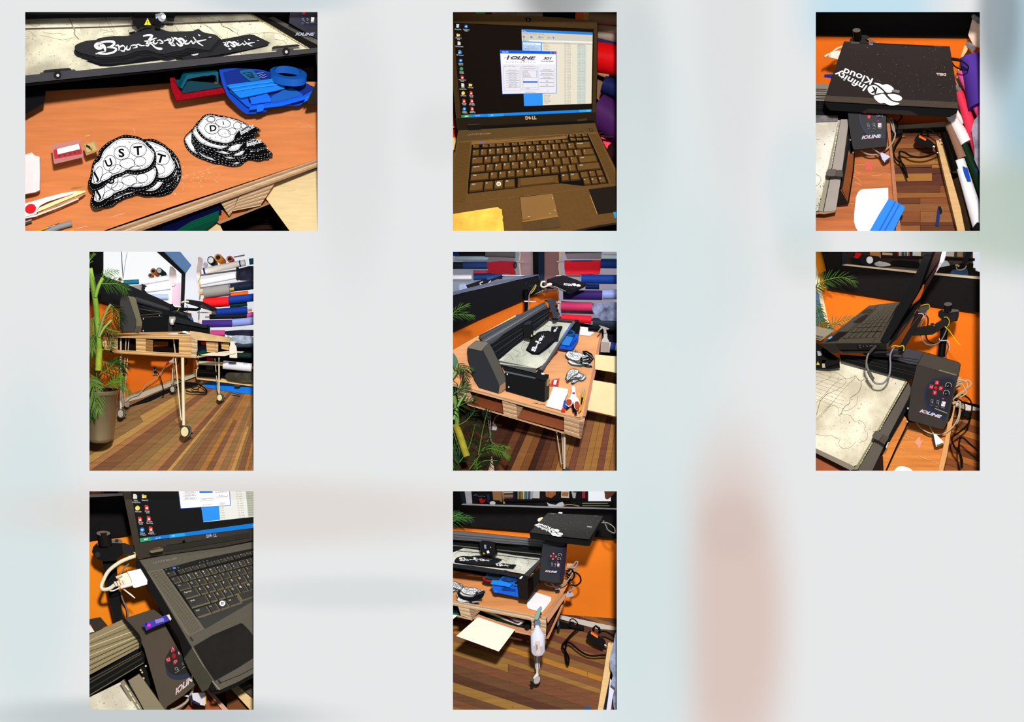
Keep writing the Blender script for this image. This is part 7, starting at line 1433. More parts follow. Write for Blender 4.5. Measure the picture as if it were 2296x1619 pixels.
# == picture 6: open laptop on its arm from behind, control head below
pic(6)
def picture6():
 a=lambda:fr(1825,560);b=lambda:fr(1825,805)
 a();ST('wall_back',G().prism(P('-40,500 240,520 2330,850 2330,2120 -40,1600'),196,3),M('f07a20',.7,var=.08,scale=5,bump=.12));ST('wall_left',G().prism(P('-40,-40 105,-40 240,520 290,1100 150,1000 -40,200'),198,3),M('f79a24',.7))
 one('door_trim|cream wooden trim leaning behind the palm|trim','-40,0 20,120 100,450 160,750 235,1080 200,1060 130,860 60,520 -40,300',190,'f0dcb4',3);one('window_glimpse|pale blue window glimpse behind the palm|window','-40,540 85,560 110,700 170,960 -40,1040',194,'7aa8d8',2,emis=.4)
 b();fl=ST('floor',G().prism(P('1750,700 2330,700 2330,1640 1750,1640'),176,3),M('5a3018',.8))
 for k in range(9):
  y=740+k*92;mk('floor_plank',G().prism(P([(1760,y-60),(2330,y+130),(2330,y+218),(1760,y+28)]),172,2),M(('a8642c','7c4424','b8702c','8a4c28','a85c28','74401f','b0682c','8c5028','9a5a2c')[k],.5,var=.15,scale=14,kind='wood',ang=18),fl)
 ST('baseboard_back',G().prism(P('1900,560 2330,690 2330,780 1900,640'),186,4),M('e6d6c8',.6));ST('trim_1',G().prism(P('2150,720 2330,780 2330,800 2150,745'),184,3),M('5a5c50'))
 a();t=TH('mirror','black mirror ledge with pale edge and reflected shop shelves','mirror');sl('glass','430,-40 2330,-40 2330,400 1400,300 400,210',196,'6a5a50',t,2,var=.3,scale=4)
 sl('frame_bottom','370,205 1400,300 2250,395 2330,405 2330,860 1500,735 200,525 130,300',180,M('130e0d',.5,var=.3,scale=30,kind='wood'),t,8);sl('frame_top_edge','390,205 450,192 1400,285 2330,365 2330,402 1400,315',176,'dcc8ac',t,6);sl('frame_post','100,-40 385,-40 400,210 370,300 200,300',184,'1a1210',t,6);sl('frame_post_edge','385,-40 425,-40 455,195 398,210',180,'1e2430',t,6)
 one('shelf_wall|dark shelf back reflected in the mirror|wall','450,-40 900,-40 1440,-40 1440,240 900,220 450,180',194,'3a2a22',1);t=TH('book_shelf','dark shelf board holding books in the mirror','shelf');sl('shelf_board','925,65 1440,85 2200,110 2200,150 1440,120 925,100',186,'1c1412',t,3)
 rnd=random.Random(2)
 for k in range(9):
  x=1150+k*21;one('book|%s book upright on the mirrored shelf, %s from its left|book'%(('red','white','grey','blue','tan','teal','white','orange','navy')[k],('first','second','third','fourth','fifth','sixth','seventh','eighth','ninth')[k]),[(x,-40),(x+18,-40),(x+16,78),(x+2,76)],184,('b83a30','e0dcd4','9a9894','2c4c88','b8946a','3a7c84','d8d4cc','c8682c','24304c')[k],3)
 one('book_stack|pale book pile end on the mirrored shelf|books','940,30 1080,40 1080,72 940,66',184,'c8a884',4);one('picture_card|white framed card on the mirrored shelf|picture','1355,-40 1470,-40 1465,80 1352,76',184,'e4dcd0',3);one('cardboard_box|tan cardboard box in the mirror|box','770,-40 900,-40 925,80 915,140 880,95 775,75',186,'b07a4c',4)
 one('glow_wall_patch|bright cream wall patch at the mirror top right|wall panel','1790,-40 1920,-40 1915,90 1800,80',186,'f0e0d0',2,emis=.4);one('jar|tan jar on the mirrored shelf|jar','1955,-40 2040,-40 2035,95 1960,92',182,'c0a080',3);one('window_glimpse|white window in the mirror right corner|window','2170,-40 2330,-40 2330,330 2180,260',192,'eef2f8',1,emis=.8)  # cream wall patch glows to stand for light on it
 one('red_hat|red hat in the mirror|hat','575,30 610,35 665,50 620,110 590,115 545,95 570,80',184,'c41a20',4);one('dark_hat|black cap below the red hat in the mirror|cap','540,100 640,100 700,60 730,200 600,200 520,150',186,'161416',4,2);one('white_shirt|white and black shirt pile, left in the mirror|clothes','640,90 700,65 800,75 900,90 920,150 880,200 740,215 640,150',184,'1e1e22',4,2)
 mk('shirt_print',G().disc(P('770,135')[0],7.5,8,182,1),M('ece8e8'),None,lb='round white print on the mirrored black shirt',cat='print')
 one('black_shirts|heap of black clothes in the mirror centre|clothes','1070,150 1200,140 1300,150 1440,170 1440,240 1250,225 1080,200',184,'101014',5,2);one('white_shirts|white clothes heap in the mirror|clothes','830,190 900,150 1030,180 1050,210 900,225',182,'b8b8b4',4,2,var=.4,scale=60);one('white_bundle|white bundle behind the lid in the mirror|clothes','1700,230 1730,170 1800,140 1850,180 1850,260 1700,270',180,'dce0e8',4,2)
 one('blue_bin|blue and black bin in the mirror right|bin','1870,300 1900,260 2100,250 2110,340 1880,330',182,'4a6a98',4);t=TH('laptop_reflection','dark laptop base and arm reflected in the mirror','laptop');sl('base','1660,285 1700,240 2030,175 2080,200 2010,235 1690,305',174,'1a1512',t,4);sl('lid','2015,180 2120,-40 2210,-40 2070,200',172,'25252c',t,4);sl('arm','2080,200 2140,170 2180,190 2170,240 2210,250 2200,290 2330,300 2330,350 2120,340 2100,260',170,'1e1a18',t,4)
 WR('white_cable','1935,215,166 1960,205,166 1985,225,166',2.6,M('c8b890'),lb='cream plug on the reflected laptop',cat='plug',n=2);WR('cream_cable','1945,230,164 1960,265,164 2010,272,164 2060,250,164 2085,210,164',1.3,M('c8b890'),lb='cream cable sagging from the reflected laptop',cat='cable')
 t=TH('potted_palm','green palm leaves at the left edge','plant');GR=[M(c,.45,var=.2,scale=30)for c in('4a6a30','5c7444','7c8c64')]
 for k,(q,n,L,c)in enumerate((('-20,510 100,440 200,400 400,370 560,440',15,24,0),('-60,560 60,520 150,480',7,16,0),('230,1100 260,1000 400,960 530,930',12,17,2),('40,780 60,850 100,960 200,1060',12,22,1),('-40,900 60,950 160,1040 230,1090',10,20,2),('-20,700 40,740 100,800',6,14,1))):frond('frond',q,n,L,GR[c],t,120+4*k,60,.1,2.6,seed=40+k)
# ---------------- cutter
 a();m=TH('cutting_machine','grey cutter with round gantry tube and tilted control head','machine')
 b();BD=pl('20,60,112 1270,290,112 400,1540,40');SB('cutting_bed','-40,50 350,20 700,120 1275,285 1270,300 870,960 590,1430 500,1480 -40,1180',BD,mat_bed('f4ead0','d2c6aa',dark='8a7f70'),m,t=4)
 SB('bed_front_rail','-40,1180 200,1290 520,1440 560,1480 500,1510 -40,1240',BD,M('8a8070',.5),m,t=4,lift=1.5)
 LN('cut_lines','340,770 400,755 500,770 560,850 620,835 680,870 705,920 690,960 730,1000 730,1060 690,1110 620,1130 ; 570,1120 530,1170 480,1205 420,1215 360,1190 340,1140 355,1090 300,1070 240,1040 150,1045 25,1015 ; 30,180 200,180 300,180 400,240 460,270 560,240 600,270 ; 30,350 130,300 220,260 240,200 190,130 ; 30,600 150,480 270,350 420,260 430,330 350,400 200,470 ; 180,660 280,630 340,680 340,740 ; 600,500 580,620 480,690 400,700 ; 50,830 150,720 260,590 410,410 600,220 ; 30,820 130,720 240,600',.55,BD,M('6e6458',.8),m,.5,4)
 LN('cut_lines','650,300 640,400 590,470 500,530 490,600 430,640 390,700 380,740 340,750 ; 650,300 700,270 740,260 ; 650,300 620,290 600,260 ; 200,460 100,560 70,640 40,760',1.0,BD,M('5a5248',.8),m,.5,3)
 for k in range(8):LN('ruled_line','30,%d 410,%d'%(180+k*52,290+k*56 if k<4 else 300+k*54),.35,BD,M('7a7064'),m,.45)
 g=G();rnd=random.Random(8)
 for _ in range(120):g.disc(bil(P('30,850 900,700 700,1300 100,1150'),rnd.random(),rnd.random()),rnd.uniform(.2,.7),rnd.uniform(.2,.6),BD,0,.5,k=5)
 mk('bed_scuffs',g,M('3a342c'),m,fix=False,kind='stuff')
 SB('ruler_strip','1255,285 1290,290 880,990 620,1500 520,1500 590,1430 870,960',BD,M('8c8468',.5),m,t=3,lift=1.4);g=G()
 for k in range(34):
  f=k/34;x,y=1268-640*f,300+1130*f
  if not.56<f<.66:g.ribbon(P([(x,y),(x-rnd.uniform(4,12),y+rnd.uniform(10,26))]),rnd.uniform(.8,2),BD,2.2)
 mk('worn_ruler_marks',g,M('efe6c4'),m,fix=False,kind='stuff');LN('rail_gap','1285,320 880,1010 600,1500',1.5,BD,M('0a0a0a'),m,2.4)
 LF('side_rail','1290,320 1330,420 1285,540 1010,1060 790,1520 600,1520 880,1010',pl('1290,320,98 1330,420,98 700,1520,36'),'1290,320 1345,430 1310,560 1040,1080 810,1530 600,1520 880,1010',112,M('6a6158',.4,metal=.1),m)
 sl('rail_side','1330,420 1345,540 1290,640 1040,1100 940,1300 900,1290 1010,1060 1285,540',76,'0e0e12',m,8);cl=sl('clamp','792,1040 830,975 860,970 940,1020 880,1110 800,1070',30,'625b50',m,12,bev=.6);sl('clamp_side','940,1020 1020,1065 960,1160 885,1112',32,'544d42',cl,10,bev=.6);sl('white_chip','1005,1130 1020,1125 985,1205 975,1195',34,'e8e0d0',m,1)
 sl('leg_panel','900,1300 940,1320 950,1540 780,1540',60,'2a160c',m,3);LN('leg_edge','1285,860 1130,1180 980,1520',3.4,60,M('060505'),m,1)
 SB('gantry_lower','350,-60 1000,-20 1400,90 1380,260 1290,290 380,30',96,BLK(),m,t=8)
 for q in('430,-40 1380,190','400,-10 1370,225','700,-20 1400,120'):LN('gantry_rail',q,.9,94,M('3c3830',.3),m,.8)
 a();sl('gantry_end_block','25,1250 150,1330 350,1480 360,1600 200,1620 -40,1600',92,'0c0b0a',m,10);sl('spring','50,1375 105,1370 110,1430 60,1440',88,'8a8a8c',m,3,metal=.5);warn_sign(m,'58,1510 38,1560 85,1560',86);sl('brass_screw','110,1490 180,1490 150,1530 160,1600 120,1600',86,'a89a84',m,3,metal=.3)
 b();sl('tool_holder','25,-20 360,-20 355,60 260,85 180,110 150,60 25,70',86,'14120e',m,8)
 a();LF('gantry_tube','-40,1020 290,1090 100,1230 -40,1200',100,'-40,1020 290,1090 100,1240 -40,1215',120,M('8a7e6c',.4,metal=.2),m);LF('gantry_tube','700,1400 1230,1330 1500,1390 1410,1560 1000,1500 850,1450',96,'640,1390 1230,1325 1505,1385 1415,1580 1000,1520 700,1430',112,M('403e42',.35,metal=.2),m)
 for k in range(5):LN('tube_groove','%d,%d %d,%d'%(-40,1130+k*16,140-k*12,1175+k*13),.9,98,M('3a342c' if k%2 else 'b0a48c'),m,1);LN('tube_groove','%d,%d 1430,%d'%(780+k*60,1398+k*18,1470+k*20),.8,95,M('26262a' if k%2 else '605e60'),m,1)
 HP=pl('1400,1500,72 1980,1540,72 1500,2350,30');h=LF('control_head','1500,1388 1960,1530 1985,1555 1980,1620 1890,1990 1820,2320 1760,2430 1700,2425 1300,2310 1280,2240 1330,1850 1400,1560',HP,'1500,1380 1970,1520 2000,1550 1990,1630 1905,2000 1830,2330 1765,2440 1700,2432 1295,2320 1272,2245 1322,1850 1395,1560',112,M('3a322d',.4,var=.1,scale=8),m)
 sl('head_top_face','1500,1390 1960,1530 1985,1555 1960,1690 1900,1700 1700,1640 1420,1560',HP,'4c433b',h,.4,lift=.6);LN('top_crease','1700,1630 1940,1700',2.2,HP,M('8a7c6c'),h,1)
 q=P('1425,1560 1985,1620 1780,2430 1290,2300');head_face(lambda x,y:bil(q,x*.94+.03,y*1.0+.02),HP,h,1.2,red='b01c28')
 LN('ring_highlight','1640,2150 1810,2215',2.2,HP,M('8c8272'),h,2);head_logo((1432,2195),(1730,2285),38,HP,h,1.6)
 for p in((1280,2150),(1270,2330)):mk('bolt',G().disc(P([p])[0],1.6,2.4,70,2,k=8),M('e0dcf0'),m)
 t=TH('pallet_table','orange table with raised rim below the control head','table');b();SB('table_top','1180,700 1300,860 1760,900 1850,880 1860,560 1930,600 1700,1640 700,1640 940,1300',pl('1300,860,106 1860,880,106 1200,1600,60'),M('dc8a44',.35,var=.2,scale=7,kind='wood',ang=110,bump=.2),t,t=5)
 SB('table_left_part','-40,1240 500,1510 500,1640 -40,1640',80,M('b06440',.5,var=.1),t,t=3);LF('rim','1870,560 1935,580 1880,880 1810,1300 1750,1540 1680,1540 1790,1050',pl('1870,560,98 1935,580,98 1750,1540,48'),'1870,560 1940,585 1890,890 1820,1310 1760,1550 1680,1540 1785,1050',112,M('e0a468',.5,var=.1),t)
 TD=pl('1300,860,104 1860,880,104 1200,1600,58');sl('pink_paint_mark','1400,1090 1425,1060 1450,1065 1450,1110 1500,1100 1470,1130 1445,1190 1430,1225 1415,1180 1370,1140',TD,'f0a080',t,.3,lift=.6);LN('varnish_ridges','1230,1030 1300,1060 1380,1090 ; 1410,1300 1500,1350 1600,1370 1700,1430 ; 1180,1200 1250,1230 ; 1150,1260 1230,1300 ; 1280,930 1360,970 1450,960',.7,TD,M('f8c890',.3),t,.5,3)
 one('white_card|white card edge at the bottom of the table|card','1120,1480 1170,1455 1240,1460 1330,1500 1340,1560 1090,1560',50,'fbf6ec',2,2)
 one('wooden_block|small pale wooden block behind the cable tangle|block','1945,235 2010,245 2005,280 1990,400 1900,420',100,'d8a060',5)
 cw=M('cdb898',.4);ck=M('14100e',.4)
 for k,s in enumerate(('1910,350,84 2000,300,82 2100,290,82 2140,340,82 2080,400,82 1960,480,84 1890,560,86','1920,290,84 2030,285,80 2090,350,80 2030,450,80 1900,540,84','1900,400,82 2000,330,80 2060,420,80 2080,460,80 1990,520,82','1900,600,80 1990,580,78 1980,700,76 1950,820,74 1880,930,72 1790,1000,70 1680,1020,70 1560,1000,70 1440,920,72 1395,850,76','1960,560,84 1990,700,84 1960,850,84 1900,900,84','1575,910,66 1600,960,66 1630,1020,64')):WR('cream_cable',s,1.6,cw,lb='cream cable %s'%('in wide loop right of the head','in second loop right of the head','in small inner loop right of the head','curving under the control head to the plug','dropping outside the rim','entering the plug')[k],cat='cable')
 for k,s in enumerate(('1890,480,88 2000,480,90 2110,540,90 2150,640,90 2130,760,90 2060,810,90 1900,800,92','1880,520,86 1980,550,88 2050,620,88 2040,720,88 1960,810,88','1840,560,84 1880,640,84 1860,760,84 1820,850,84','2120,780,120 2110,870,122 2000,980,124 1900,1050,120 1880,1100,118 1920,1200,110 1990,1290,106 2020,1400,100 2010,1480,98 2000,1380,100 1975,1200,108 1990,1090,112 2030,1070,112 2120,1150,112 2240,1250,112')):WR('power_lead',s,(1.8,1.3,2.8,2.0)[k],ck,lb='black cable %s'%('in wide arc right of the head','in inner arc right of the head','hugging the right side of the head','looping over the floorboards')[k],cat='cable')
 t=TH('power_strip','black power strip with red light by the baseboard','power strip');sl('body','1960,660 2040,680 2150,740 2160,780 2100,790 1950,740',150,'14100f',t,6);sl('red_light','2002,692 2020,696 2018,714 2002,710',148,'ff3020',t,1,emis=1.0,lift=1)
 t=TH('cable_connector','white and navy plug lying on the orange table','connector');LF('plug_body','1625,1015 1660,1020 1760,1120 1765,1150 1665,1190 1650,1170',60,'1615,1025 1660,1018 1765,1125 1765,1155 1665,1195 1640,1150',74,M('f2eef0',.4),t);sl('plug_collar','1612,1030 1625,1020 1660,1190 1645,1185',58,'24304a',t,6);sl('plug_face','1668,1165 1755,1135 1765,1155 1680,1190',58,'6a5a2c',t,2,metal=.4)
# ---------------- arm
 a();bk=M('14100f',.4);t=TH('clamp_arm','black arm with round knob on a pole, yellow ties hanging','arm')
 roll('pole',(1790,950),(1735,1450),8.5,8.5,bk,t,100,100);LF('arm_joint','1700,830 1750,805 1960,810 1975,840 1970,900 1950,965 1900,965 1740,940 1695,900',84,'1695,840 1750,805 1965,810 1978,840 1970,905 1950,970 1900,970 1740,945 1690,900',110,M('191513',.4),t)
 sl('joint_top','1745,805 1800,790 1965,812 1975,835 1850,850 1760,835',83,'625b56',t,1,lift=.5);k=roll('knob',(1822,738),(1818,822),9.6,8.8,M('1c1917',.35),t,78,80,k=26);mk('knob_cap',G().disc(P('1823,736')[0],9.2,4.4,68,3,k=26),M('5c5450',.4),k)
 LF('arm_upper','1640,1010 1900,860 1960,870 1950,930 1670,1110 1660,1050',78,'1640,1010 1900,855 1965,870 1955,940 1675,1120 1655,1050',92,M('221c19',.4),t);LF('arm_lower','1350,1060 1580,1025 1670,1040 1665,1110 1620,1145 1340,1165',76,'1350,1060 1580,1020 1672,1040 1668,1115 1620,1150 1340,1168',92,M('1b1613',.4),t);mk('arm_bolt',G().disc(P('1612,1010')[0],5,3,74,4,k=16),M('2a2624',.3,metal=.3),t)
 sl('arm_head','1410,800 1480,740 1560,740 1575,790 1500,870 1430,850',80,'4a4440',t,8)
 for k,(s,h,r)in enumerate((('1770,915,70 1810,915,68 1840,960,68 1835,1010,68 1810,1050,72','c8b020',1.1),('1780,1040,70 1850,1110,68 1930,1230,68 1990,1290,68','f0d818',.9),('1450,765,74 1500,745,72 1560,740,72 1575,790,72 1550,830,74','d0a820',1.0),('1055,1320,40 1090,1300,38 1160,1310,38 1210,1300,38 1225,1340,38 1215,1370,40','d8b828',1.3),('1705,1200,76 1720,1230,74 1830,1240,74 1840,1360,76','c8c4cc',1.0),('1420,865,70 1480,870,68 1500,920,70','c0bcc8',1.0))):WR('cable_tie',s,r,M(h,.5),lb='%s cable tie %s'%(('olive','bright yellow','yellow','yellow','white','white')[k],('round the upper arm','tail hanging from the arm','at the arm head','at the laptop corner','around the pole','on the bracket')[k]),cat='tie')
 for k,(s,h,r)in enumerate((('1530,760,84 1520,900,84 1460,1020,84 1450,1160,84 1520,1270,84 1620,1290,82 1720,1240,80 1790,1120,78 1810,1040,76','8a8280',1.4),('1500,870,86 1550,920,86 1550,1020,86 1525,1150,86 1560,1240,86 1660,1270,84 1750,1220,82','1a1614',1.6),('1810,1260,90 1830,1320,90 1800,1420,92 1800,1480,92','4a4440',1.2))):WR('cable',s,r,M(h,.4),lb=('grey cable in a big loop below the arm','black cable looping beside the grey one','thin cable down the pole')[k],cat='cable')
# ---------------- laptop
 t=TH('laptop','open dark laptop seen from its right side on the arm','laptop');KD=pl('100,1260,36 1170,705,84 970,1260,40');dk=deck=LF('base_deck','90,1272 750,757 890,738 1170,706 1200,760 985,1262 290,1272',KD,'90,1290 750,765 890,745 1170,712 1210,765 1000,1350 330,1350',lambda u,v:KD(u,v)+8,M('4e463c',.45,var=.05,scale=150),t)
 sl('side_face','95,1272 290,1268 985,1262 990,1352 340,1355 220,1290',34,'1c1815',t,6);sl('battery_corner','95,1275 290,1272 345,1370 350,1400 220,1395 130,1310',32,'26211c',t,8);sl('side_ports','575,1290 880,1285 920,1330 600,1345',33,'0c0a09',t,1,lift=1);LN('port_details','610,1300 640,1298 ; 665,1300 680,1315 ; 710,1298 735,1312 ; 755,1303 800,1300 ; 620,1325 640,1330',1.0,32,M('7a726a'),t,1.5);sl('tray','340,1355 990,1350 1180,1380 1150,1402 400,1402',46,'2a2622',t,6)
 sl('black_pad','340,1112 480,1105 430,1150 310,1235 150,1258 240,1190',KD,'1f1a17',deck,.4,lift=.8);sl('blue_sticker','190,1200 235,1172 258,1180 215,1212',KD,'5ab4dc',deck,.3,lift=1.2);sl('touchpad','560,960 690,880 740,890 650,985 540,990',KD,'2c2621',deck,.3,lift=.8,sp=2);sl('gold_tape','650,850 720,800 800,800 780,850 660,860',KD,'3a322a',deck,.3,lift=.8,sp=2);LN('deck_seams','880,745 300,1250 ; 500,1105 850,800 ; 800,1255 1080,820 ; 395,1190 880,1190',.8,KD,M('241f1b'),deck,.8)
 kt=sl('keyboard_tray','960,770 1140,735 1150,770 870,1190 395,1200 600,1040',KD,'15110f',deck,.3,lift=.9);q=P('965,765 1150,738 890,1200 390,1203');km=M('4e463b',.4);hl=M('8c8070',.4)
 H=homog(q)
 for r_ in range(14):
  for c_ in range(6):
   x0,x1,y0,y1=c_/6+.015,(c_+1)/6-.015,r_/14+.008,(r_+1)/14-.008;A_=[H(x0,y0),H(x1,y0),H(x1,y1),H(x0,y1)];g=G();i=g.ring([(u-1,v-1)for u,v in inset(A_,.35)],KD,-3.2);j=g.ring(A_,KD,-1);g.F.append(i);g.side(i,j);o=mk('key',g,km,kt,fix=False);o.data.materials.append(hl)
   if len(o.data.polygons)>3:o.data.polygons[3].material_index=1
 LP=30;lid=LF('lid','1550,-60 1640,-60 1420,560 1010,1240 985,1262 940,1255 905,1225 930,1180 1180,690 1400,290',32,'1550,-60 1840,-60 1640,330 1440,680 1230,960 1000,1290 960,1290 905,1225 1180,690 1400,290',58,M('0c0a0c',.35),t)
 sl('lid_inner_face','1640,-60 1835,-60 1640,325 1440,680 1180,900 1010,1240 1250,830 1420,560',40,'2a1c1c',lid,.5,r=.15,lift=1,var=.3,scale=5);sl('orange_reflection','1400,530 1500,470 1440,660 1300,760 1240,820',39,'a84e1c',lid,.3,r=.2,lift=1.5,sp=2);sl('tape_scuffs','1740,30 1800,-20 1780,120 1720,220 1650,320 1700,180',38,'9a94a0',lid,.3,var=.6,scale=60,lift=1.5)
 sl('hinge_back','1440,675 1450,740 1200,1060 1090,1240 990,1350 980,1260 1230,960',56,'0b090c',t,8);sl('bracket_plate','1400,820 1490,890 1400,1050 1230,1350 1180,1385 1150,1330 1300,1060',70,'1d1817',t,8);sl('bracket_rib','1330,880 1420,820 1130,1220 1090,1240',62,'2a2524',t,6);LN('bracket_line','1440,890 1290,1080 1180,1260',.8,69,M('5a5250'),t,.8,2)
 WR('charger_cable','845,1300,26 800,1345,26 750,1400,28 725,1450,30 712,1540,34 715,1600,40',2.2,M('8c8678',.4),lb='grey charger cable plugged in the laptop side',cat='cable');WR('charger_plug','845,1300,22 795,1350,22 755,1395,24',3.4,M('4a463e',.4),lb='grey charger plug at the laptop side',cat='plug',n=1)
 b();WR('usb_cable','712,20,40 730,120,44 800,290,50 860,335,52 950,325,52 1020,230,50 1040,100,48 1040,-60,46 1100,-180,44',2.2,M('8f8a90',.4),lb='grey cable looping over the cutting bed',cat='cable');WR('ferrite_bead','740,165,40 775,230,42 805,275,46',4.2,M('6a645c',.4),lb='grey ferrite bead on the hanging cable',cat='bead',n=1,k=10)
picture6()
# == picture 7: laptop corner with white plug and memory stick
pic(7)
def picture7():
 a=lambda:fr(195,1095);b=lambda:fr(195,1340)
 a();ST('wall_back',G().prism(P('-40,690 600,600 1000,900 1000,1700 700,1840 -40,2000'),190,3),M('f28c1e',.7,var=.1,scale=5,bump=.1));ST('floor',G().prism(P('1300,2500 2330,2400 2330,3100 1300,3100'),190,3),M('8a5226',.6,var=.2,scale=14,kind='wood',ang=40))
 t=TH('mirror','black mirror frame with white edge behind the laptop','mirror');sl('frame_bottom','-40,125 470,100 600,640 -40,722',180,M('0d0909',.5,var=.3),t,8);sl('frame_top_edge','-40,90 470,70 475,105 -40,130',176,'d8ccc4',t,6);sl('glass','-40,-40 470,-40 470,72 -40,92',186,'a07a68',t,2,var=.6,scale=20)
 for l,q,h in(('orange blurred thing in the mirror','40,40 130,40 110,80 60,80','d8902c'),('red blurred thing in the mirror','170,38 210,38 205,75 175,75','c82a24'),('dark blue blurred thing in the mirror','210,38 380,38 420,70 220,72','1c2438')):one('mirror_item|%s|reflection'%l,q,182,h,2)
 bk=M('0d0b0b',.45);t=TH('clamp_arm','black pole with big round knob and swing arm','arm')
 LF('pole','200,980 385,960 400,1300 480,1800 370,1830 290,1500',120,'195,980 390,960 405,1300 485,1800 365,1835 285,1500',140,bk,t,bev=0);LF('clamp','75,800 130,745 340,700 460,750 480,880 370,985 200,995 100,930 60,870',100,'70,800 130,740 340,700 465,750 485,885 370,990 200,1000 95,935 55,870',124,bk,t)
 sl('clamp_top','130,745 200,720 330,700 420,690 465,715 460,750 340,745 290,790 200,795 140,775',98,'6a6460',t,2,2);roll('knob',(216,600),(240,770),16,15.5,M('1d1a18',.4),t,94,96,k=32);mk('knob_cap',G().disc(P('215,612')[0],15.6,5.8,80,4,k=30),M('6a5c54',.4),t);mk('clamp_bolt',G().disc(P('135,905')[0],6,6.5,96,4,k=18),M('2c2826',.3,metal=.4),t)
 sl('arm','430,750 500,745 640,800 650,850 640,930 480,900 370,860',104,'2a2626',t,10);mk('arm_screw',G().disc(P('395,712')[0],4,3,94,1,k=14),M('2e2a28'),t)
 WR('yellow_tie','625,870,92 650,890,92 640,930,92 615,925,92',1.6,M('e0c020'),lb='yellow tie at the laptop hinge corner',cat='tie');WR('grey_cable','440,1180,110 500,1080,108 560,1030,106',1.8,M('8c847c'),lb='grey cable between pole and laptop',cat='cable')
 WR('grey_cable','440,1380,112 470,1500,112 520,1620,112 545,1720,110 540,1780,108',2.0,M('7a706c'),lb='grey cable hanging beside the pole',cat='cable');WR('black_cable','430,1400,114 460,1550,114 520,1650,112 530,1760,110',1.6,bk,lb='black cable hanging beside the pole',cat='cable')
 v=TH('monitor_cable','white monitor cable and plug in the laptop side','cable');W_=M('e6dcc0',.4)
 WR('cable','650,920,84 560,950,84 430,1010,82 290,1120,80 215,1250,78 185,1340,76 220,1375,74 300,1360,72 370,1310,70',4.4,W_,v,k=12);WR('thin_wire','280,1375,74 330,1395,72 400,1370,70 450,1345,68',1.5,M('f0ece4'),v);sl('loose_tie','480,1370 500,1368 600,1440 650,1490 640,1495 580,1450',70,'f0e8e0',v,1)
 LF('plug_block','540,1135 720,1095 812,1245 810,1305 640,1355 620,1340 600,1250',62,'535,1130 720,1090 815,1245 812,1310 640,1358 610,1340 540,1160',78,M('f4f0e8',.4),v,bev=.6);sl('plug_neck','380,1195 540,1140 600,1260 600,1320 440,1360 500,1290',68,'ece4d0',v,8)
 for k in range(4):sl('strain_rib',[(355+k*38,1270-k*8),(385+k*38,1262-k*8),(415+k*36,1325-k*8),(390+k*36,1335-k*8)],64,'e2d8c0',v,6,bev=.5)
 WR('thumb_screw','390,1215,64 470,1180,64',3,M('dcd0b0'),v,n=1,k=10);WR('thumb_screw','450,1345,62 620,1300,62',4,M('efe8dc'),v,n=1,k=10)
 u=TH('usb_stick','translucent blue memory stick glowing pink at its end','memory stick');b();LF('stick','745,350 800,345 1075,235 1125,300 1100,320 900,400 800,450 780,400',50,'742,355 800,342 1078,232 1128,305 1105,328 900,408 795,455 775,400',62,M('4a44a8',.2,alpha=.92),u);sl('label_window','915,305 1030,275 1045,325 930,355',49,'8a80c4',u,1,lift=.6);mk('pink_glow_led',G().disc(P('835,378')[0],4.5,3.6,48,1,.8,k=16),M('ff30c8',emis=1.2),u);sl('metal_plug','1075,240 1110,230 1140,290 1125,318',48,'c8b89c',u,4,metal=.5);mk('stick_hole',G().disc(P('800,365')[0],2.6,2.6,48,.5,.8,k=12),M('1c1a5c'),u)
# ---------------- laptop
 a();t=TH('laptop','open dark laptop corner with keyboard lit blue by its screen','laptop');LD=pl('470,40,60 2250,40,60 680,950,92')
 lid=LF('lid','462,-40 2330,-40 2330,690 1850,790 850,930 690,970 655,900',LD,'455,-40 2330,-40 2330,700 1850,800 850,940 680,980 640,900',112,M('403a33',.45,var=.05,scale=120),t)
 sc=sl('screen','585,-40 2330,-40 2330,540 1300,640 715,730',LD,M('232323',.5,emis=.7),lid,.5,lift=.6);LN('screen_edge','580,-40 712,735 1300,648',1.2,LD,M('14110e'),lid,1.2)
 sl('taskbar','708,680 1300,605 2330,465 2330,530 1300,655 716,732',LD,scr('1c84dc'),sc,.2,lift=1);sl('start_button','708,680 855,662 862,712 716,732',LD,scr('3ca878'),sc,.2,lift=1.4);sl('taskbar_entry','1110,632 1318,606 1322,650 1116,676',LD,scr('22b0f4'),sc,.2,lift=1.4);text('screen_text',[('start',(765,706),(822,698),26,{'shear':.2,'bold':.03}),('Ioline 301',(922,690),(992,680),18),('Data',(1150,656),(1182,651),17),('D',(2240,510),(2252,508),12)],LD,scr('f0f6ff'),sc,1.8,kind='stuff')
 sl('program_window','1222,-40 1925,-40 1945,235 1262,280',LD,scr('1a5cc0'),sc,.2,lift=1.8);w=sl('window_body','1230,-40 1918,-40 1936,230 1268,272',LD,scr('f4f2f4',1),sc,.2,lift=2.1);fw=sl('file_window','1540,-40 2330,-40 2330,380 1572,462',LD,scr('f0efe6',.9),sc,.2,lift=1.2);sl('side_pane','1543,255 1785,235 1798,428 1572,458',LD,scr('3a9cf4'),sc,.2,lift=1.5);sl('sorted_column','2140,-40 2330,-40 2330,370 2180,385',LD,scr('c8ccb8',.8),sc,.2,lift=1.5)
 sl('selected_row','1515,30 1698,30 1698,62 1522,64',LD,scr('0c7ae0'),w,.1,lift=2.4);bt=G();its=[]
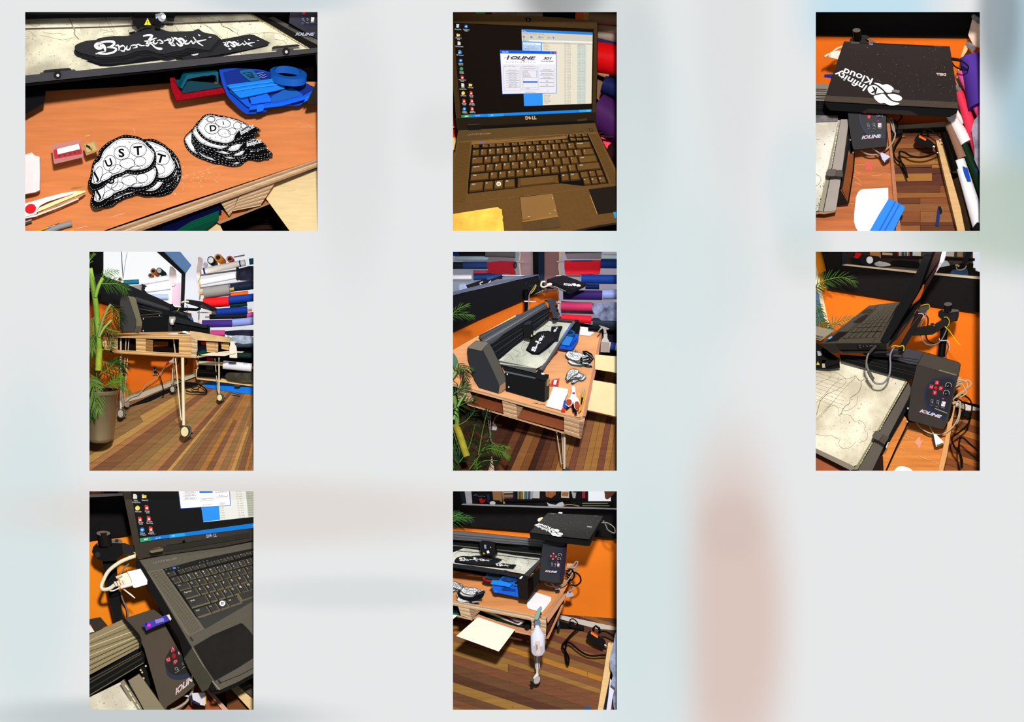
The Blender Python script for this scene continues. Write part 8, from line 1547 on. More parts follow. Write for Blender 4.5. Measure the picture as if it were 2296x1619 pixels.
 for k,(x,y,l,s_)in enumerate(((1290,60,175,'Toyota (.10o)'),(1295,100,178,'AutoCAD (.dxf)'),(1300,145,178,'BEST (.ncp)'),(1732,50,165,'Help'),(1738,112,162,'Exit'),(1790,210,75,'About'))):bt.ribbon(P([(x,y+8),(x+l,y+2),(x+l,y-25)]),.7,LD,2.5);ww=min(l*.7,14*len(s_));its.append((s_,(x+l/2-ww/2,y-2),(x+l/2+ww/2,y-5),17))
 bt.ribbon(P('1530,145 1708,135 1712,162 1532,175 1530,145'),.6,LD,2.5);its+=[('C: [OS]',(1560,162),(1602,158),16),('Ioline 301 Revision 3',(1562,235),(1692,226),14)];mk('button_edges',bt,scr('98968c',.7),w,fix=False,kind='stuff');text('screen_text',its,LD,scr('5a5a60',.6),w,2.5,kind='stuff')
 its=[]
 for k in range(12):y=25+k*32;its+=[('10 KB',(2010+k*4,y+30),(2036+k*4,y+28),12),('DXF File',(2050+k*4,y+28),(2092+k*4,y+26),12),('10/24/2013 1:5%d PM'%(k%10),(2156+k*3,y+24),(2236+k*3,y+20),13)]
 for k in range(5):its.append((('Indie.DXF','Indie.DST','Inner.DXF','Iron.DXF','Island.DXF')[k],(1800+k*3,275+k*33),(1850+k*4,272+k*33),13))
 text('file_list',its,LD,scr('6a6a60',.5),fw,1.9,kind='stuff')
 for kd,x,y in(('doc',645,112),('folder',770,110),('sun',680,270),('red',802,262),('red',710,420),('red',830,410),('ie',742,565),('red',857,552)):icon(kd,x,y,32,LD,sc)
 icon_text([('Adobe',655,175,54),('Acrobat 9 Pro',662,198,112),('Roland CD',780,170,84),('Ioline 301',690,325,80),('301 User',812,318,68),('Guide',816,340,46),('301 User',722,470,70),('Guide',724,492,48),('301 Quick',842,458,76),('Start Guide',844,482,88),('Roland',748,616,60),('OnSupport',754,638,86),('Acrobat',868,602,62),('Reader 5.1',870,624,88)],LD,sc,h=18)
 g=G();p=P('1616,672 1658,666 1712,660 1755,655');text_into(g,'D',p[0],p[1],6.6,LD,1.2,bold=.06);text_into(g,'LL',p[2],p[3],6.6,LD,1.2,bold=.06);q=P('1660,670 1704,636');text_into(g,'E',q[0],q[1],5.5,LD,1.2,bold=.06);mk('brand_lettering',g,M('b0a8c4',.3,metal=.3),lid,fix=False)
 sl('latch_catch','1288,712 1320,708 1322,748 1292,752',LD,'0c0b0a',lid,1,lift=1.4,sp=2);LN('bezel_seam','1075,775 1290,745 ; 1320,742 2200,608',1.0,LD,M('1a1714'),lid,.9)
 sl('hinge_barrel','840,850 1028,812 1025,850 870,880',66,'6c6250',lid,6,metal=.3);sl('hinge_gap','838,830 985,800 990,806 880,822',64,'c06a28',lid,1);sl('hinge_cover','1028,795 2200,600 2205,670 1700,755 1035,862',LD,'34302b',lid,3,lift=3)
 BD=pl('700,980,96 2250,700,96 1600,2740,22');dk=M('5c564a',.45,var=.06,scale=150)
 deck=LF('base_deck','700,980 1030,915 1800,800 2330,680 2330,2470 2050,2620 1800,2735 1760,2730 1420,2160 900,1270 810,1130',BD,'660,1010 1030,915 1800,800 2330,680 2330,2500 2050,2660 1790,2790 1680,2780 1300,2280 780,1320 655,1060',112,dk,t)
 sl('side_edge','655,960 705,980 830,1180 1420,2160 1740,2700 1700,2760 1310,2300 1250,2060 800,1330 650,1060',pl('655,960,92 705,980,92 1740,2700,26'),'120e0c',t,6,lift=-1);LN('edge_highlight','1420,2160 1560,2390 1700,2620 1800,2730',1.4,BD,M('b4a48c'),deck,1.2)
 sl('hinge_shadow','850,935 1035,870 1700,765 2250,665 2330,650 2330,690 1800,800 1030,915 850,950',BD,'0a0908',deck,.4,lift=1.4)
 sl('status_strip','1020,1100 1500,970 2250,815 2330,800 2330,850 1500,1035 1060,1150',BD,'1c1a18',deck,.3,lift=1.2);sl('blue_led','1155,1078 1195,1070 1198,1092 1160,1098',BD,'3c78ff',deck,.3,emis=1.5,lift=1.8);LN('status_icons','1060,1110 1075,1102 ; 1115,1100 1130,1092 ; 1222,1070 1236,1084 ; 1515,1010 1530,1004 ; 1565,998 1580,992 ; 1612,988 1628,982',1.2,BD,M('8c8880'),deck,1.8);text('model_lettering',[('L A T I T U D E',(893,1028),(1115,982),24),('| E6500',(1135,980),(1210,960),20)],BD,M('9c9484',.4),deck,1.4)
 gr=sl('speaker_grille','805,1132 1020,1095 1580,1912 1385,2005 1330,1960',BD,M('6e6757',.5),deck,.3,lift=1.0);g=G();q=P('830,1140 1010,1108 1560,1905 1385,1985')
 for i in range(58):
  for j in range(14):g.disc(bil(q,(j+.5+.5*(i%2))/14.7,(i+.5)/58),.75,.6,BD,0,1.5,k=5)
 mk('grille_holes',g,M('16120e'),gr,fix=False,kind='stuff')
 kb=sl('keyboard_tray','1050,1150 1500,1030 2330,830 2330,1390 2000,1530 1510,1780 1470,1740',BD,'0c0b0a',deck,.3,lift=1.1);km=M('34312d',.35,var=.1,scale=30);sd=M('8c8268',.4);KD=lambda u,v:BD(u,v)-1  # sd: tan key sides, warm lamp light put into the colour
 N_=[(1.15,'~','`')]+[(1,c,d)for c,d in zip('!@#$%^&*()_+','1234567890-=')]
 keyrows([((1062,1150),(2290,838),(1100,1208),(2325,880),[(1.2,'Esc'),(.3,None)]+[(1,'F%d'%k)for k in range(1,5)]+[(.12,None)]+[(.95,'F%d'%k)for k in range(5,9)]+[(.1,None)]+[(.85,'F%d'%k)for k in range(9,13)]),((1112,1218),(2320,918),(1178,1308),(2370,1000),N_[:12]),((1190,1312),(2340,1018),(1255,1402),(2390,1106),[(1.6,'Tab')]+[(1,c)for c in 'QWERTYUIO']),((1265,1405),(2340,1118),(1340,1515),(2400,1220),[(1.95,'Caps Lock')]+[(1,c)for c in 'ASDFGHJK']),((1345,1520),(2340,1228),(1415,1640),(2420,1340),[(2.5,'Shift')]+[(1,c)for c in 'ZXCVBNM']),((1425,1650),(2040,1460),(1500,1772),(2110,1560),[(1.75,'Ctrl'),(1.1,'Fn'),(1.15,''),(1.5,'Alt')]),((2000,1440),(2400,1330),(2075,1548),(2420,1430),[(1,'')])],KD,km,sd,kb,M('d4d0c8'))
 em=mk('key_emblem',G().disc(P('1830,1562')[0],6.6,6.2,KD,.2,5.6,k=22),M('e8e8ec'),kb)
 for q in('1812,1545 1827,1542 1828,1558 1814,1560','1832,1542 1848,1544 1846,1558 1832,1558','1814,1564 1828,1562 1829,1578 1816,1578','1832,1562 1846,1562 1842,1578 1833,1578'):sl('emblem_flag',q,KD,'3a3c48',em,.1,lift=6)
 sl('palm_strip','1510,1785 2000,1550 2330,1400 2330,1480 1600,1905 1590,1900',BD,M('3a3834',.45),deck,.2,lift=1.0);sl('rubber_foot','1385,2020 1405,2015 1442,2065 1420,2075',BD,'2e2a25',deck,.5,lift=1.2);sl('rubber_foot','1770,2595 1790,2590 1815,2640 1790,2655',BD,'2e2a25',deck,.5,lift=1.2)
 one('black_pad|black tape patch wrapped over the palm rest corner|tape','1440,2145 1700,1990 2080,1830 2110,1840 2200,1930 2240,1990 2330,1990 2330,2250 2050,2430 1730,2610 1600,2420',BD,'25221e',.5,0,lift=1.4,var=.25,scale=12)
 o=one('tape_flap|dark tape flap folded over the laptop side|tape','1420,2160 1310,2310 1370,2440 1560,2760 1640,2720 1700,2600 1560,2390',BD,'3a3626',4,0,lift=5,rough=.3,var=.35,scale=8)
 LN('front_seam','1800,2640 2100,2520 2330,2390',1.2,BD,M('1c1916'),deck,1);sl('front_edge','1680,2770 1760,2745 1810,2740 2050,2630 2330,2480 2330,2520 2000,2700 1780,2790 1700,2790',24,'100e0c',t,6)
# ---------------- cutter
 b();m=TH('cutting_machine','bronze lit cutter gantry tube and control head under the laptop','machine')
 sl('back_block','-40,310 170,272 270,390 90,470 40,380',128,'3c332a',m,8);sl('white_block','20,385 40,390 90,470 -40,500',124,'e8e0d4',m,4)
 h=LF('control_head','480,295 890,165 1010,250 1060,400 1310,860 1480,1180 1300,1330 1080,1480 1060,1540 980,1420 770,700 700,550',pl('480,295,96 890,165,96 1100,1480,52'),'470,300 890,160 1020,250 1070,400 1320,860 1490,1190 1300,1340 1090,1500 1060,1560 970,1430 760,700 690,550',124,M('4e4234',.4,var=.12,scale=6),m);HD=pl('480,295,95 890,165,95 1100,1480,51')
 LF('gantry_tube','-40,540 480,300 530,330 690,540 720,600 715,680 -40,1090',pl('-40,540,84 480,300,98 -40,1090,84'),'-40,540 480,295 540,330 700,540 730,600 720,690 -40,1100',124,M('8c7e60',.35,metal=.3,var=.08,scale=4),m)
 for k,(y0,x1,y1,c)in enumerate(((600,560,350,'c8b684'),(640,600,400,'5c5038'),(680,650,450,'e0cc94'),(740,670,500,'5c5038'),(800,690,520,'d8c48c'),(860,700,545,'3c3424'),(900,708,570,'b0a070'),(940,712,595,'2c2618'),(975,715,620,'a89868'),(1010,716,640,'2c2618'))):LN('tube_groove','-40,%d %d,%d'%(y0+20,x1,y1),1.3,pl('-40,540,84 480,300,98 -40,1090,84'),M(c,.35,metal=.2),m,.8)
 sl('tube_end_seam','480,295 510,290 700,500 730,600 725,690 700,690 705,610 680,540',78,'12100c',m,4,2);SB('gantry_under','-40,1090 715,690 770,780 770,900 -40,1390',110,BLK(),m,t=6);
 for q,c,w in(('-40,1200 720,770','4c4430',3),('-40,1290 740,830','2e2a1c',4),('-40,1370 760,890','8c7c54',1.4),('-40,1155 730,740','8a7c58',.8)):LN('gantry_rail',q,w,108,M(c,.3),m,1)
 sl('screw_cluster','700,960 780,920 790,960 850,1180 840,1230 760,1100',100,'14120c',m,5);
 for p in((740,1020),(720,990),(760,1100),(790,935)):mk('screw',G().disc(P([p])[0],2.2,2.4,94,3,k=10),M('a89c78',.3,metal=.6),m)
 SB('cutting_bed','-40,1390 450,1150 560,1330 700,1560 -40,1560',pl('-40,1390,100 450,1150,100 600,1560,56'),mat_bed('f0e8d0','cfc6b0',dark='8a8272'),m,t=4);sl('ruler_strip','440,1150 500,1110 780,1560 660,1560',70,'8e846a',m,3);LN('ruler_mark','510,1190 560,1260 ; 570,1290 600,1340 ; 610,1360 650,1420 ; 670,1450 710,1510 ; 715,1525 735,1555',2.4,69,M('e4dcc4'),m,1);LN('rail_gap','505,1115 800,1560',2.2,68,M('100e0a'),m,1)
 LF('side_rail','550,1130 700,1040 760,1120 1050,1520 1060,1560 790,1560',pl('550,1130,80 700,1040,80 900,1560,44'),'550,1130 700,1035 765,1120 1060,1520 1070,1560 790,1560',96,M('8c8068',.4,metal=.1),m)
 sl('recess_ring','1050,860 1090,770 1180,650 1330,860 1420,1020 1350,1090 1200,1115 1090,1060 1060,960',HD,'2c3344',h,.4,2,lift=1.0);f=sl('panel_face','1052,850 1095,760 1170,660 1320,850 1400,980 1340,1030 1200,1055 1110,1020 1070,940',HD,'262420',h,.3,2,lift=1.5)
 for q,tri in(('1125,690 1180,655 1192,715 1140,755','1155,680 1178,725 1140,735'),('1062,830 1115,800 1130,860 1078,890','1072,848 1112,825 1118,865'),('1158,880 1212,830 1224,880 1172,920','1172,862 1210,852 1195,898'),('1222,730 1250,740 1262,780 1238,786','1232,740 1254,770 1240,775')):o=sl('arrow_button',q,HD,'a01c24',f,.4,lift=2.0);g=G();z=P(tri);g.ribbon(z+[z[0]],.7,HD,2.6);mk('arrow',g,M('e4d8d8'),o,fix=False)
 mk('centre_button',G().disc(P('1172,795')[0],4.6,5.6,HD,.4,2,k=18),M('a01c24'),f);LN('button_icons','1185,960 1215,945 1230,975 1200,990 1185,960 ; 1280,895 1320,885 ; 1285,915 1320,905 ; 1190,1025 1250,990 ; 1280,965 1330,935 ; 1215,970 1240,985',.7,HD,M('b0aca8'),f,2)
 g=G();z=P('1195,1325 1440,1120');text_into(g,'IOLIN',z[0],z[1],10.5,HD,1.2,shear=.25,bold=.045,up=(-1.5,-12));mk('logo_lettering',g,M('cfc4c0'),h,fix=False);LN('red_underline','1185,1290 1300,1180 1420,1075 ; 1190,1318 1260,1262',.7,HD,M('a02830'),h,1.4)
 t=TH('pallet_table','orange table corner with pale rim at the bottom','table');SB('table_top','1050,1440 1440,1180 1640,1250 1900,1560 1050,1560',120,M('a85a34',.45,var=.2,scale=8),t,t=4);sl('rim','1590,1250 1640,1240 1700,1300 1900,1520 1910,1560 1850,1560',112,'d8a890',t,6)
 c=TH('cable_connector','white and navy plug below the laptop corner','connector');WR('cable','1430,1220,90 1400,1320,88 1330,1430,86 1200,1510,84 1130,1530,84',3.2,M('b4a894'),c);WR('tail','1300,1330,80 1400,1355,80',2.6,M('e0d8d0'),c,n=1);LF('plug_body','1415,1300 1590,1290 1600,1320 1595,1470 1530,1460 1430,1400',70,'1410,1300 1590,1285 1605,1320 1600,1475 1530,1465 1425,1410',86,M('dcd4d8',.4),c);sl('plug_collar','1378,1335 1410,1330 1420,1385 1525,1440 1530,1468 1430,1430 1385,1370',68,'222c4c',c,8);sl('plug_pins','1595,1320 1612,1325 1610,1450 1597,1450',70,'c8a040',c,4,metal=.4)
 t=TH('roll_rack','pale wooden rack rail at the lower right','rack');sl('rail','1920,1220 1990,1160 2330,1440 2330,1560 2230,1560',120,M('e8c890',.5,var=.08),t,8);sl('shadow_gap','1860,1260 1920,1220 2240,1560 1900,1560',140,'7a4a28',t,2);sl('dark_tube','1990,1150 2080,1060 2330,1260 2330,1440',110,'5a5040',t,8);sl('black_gap','2060,1060 2110,1040 2330,1200 2330,1270',108,'0c0a08',t,4);sl('pale_end','2160,1050 2260,980 2330,1000 2330,1150',100,'f0e4dc',t,4)
picture7()
# == picture 8: the cutter table corner with spray bottle, laptop above
pic(8)
def picture8():
 a=lambda:fr(1010,1095);b=lambda:fr(1010,1340);a()
 ST('wall_back',G().prism(P('-40,500 1080,560 2330,680 2330,1980 1480,1760 1300,1700 -40,1500'),196,3),M('e27a22',.7,var=.07,scale=5,bump=.12))
 b();FD=pl('1500,420,178 2300,560,170 1000,1560,60');fl=ST('floor',G().prism(P('-40,200 1480,330 2330,560 2330,1640 -40,1640'),lambda u,v:FD(u,v)+3,3),M('2a1810',.8))
 cols=[M(c,.5,var=.15,scale=14,kind='wood',ang=18)for c in('6a4a34','8a6238','7a5038','5c3c2c','96703c','83583c','704434')];rnd=random.Random(21);y=-560;k=0
 while y<1600:
  w=rnd.uniform(52,96)*(1+max(0,y)/2400);s0=.36
  cut=[-40,2340]if k%3 else[-40,rnd.uniform(500,1900),2340]
  if k==17:cut=[-40,1940,2340]
  for j in range(len(cut)-1):
   x0,x1=cut[j]+2,cut[j+1]-2;f=lambda x,yy:yy+x*.36*(1 if yy>0 else 1)*.9
   mk('floor_plank',G().prism(P([(x0,f(x0,y)+1.5),(x1,f(x1,y)+1.5),(x1,f(x1,y+w)),(x0,f(x0,y+w))]),FD,2,rnd.uniform(0,.4)),rnd.choice(cols)if k!=12 else M('b07a34',.5,var=.12,scale=14,kind='wood',ang=18),fl)
  y+=w;k+=1
 ST('baseboard_back',G().prism(P('1480,245 2330,425 2330,520 2200,490 1480,300'),180,5),M('c9beb4',.6));g=G()
 for _ in range(26):g.disc(P([(rnd.uniform(40,2000),rnd.uniform(1000,1500))])[0],rnd.uniform(.4,1.4),rnd.uniform(.3,.9),FD,0,.8,k=6)
 mk('floor_marks',g,M('2e2620'),fl,fix=False,kind='stuff')
 ck=M('0e0c0c',.45);one('floor_shade_patch|black tray area under the table at the wall|tray','1380,330 1500,330 1650,380 1640,440 1400,430',174,'0a0808',2)  # dark patch painted where the floor lies in shade
 t=TH('power_strip','black power strip with red light by the white baseboard','power strip');sl('body','1600,350 1680,350 1810,390 1815,440 1760,440 1600,400',160,'0e0c0c',t,6);mk('red_light',G().disc(P('1690,373')[0],1.2,1.2,158,1,1,k=8),M('ff2a20',emis=1),t)
 WR('cable','1620,380,156 1625,310,156 1670,300,156 1715,340,156 1730,380,156',1.3,ck,lb='black plug cable arched over the power strip',cat='cable')
 WR('extension_cord','1740,420,150 1660,490,146 1560,600,138 1515,660,130 1530,700,126 1580,770,118 1605,830,112 1600,890,108 1588,915,106 1570,860,110 1560,760,118 1565,650,126 1600,615,130 1660,650,128 1740,720,124 1840,780,120 1940,798,118 2040,790,118 2110,790,118',2.1,ck,lb='black extension cord looping over the floor planks',cat='cord')
 heat_gun(lambda p:P([(p[0]*.98+500,p[1]*1.25+180)])[0],130,'black heat gun with orange label lying near the baseboard');WR('cord','2000,480,128 2080,465,128 2150,490,128 2230,545,128',1.8,ck,lb='black cord from the heat gun to the rack',cat='cord')
 one('tape_piece|blue tape scrap at the bottom edge of the floor|tape','1835,1465 1890,1485 1870,1560 1815,1560',62,'2a5a96',1)
 a();t=TH('mirror','long black mirror ledge reflecting shop shelves','mirror');sl('frame_bottom','-40,-40 150,-40 190,218 150,230 2330,295 2330,700 2000,670 1080,590 -40,500',180,M('0c0a0a',.5,var=.3,scale=40),t,8);sl('frame_top_edge','150,218 190,212 1200,245 2330,275 2330,296 1200,268 150,232',176,'b4b4bc',t,5);sl('frame_post_edge','100,-40 170,-40 215,212 160,218',178,'1c2a38',t,4);sl('glass','165,-40 2330,-40 2330,275 1200,245 200,215',196,'2a2426',t,1)
 D=190
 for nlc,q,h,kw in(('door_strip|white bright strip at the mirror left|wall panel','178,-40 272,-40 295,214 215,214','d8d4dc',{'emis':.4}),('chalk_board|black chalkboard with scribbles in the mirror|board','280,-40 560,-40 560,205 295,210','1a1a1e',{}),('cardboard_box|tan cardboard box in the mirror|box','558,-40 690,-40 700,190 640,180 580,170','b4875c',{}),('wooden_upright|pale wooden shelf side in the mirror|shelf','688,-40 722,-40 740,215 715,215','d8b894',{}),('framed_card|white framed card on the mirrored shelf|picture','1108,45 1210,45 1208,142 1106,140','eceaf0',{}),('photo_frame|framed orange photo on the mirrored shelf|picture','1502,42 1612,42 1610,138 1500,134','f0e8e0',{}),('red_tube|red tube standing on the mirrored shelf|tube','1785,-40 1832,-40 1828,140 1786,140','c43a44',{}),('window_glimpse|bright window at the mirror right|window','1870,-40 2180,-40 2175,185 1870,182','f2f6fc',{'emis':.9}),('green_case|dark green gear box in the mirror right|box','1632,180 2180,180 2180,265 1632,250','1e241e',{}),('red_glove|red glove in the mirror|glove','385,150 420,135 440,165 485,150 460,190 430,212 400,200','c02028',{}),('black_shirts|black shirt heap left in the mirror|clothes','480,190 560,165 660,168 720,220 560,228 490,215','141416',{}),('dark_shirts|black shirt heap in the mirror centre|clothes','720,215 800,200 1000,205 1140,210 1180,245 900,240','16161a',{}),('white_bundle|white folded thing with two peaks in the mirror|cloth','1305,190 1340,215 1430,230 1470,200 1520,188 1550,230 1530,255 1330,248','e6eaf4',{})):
  D-=.7;one(nlc,q,D,h,2,**kw)
 mk('shirt_print',G().disc(P('570,205')[0],6.6,4.2,182,1),M('f0f0f2'),lb='white round print on the mirrored black shirt',cat='print')
 sl('orange_photo','1515,58 1598,58 1596,112 1514,110',183,'c88a54',lb='orange picture inside the white photo frame',cat='picture',t=.5);t=TH('book_shelf','dark shelf board with books in the mirror','shelf');sl('shelf_board','720,148 1830,140 1830,178 1200,185 720,185',182,'161416',t,4)
 for k in range(7):one('book|%s book lying in the mirrored pile, %s|book'%(('brown','red','cream','dark','tan','grey','brick')[k],('topmost','second from the top','third from the top','fourth from the top','fifth from the top','sixth from the top','lowest')[k]),[(722,20+k*18),(850,16+k*18),(850,33+k*18),(722,37+k*18)],180,('7a4438','a83c38','d8c8a8','2c2428','b08c60','8c8488','8c4434')[k],4)
 for k in range(10):x=858+k*25;one('book|%s book upright on the mirrored shelf, %s|book'%(('navy','black','tan','green','orange','cream','teal','grey','blue','pale')[k],('first from the left','second','third','fourth','fifth','sixth','seventh','eighth','ninth','tenth')[k]),[(x,-40+(k%3)*20),(x+22,-40+(k%3)*20),(x+20,152),(x+2,153)],180,('1c2a58','18181c','b89468','5c8c5c','c88c50','e0d8c0','4a949c','a8a8ac','5070a0','c8ccd8')[k],4)
 one('carved_bird|tan carved bird figure on the mirrored shelf|figure','1225,-40 1290,60 1290,110 1340,130 1370,135 1400,110 1430,80 1400,-40',D,'b8784c',4,2,var=.4,scale=50);t=TH('shelf_plant','small plant in white pot on the mirrored shelf','plant');sl('pot','1640,50 1710,48 1695,140 1660,138',D,'d0d4d8',t);frond('leaves','1670,60 1700,20 1740,-20',8,8,M('3c6a34'),t,178,60,.2,2,seed=3)
 one('hand|blurred fingertips at the mirror top right|hand','2100,-40 2330,-40 2240,60 2170,130 2130,155 2100,140 2095,90',178,'8c5a44',6,2)
 LN('chalk_scribble','300,105 350,95 380,115 440,110 470,120 ; 330,90 350,85',.7,D,M('8a8c94'),lb='chalk scribble on the mirrored chalkboard',cat='writing');t=TH('camera_figure','small blue black device in the mirror','device');sl('body','485,95 525,85 530,130 515,200 500,200 498,130',180,'2a3a5c',t)
 for s,h in(('1530,245,174 1580,228,174 1660,230,174 1750,250,174','c0a878'),('1790,210,174 2140,210,174','a8a890'),('1790,240,174 2160,242,174','8c8c78')):WR('cable',s,1.3,M(h),lb='%s in the mirrored gear'%{'c0a878':'tan cable bundle','a8a890':'upper pale rod','8c8c78':'lower pale rod'}[h],cat='cable')
 t=TH('potted_palm','green palm leaves at the left edge','plant')
 for k,q in enumerate(('-40,490 60,440 140,400 280,410','-20,420 40,380 120,360')):frond('frond',q,11,19,M('4c8448',.45,var=.2),t,130,55,.3,1.9,seed=60+k)
# ---------------- table
 b();t=TH('pallet_table','orange topped pallet table corner with layered plywood edges','table');py=[M(c,.7,var=.12,scale=14,kind='wood',ang=15)for c in('c8a888','b09070','d8bc98')]
 a();TD=pl('30,1130,150 1500,1200,150 600,1700,60');SB('table_top','-40,1080 1000,1150 1560,1180 1640,1230 1500,1480 1290,1760 1150,1740 -40,1520',TD,M('e0985e',.4,var=.14,scale=7,kind='wood',ang=15,bump=.1),t,t=4);b();SB('table_rim','1470,-60 1550,-40 1490,80 1310,275 1230,260 1400,60',pl('1470,-60,110 1550,-40,110 1250,270,56'),M('c89068',.45,var=.1),t,t=5)
 lam('front_ply','-40,30 1110,235 1180,330 -40,95',5,56,py,t,t=10,jut=1.2,seed=1);lam('corner_ply','1090,235 1295,268 1300,380 1090,330',5,54,py,t,t=10,seed=2)
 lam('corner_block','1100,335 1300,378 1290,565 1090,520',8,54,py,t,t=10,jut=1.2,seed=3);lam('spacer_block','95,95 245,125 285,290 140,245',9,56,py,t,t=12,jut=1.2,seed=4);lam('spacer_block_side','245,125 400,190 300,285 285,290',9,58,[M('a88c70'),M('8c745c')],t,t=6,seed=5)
 LF('side_frame','1300,275 1500,0 1560,-60 1555,10 1320,350',60,'1300,275 1500,-10 1565,-70 1560,10 1320,355',110,M('c08c68',.5),t);sl('side_slot','1310,370 1520,40 1545,30 1530,110 1480,90 1345,500 1320,510',84,'4a2010',t,3);LF('side_bottom','1290,560 1340,470 1500,110 1530,90 1520,140 1330,560',60,'1290,565 1340,470 1500,105 1535,90 1525,145 1330,568',100,M('b87c58',.5),t)
 sl('slot_shade','240,120 1110,330 1110,500 280,290',100,'100a08',t,3);sl('bottom_board','290,290 380,230 560,300 900,400 1100,440 1090,500 880,460',62,'c08460',t,3);lam('bottom_ply','880,455 1092,500 1092,520 875,475',2,57,py,t,t=6,seed=7);lam('bottom_ply','90,240 300,295 295,315 60,258',2,57,py,t,t=6,seed=8)  # dark sheet behind the blocks stands for the shade in the slot
 one('black_marking|black recycling mark on the lower board|marking','1010,370 1070,375 1075,430 1030,450 1000,420',60,'1c1410',.3,2)
 for k,(q,h,l)in enumerate((('365,215 400,200 900,380 1000,370 970,410 900,415','0c2c1c','dark green folder in the table slot'),('430,195 500,200 1010,335 930,385 880,370','c8a028','yellow folder in the table slot'),('470,195 560,210 1000,320 930,380 800,330','e4dce4','white folder in the table slot'),('560,210 640,225 940,310 920,355 880,345','4c1c24','maroon folder in the table slot'),('760,255 960,308 945,335 900,340','8c7880','mauve sheet on top of the slot folders'))):one('folder|%s|folder'%l,q,92-k*4,h,2)
 for q,h,l,d in(('-40,90 100,110 135,225 -40,200','0c1424','dark folders in the left slot',88),('-40,195 130,222 138,245 -40,232','0f6a44','green folder edge in the left slot',84)):one('folder|%s|folder'%l,q,d,h,4)
 one('plywood_board|big white board sticking out below the table front|board','400,243 895,412 655,732 78,522',pl('400,243,66 895,412,66 78,522,20'),'f8ead4',3);one('plywood_board|white board corner at the left edge|board','-40,225 100,240 30,298 -40,330',50,'f4ecdc',3)
 lg=M('c8c0bc',.4);x=TH('hairpin_leg','white hairpin leg with caster below the spray bottle','leg');WR('tube','1178,560,84 1176,1050,72',2.9,lg,x,n=1,k=12)
 for s in('1140,780,84 1152,940,78 1162,975,76 1176,980,75','1213,780,84 1208,940,78 1198,970,76 1180,978,75'):WR('rod',s,1.0,lg,x,n=2)
 sl('caster_wheel_back','1090,1130 1110,1070 1150,1040 1180,1050 1130,1100 1115,1180',72,'54564c',x,8,2);(cu,cv)=P('1170,1115')[0];mk('caster_wheel',G().disc((cu,cv),8.6,11.5,66,10,rot=24,k=26),M('4c4e44',.5),x,smooth=True);mk('wheel_cover',G().disc(P('1174,1120')[0],6.4,9.4,66,.5,.8,24,26),M('b0a09c',.5),x);sl('fork','1160,1030 1190,1035 1195,1055 1130,1110 1120,1095',64,'d8d4c4',x,2);sl('brake_tab','1068,1135 1110,1140 1125,1175 1130,1195 1100,1205 1085,1190 1095,1165',66,'12120f',x,4)
 x=TH('hairpin_leg','far white hairpin leg near the orange wall','leg');WR('tube','1470,100,150 1460,400,150',2.4,M('a8a09c'),x,n=1);WR('rod','1435,270,150 1455,370,150',1,M('a8a09c'),x,n=1);mk('caster_wheel',G().disc(P('1470,415')[0],3,7.5,146,5,rot=10,k=18),M('1c1c1e'),x)
# ---------------- cutter
 a();m=TH('cutting_machine','black cutter with control head above the orange table','machine');BD=pl('30,1010,64 1000,1160,64 700,850,130')
 SB('gantry_back','-40,690 1240,800 1250,960 -40,880',124,BLK(),m,t=8)
 for q,c,w in(('-40,700 1240,810','3a3a3e',2.2),('-40,770 400,815 1240,900','6c6a60',2.0),('-40,830 1240,940','1c1c20',2.6),('600,745 1240,840','2c2e34',1.8)):LN('gantry_rail',q,w,122,M(c,.3),m,1)
 LF('gantry_tube','-40,585 300,600 1250,700 1290,740 1250,792 -40,690',104,'-40,580 300,595 1250,695 1300,740 1250,800 -40,695',124,M('56565a',.4,metal=.15),m)
 for k,c in enumerate(('7c7c7c','3c3e44','74746e','3a3c40','606060')):LN('tube_groove','-40,%d 1255,%d'%(608+k*17,722+k*15),.8,103,M(c,.4),m,1)
 SB('cutting_bed','-40,900 180,815 600,870 1220,945 1190,990 1000,1165 700,1110 300,1050 -40,1015',BD,mat_bed('e4e2d4','bcbcae'),m,t=4);LN('bed_groove','90,850 400,880 1190,975',1.6,BD,M('3c3a38'),m,.5);LN('cut_lines','700,880 760,960 800,930 ; 900,930 870,1000 850,1040 ; 1000,960 1060,990 1040,1060 ; 850,1080 880,1120 930,1110 950,1070 910,1050 ; 200,830 300,870 280,900 ; 650,900 700,960 780,1000 ; 950,1000 1050,1030 1100,1010 ; 60,900 100,870 180,860',.45,BD,M('56544c'),m,.5,3)
 SB('front_bar','-40,1012 330,1058 700,1118 740,1108 800,1130 800,1150 1010,1180 990,1235 700,1170 -40,1065',54,M('232427',.5),m,t=10);SB('bar_underside','-40,1060 700,1165 1000,1235 900,1330 700,1250 300,1160 -40,1110',90,M('0b0a0a'),m,t=4);k=mk('clamp_screw',G().disc(P('748,1130')[0],2.4,2.4,52,3,k=12),M('16161a',.3),m)
 LF('side_rail','1210,970 1225,1000 1070,1185 1010,1200 1000,1165',62,'1210,965 1235,1000 1075,1195 1010,1205 1000,1165',80,M('3c3e42',.4),m);sl('side_panel','1205,1080 1215,1290 1060,1500 1040,1510 1045,1240',66,'14100e',m,6);LN('brown_panel_edge','1200,1290 1060,1500',2,64,M('3a2818'),m)
 bx=LF('leg_box','905,1235 950,1215 1050,1240 1045,1510 930,1488',48,'905,1230 950,1210 1060,1235 1200,1075 1205,1290 1045,1518 930,1492',84,M('1c140e',.4),m);sl('box_end','908,1240 1048,1262 1042,1505 932,1484',47,'1a120c',bx,1,lift=.5);sl('box_clamp','925,1200 990,1180 1060,1195 1050,1240 1000,1265 925,1240',46,'141518',bx,6);sl('white_sticker','930,1222 965,1188 985,1192 955,1232',45,'ecebf0',bx,1,lift=1)
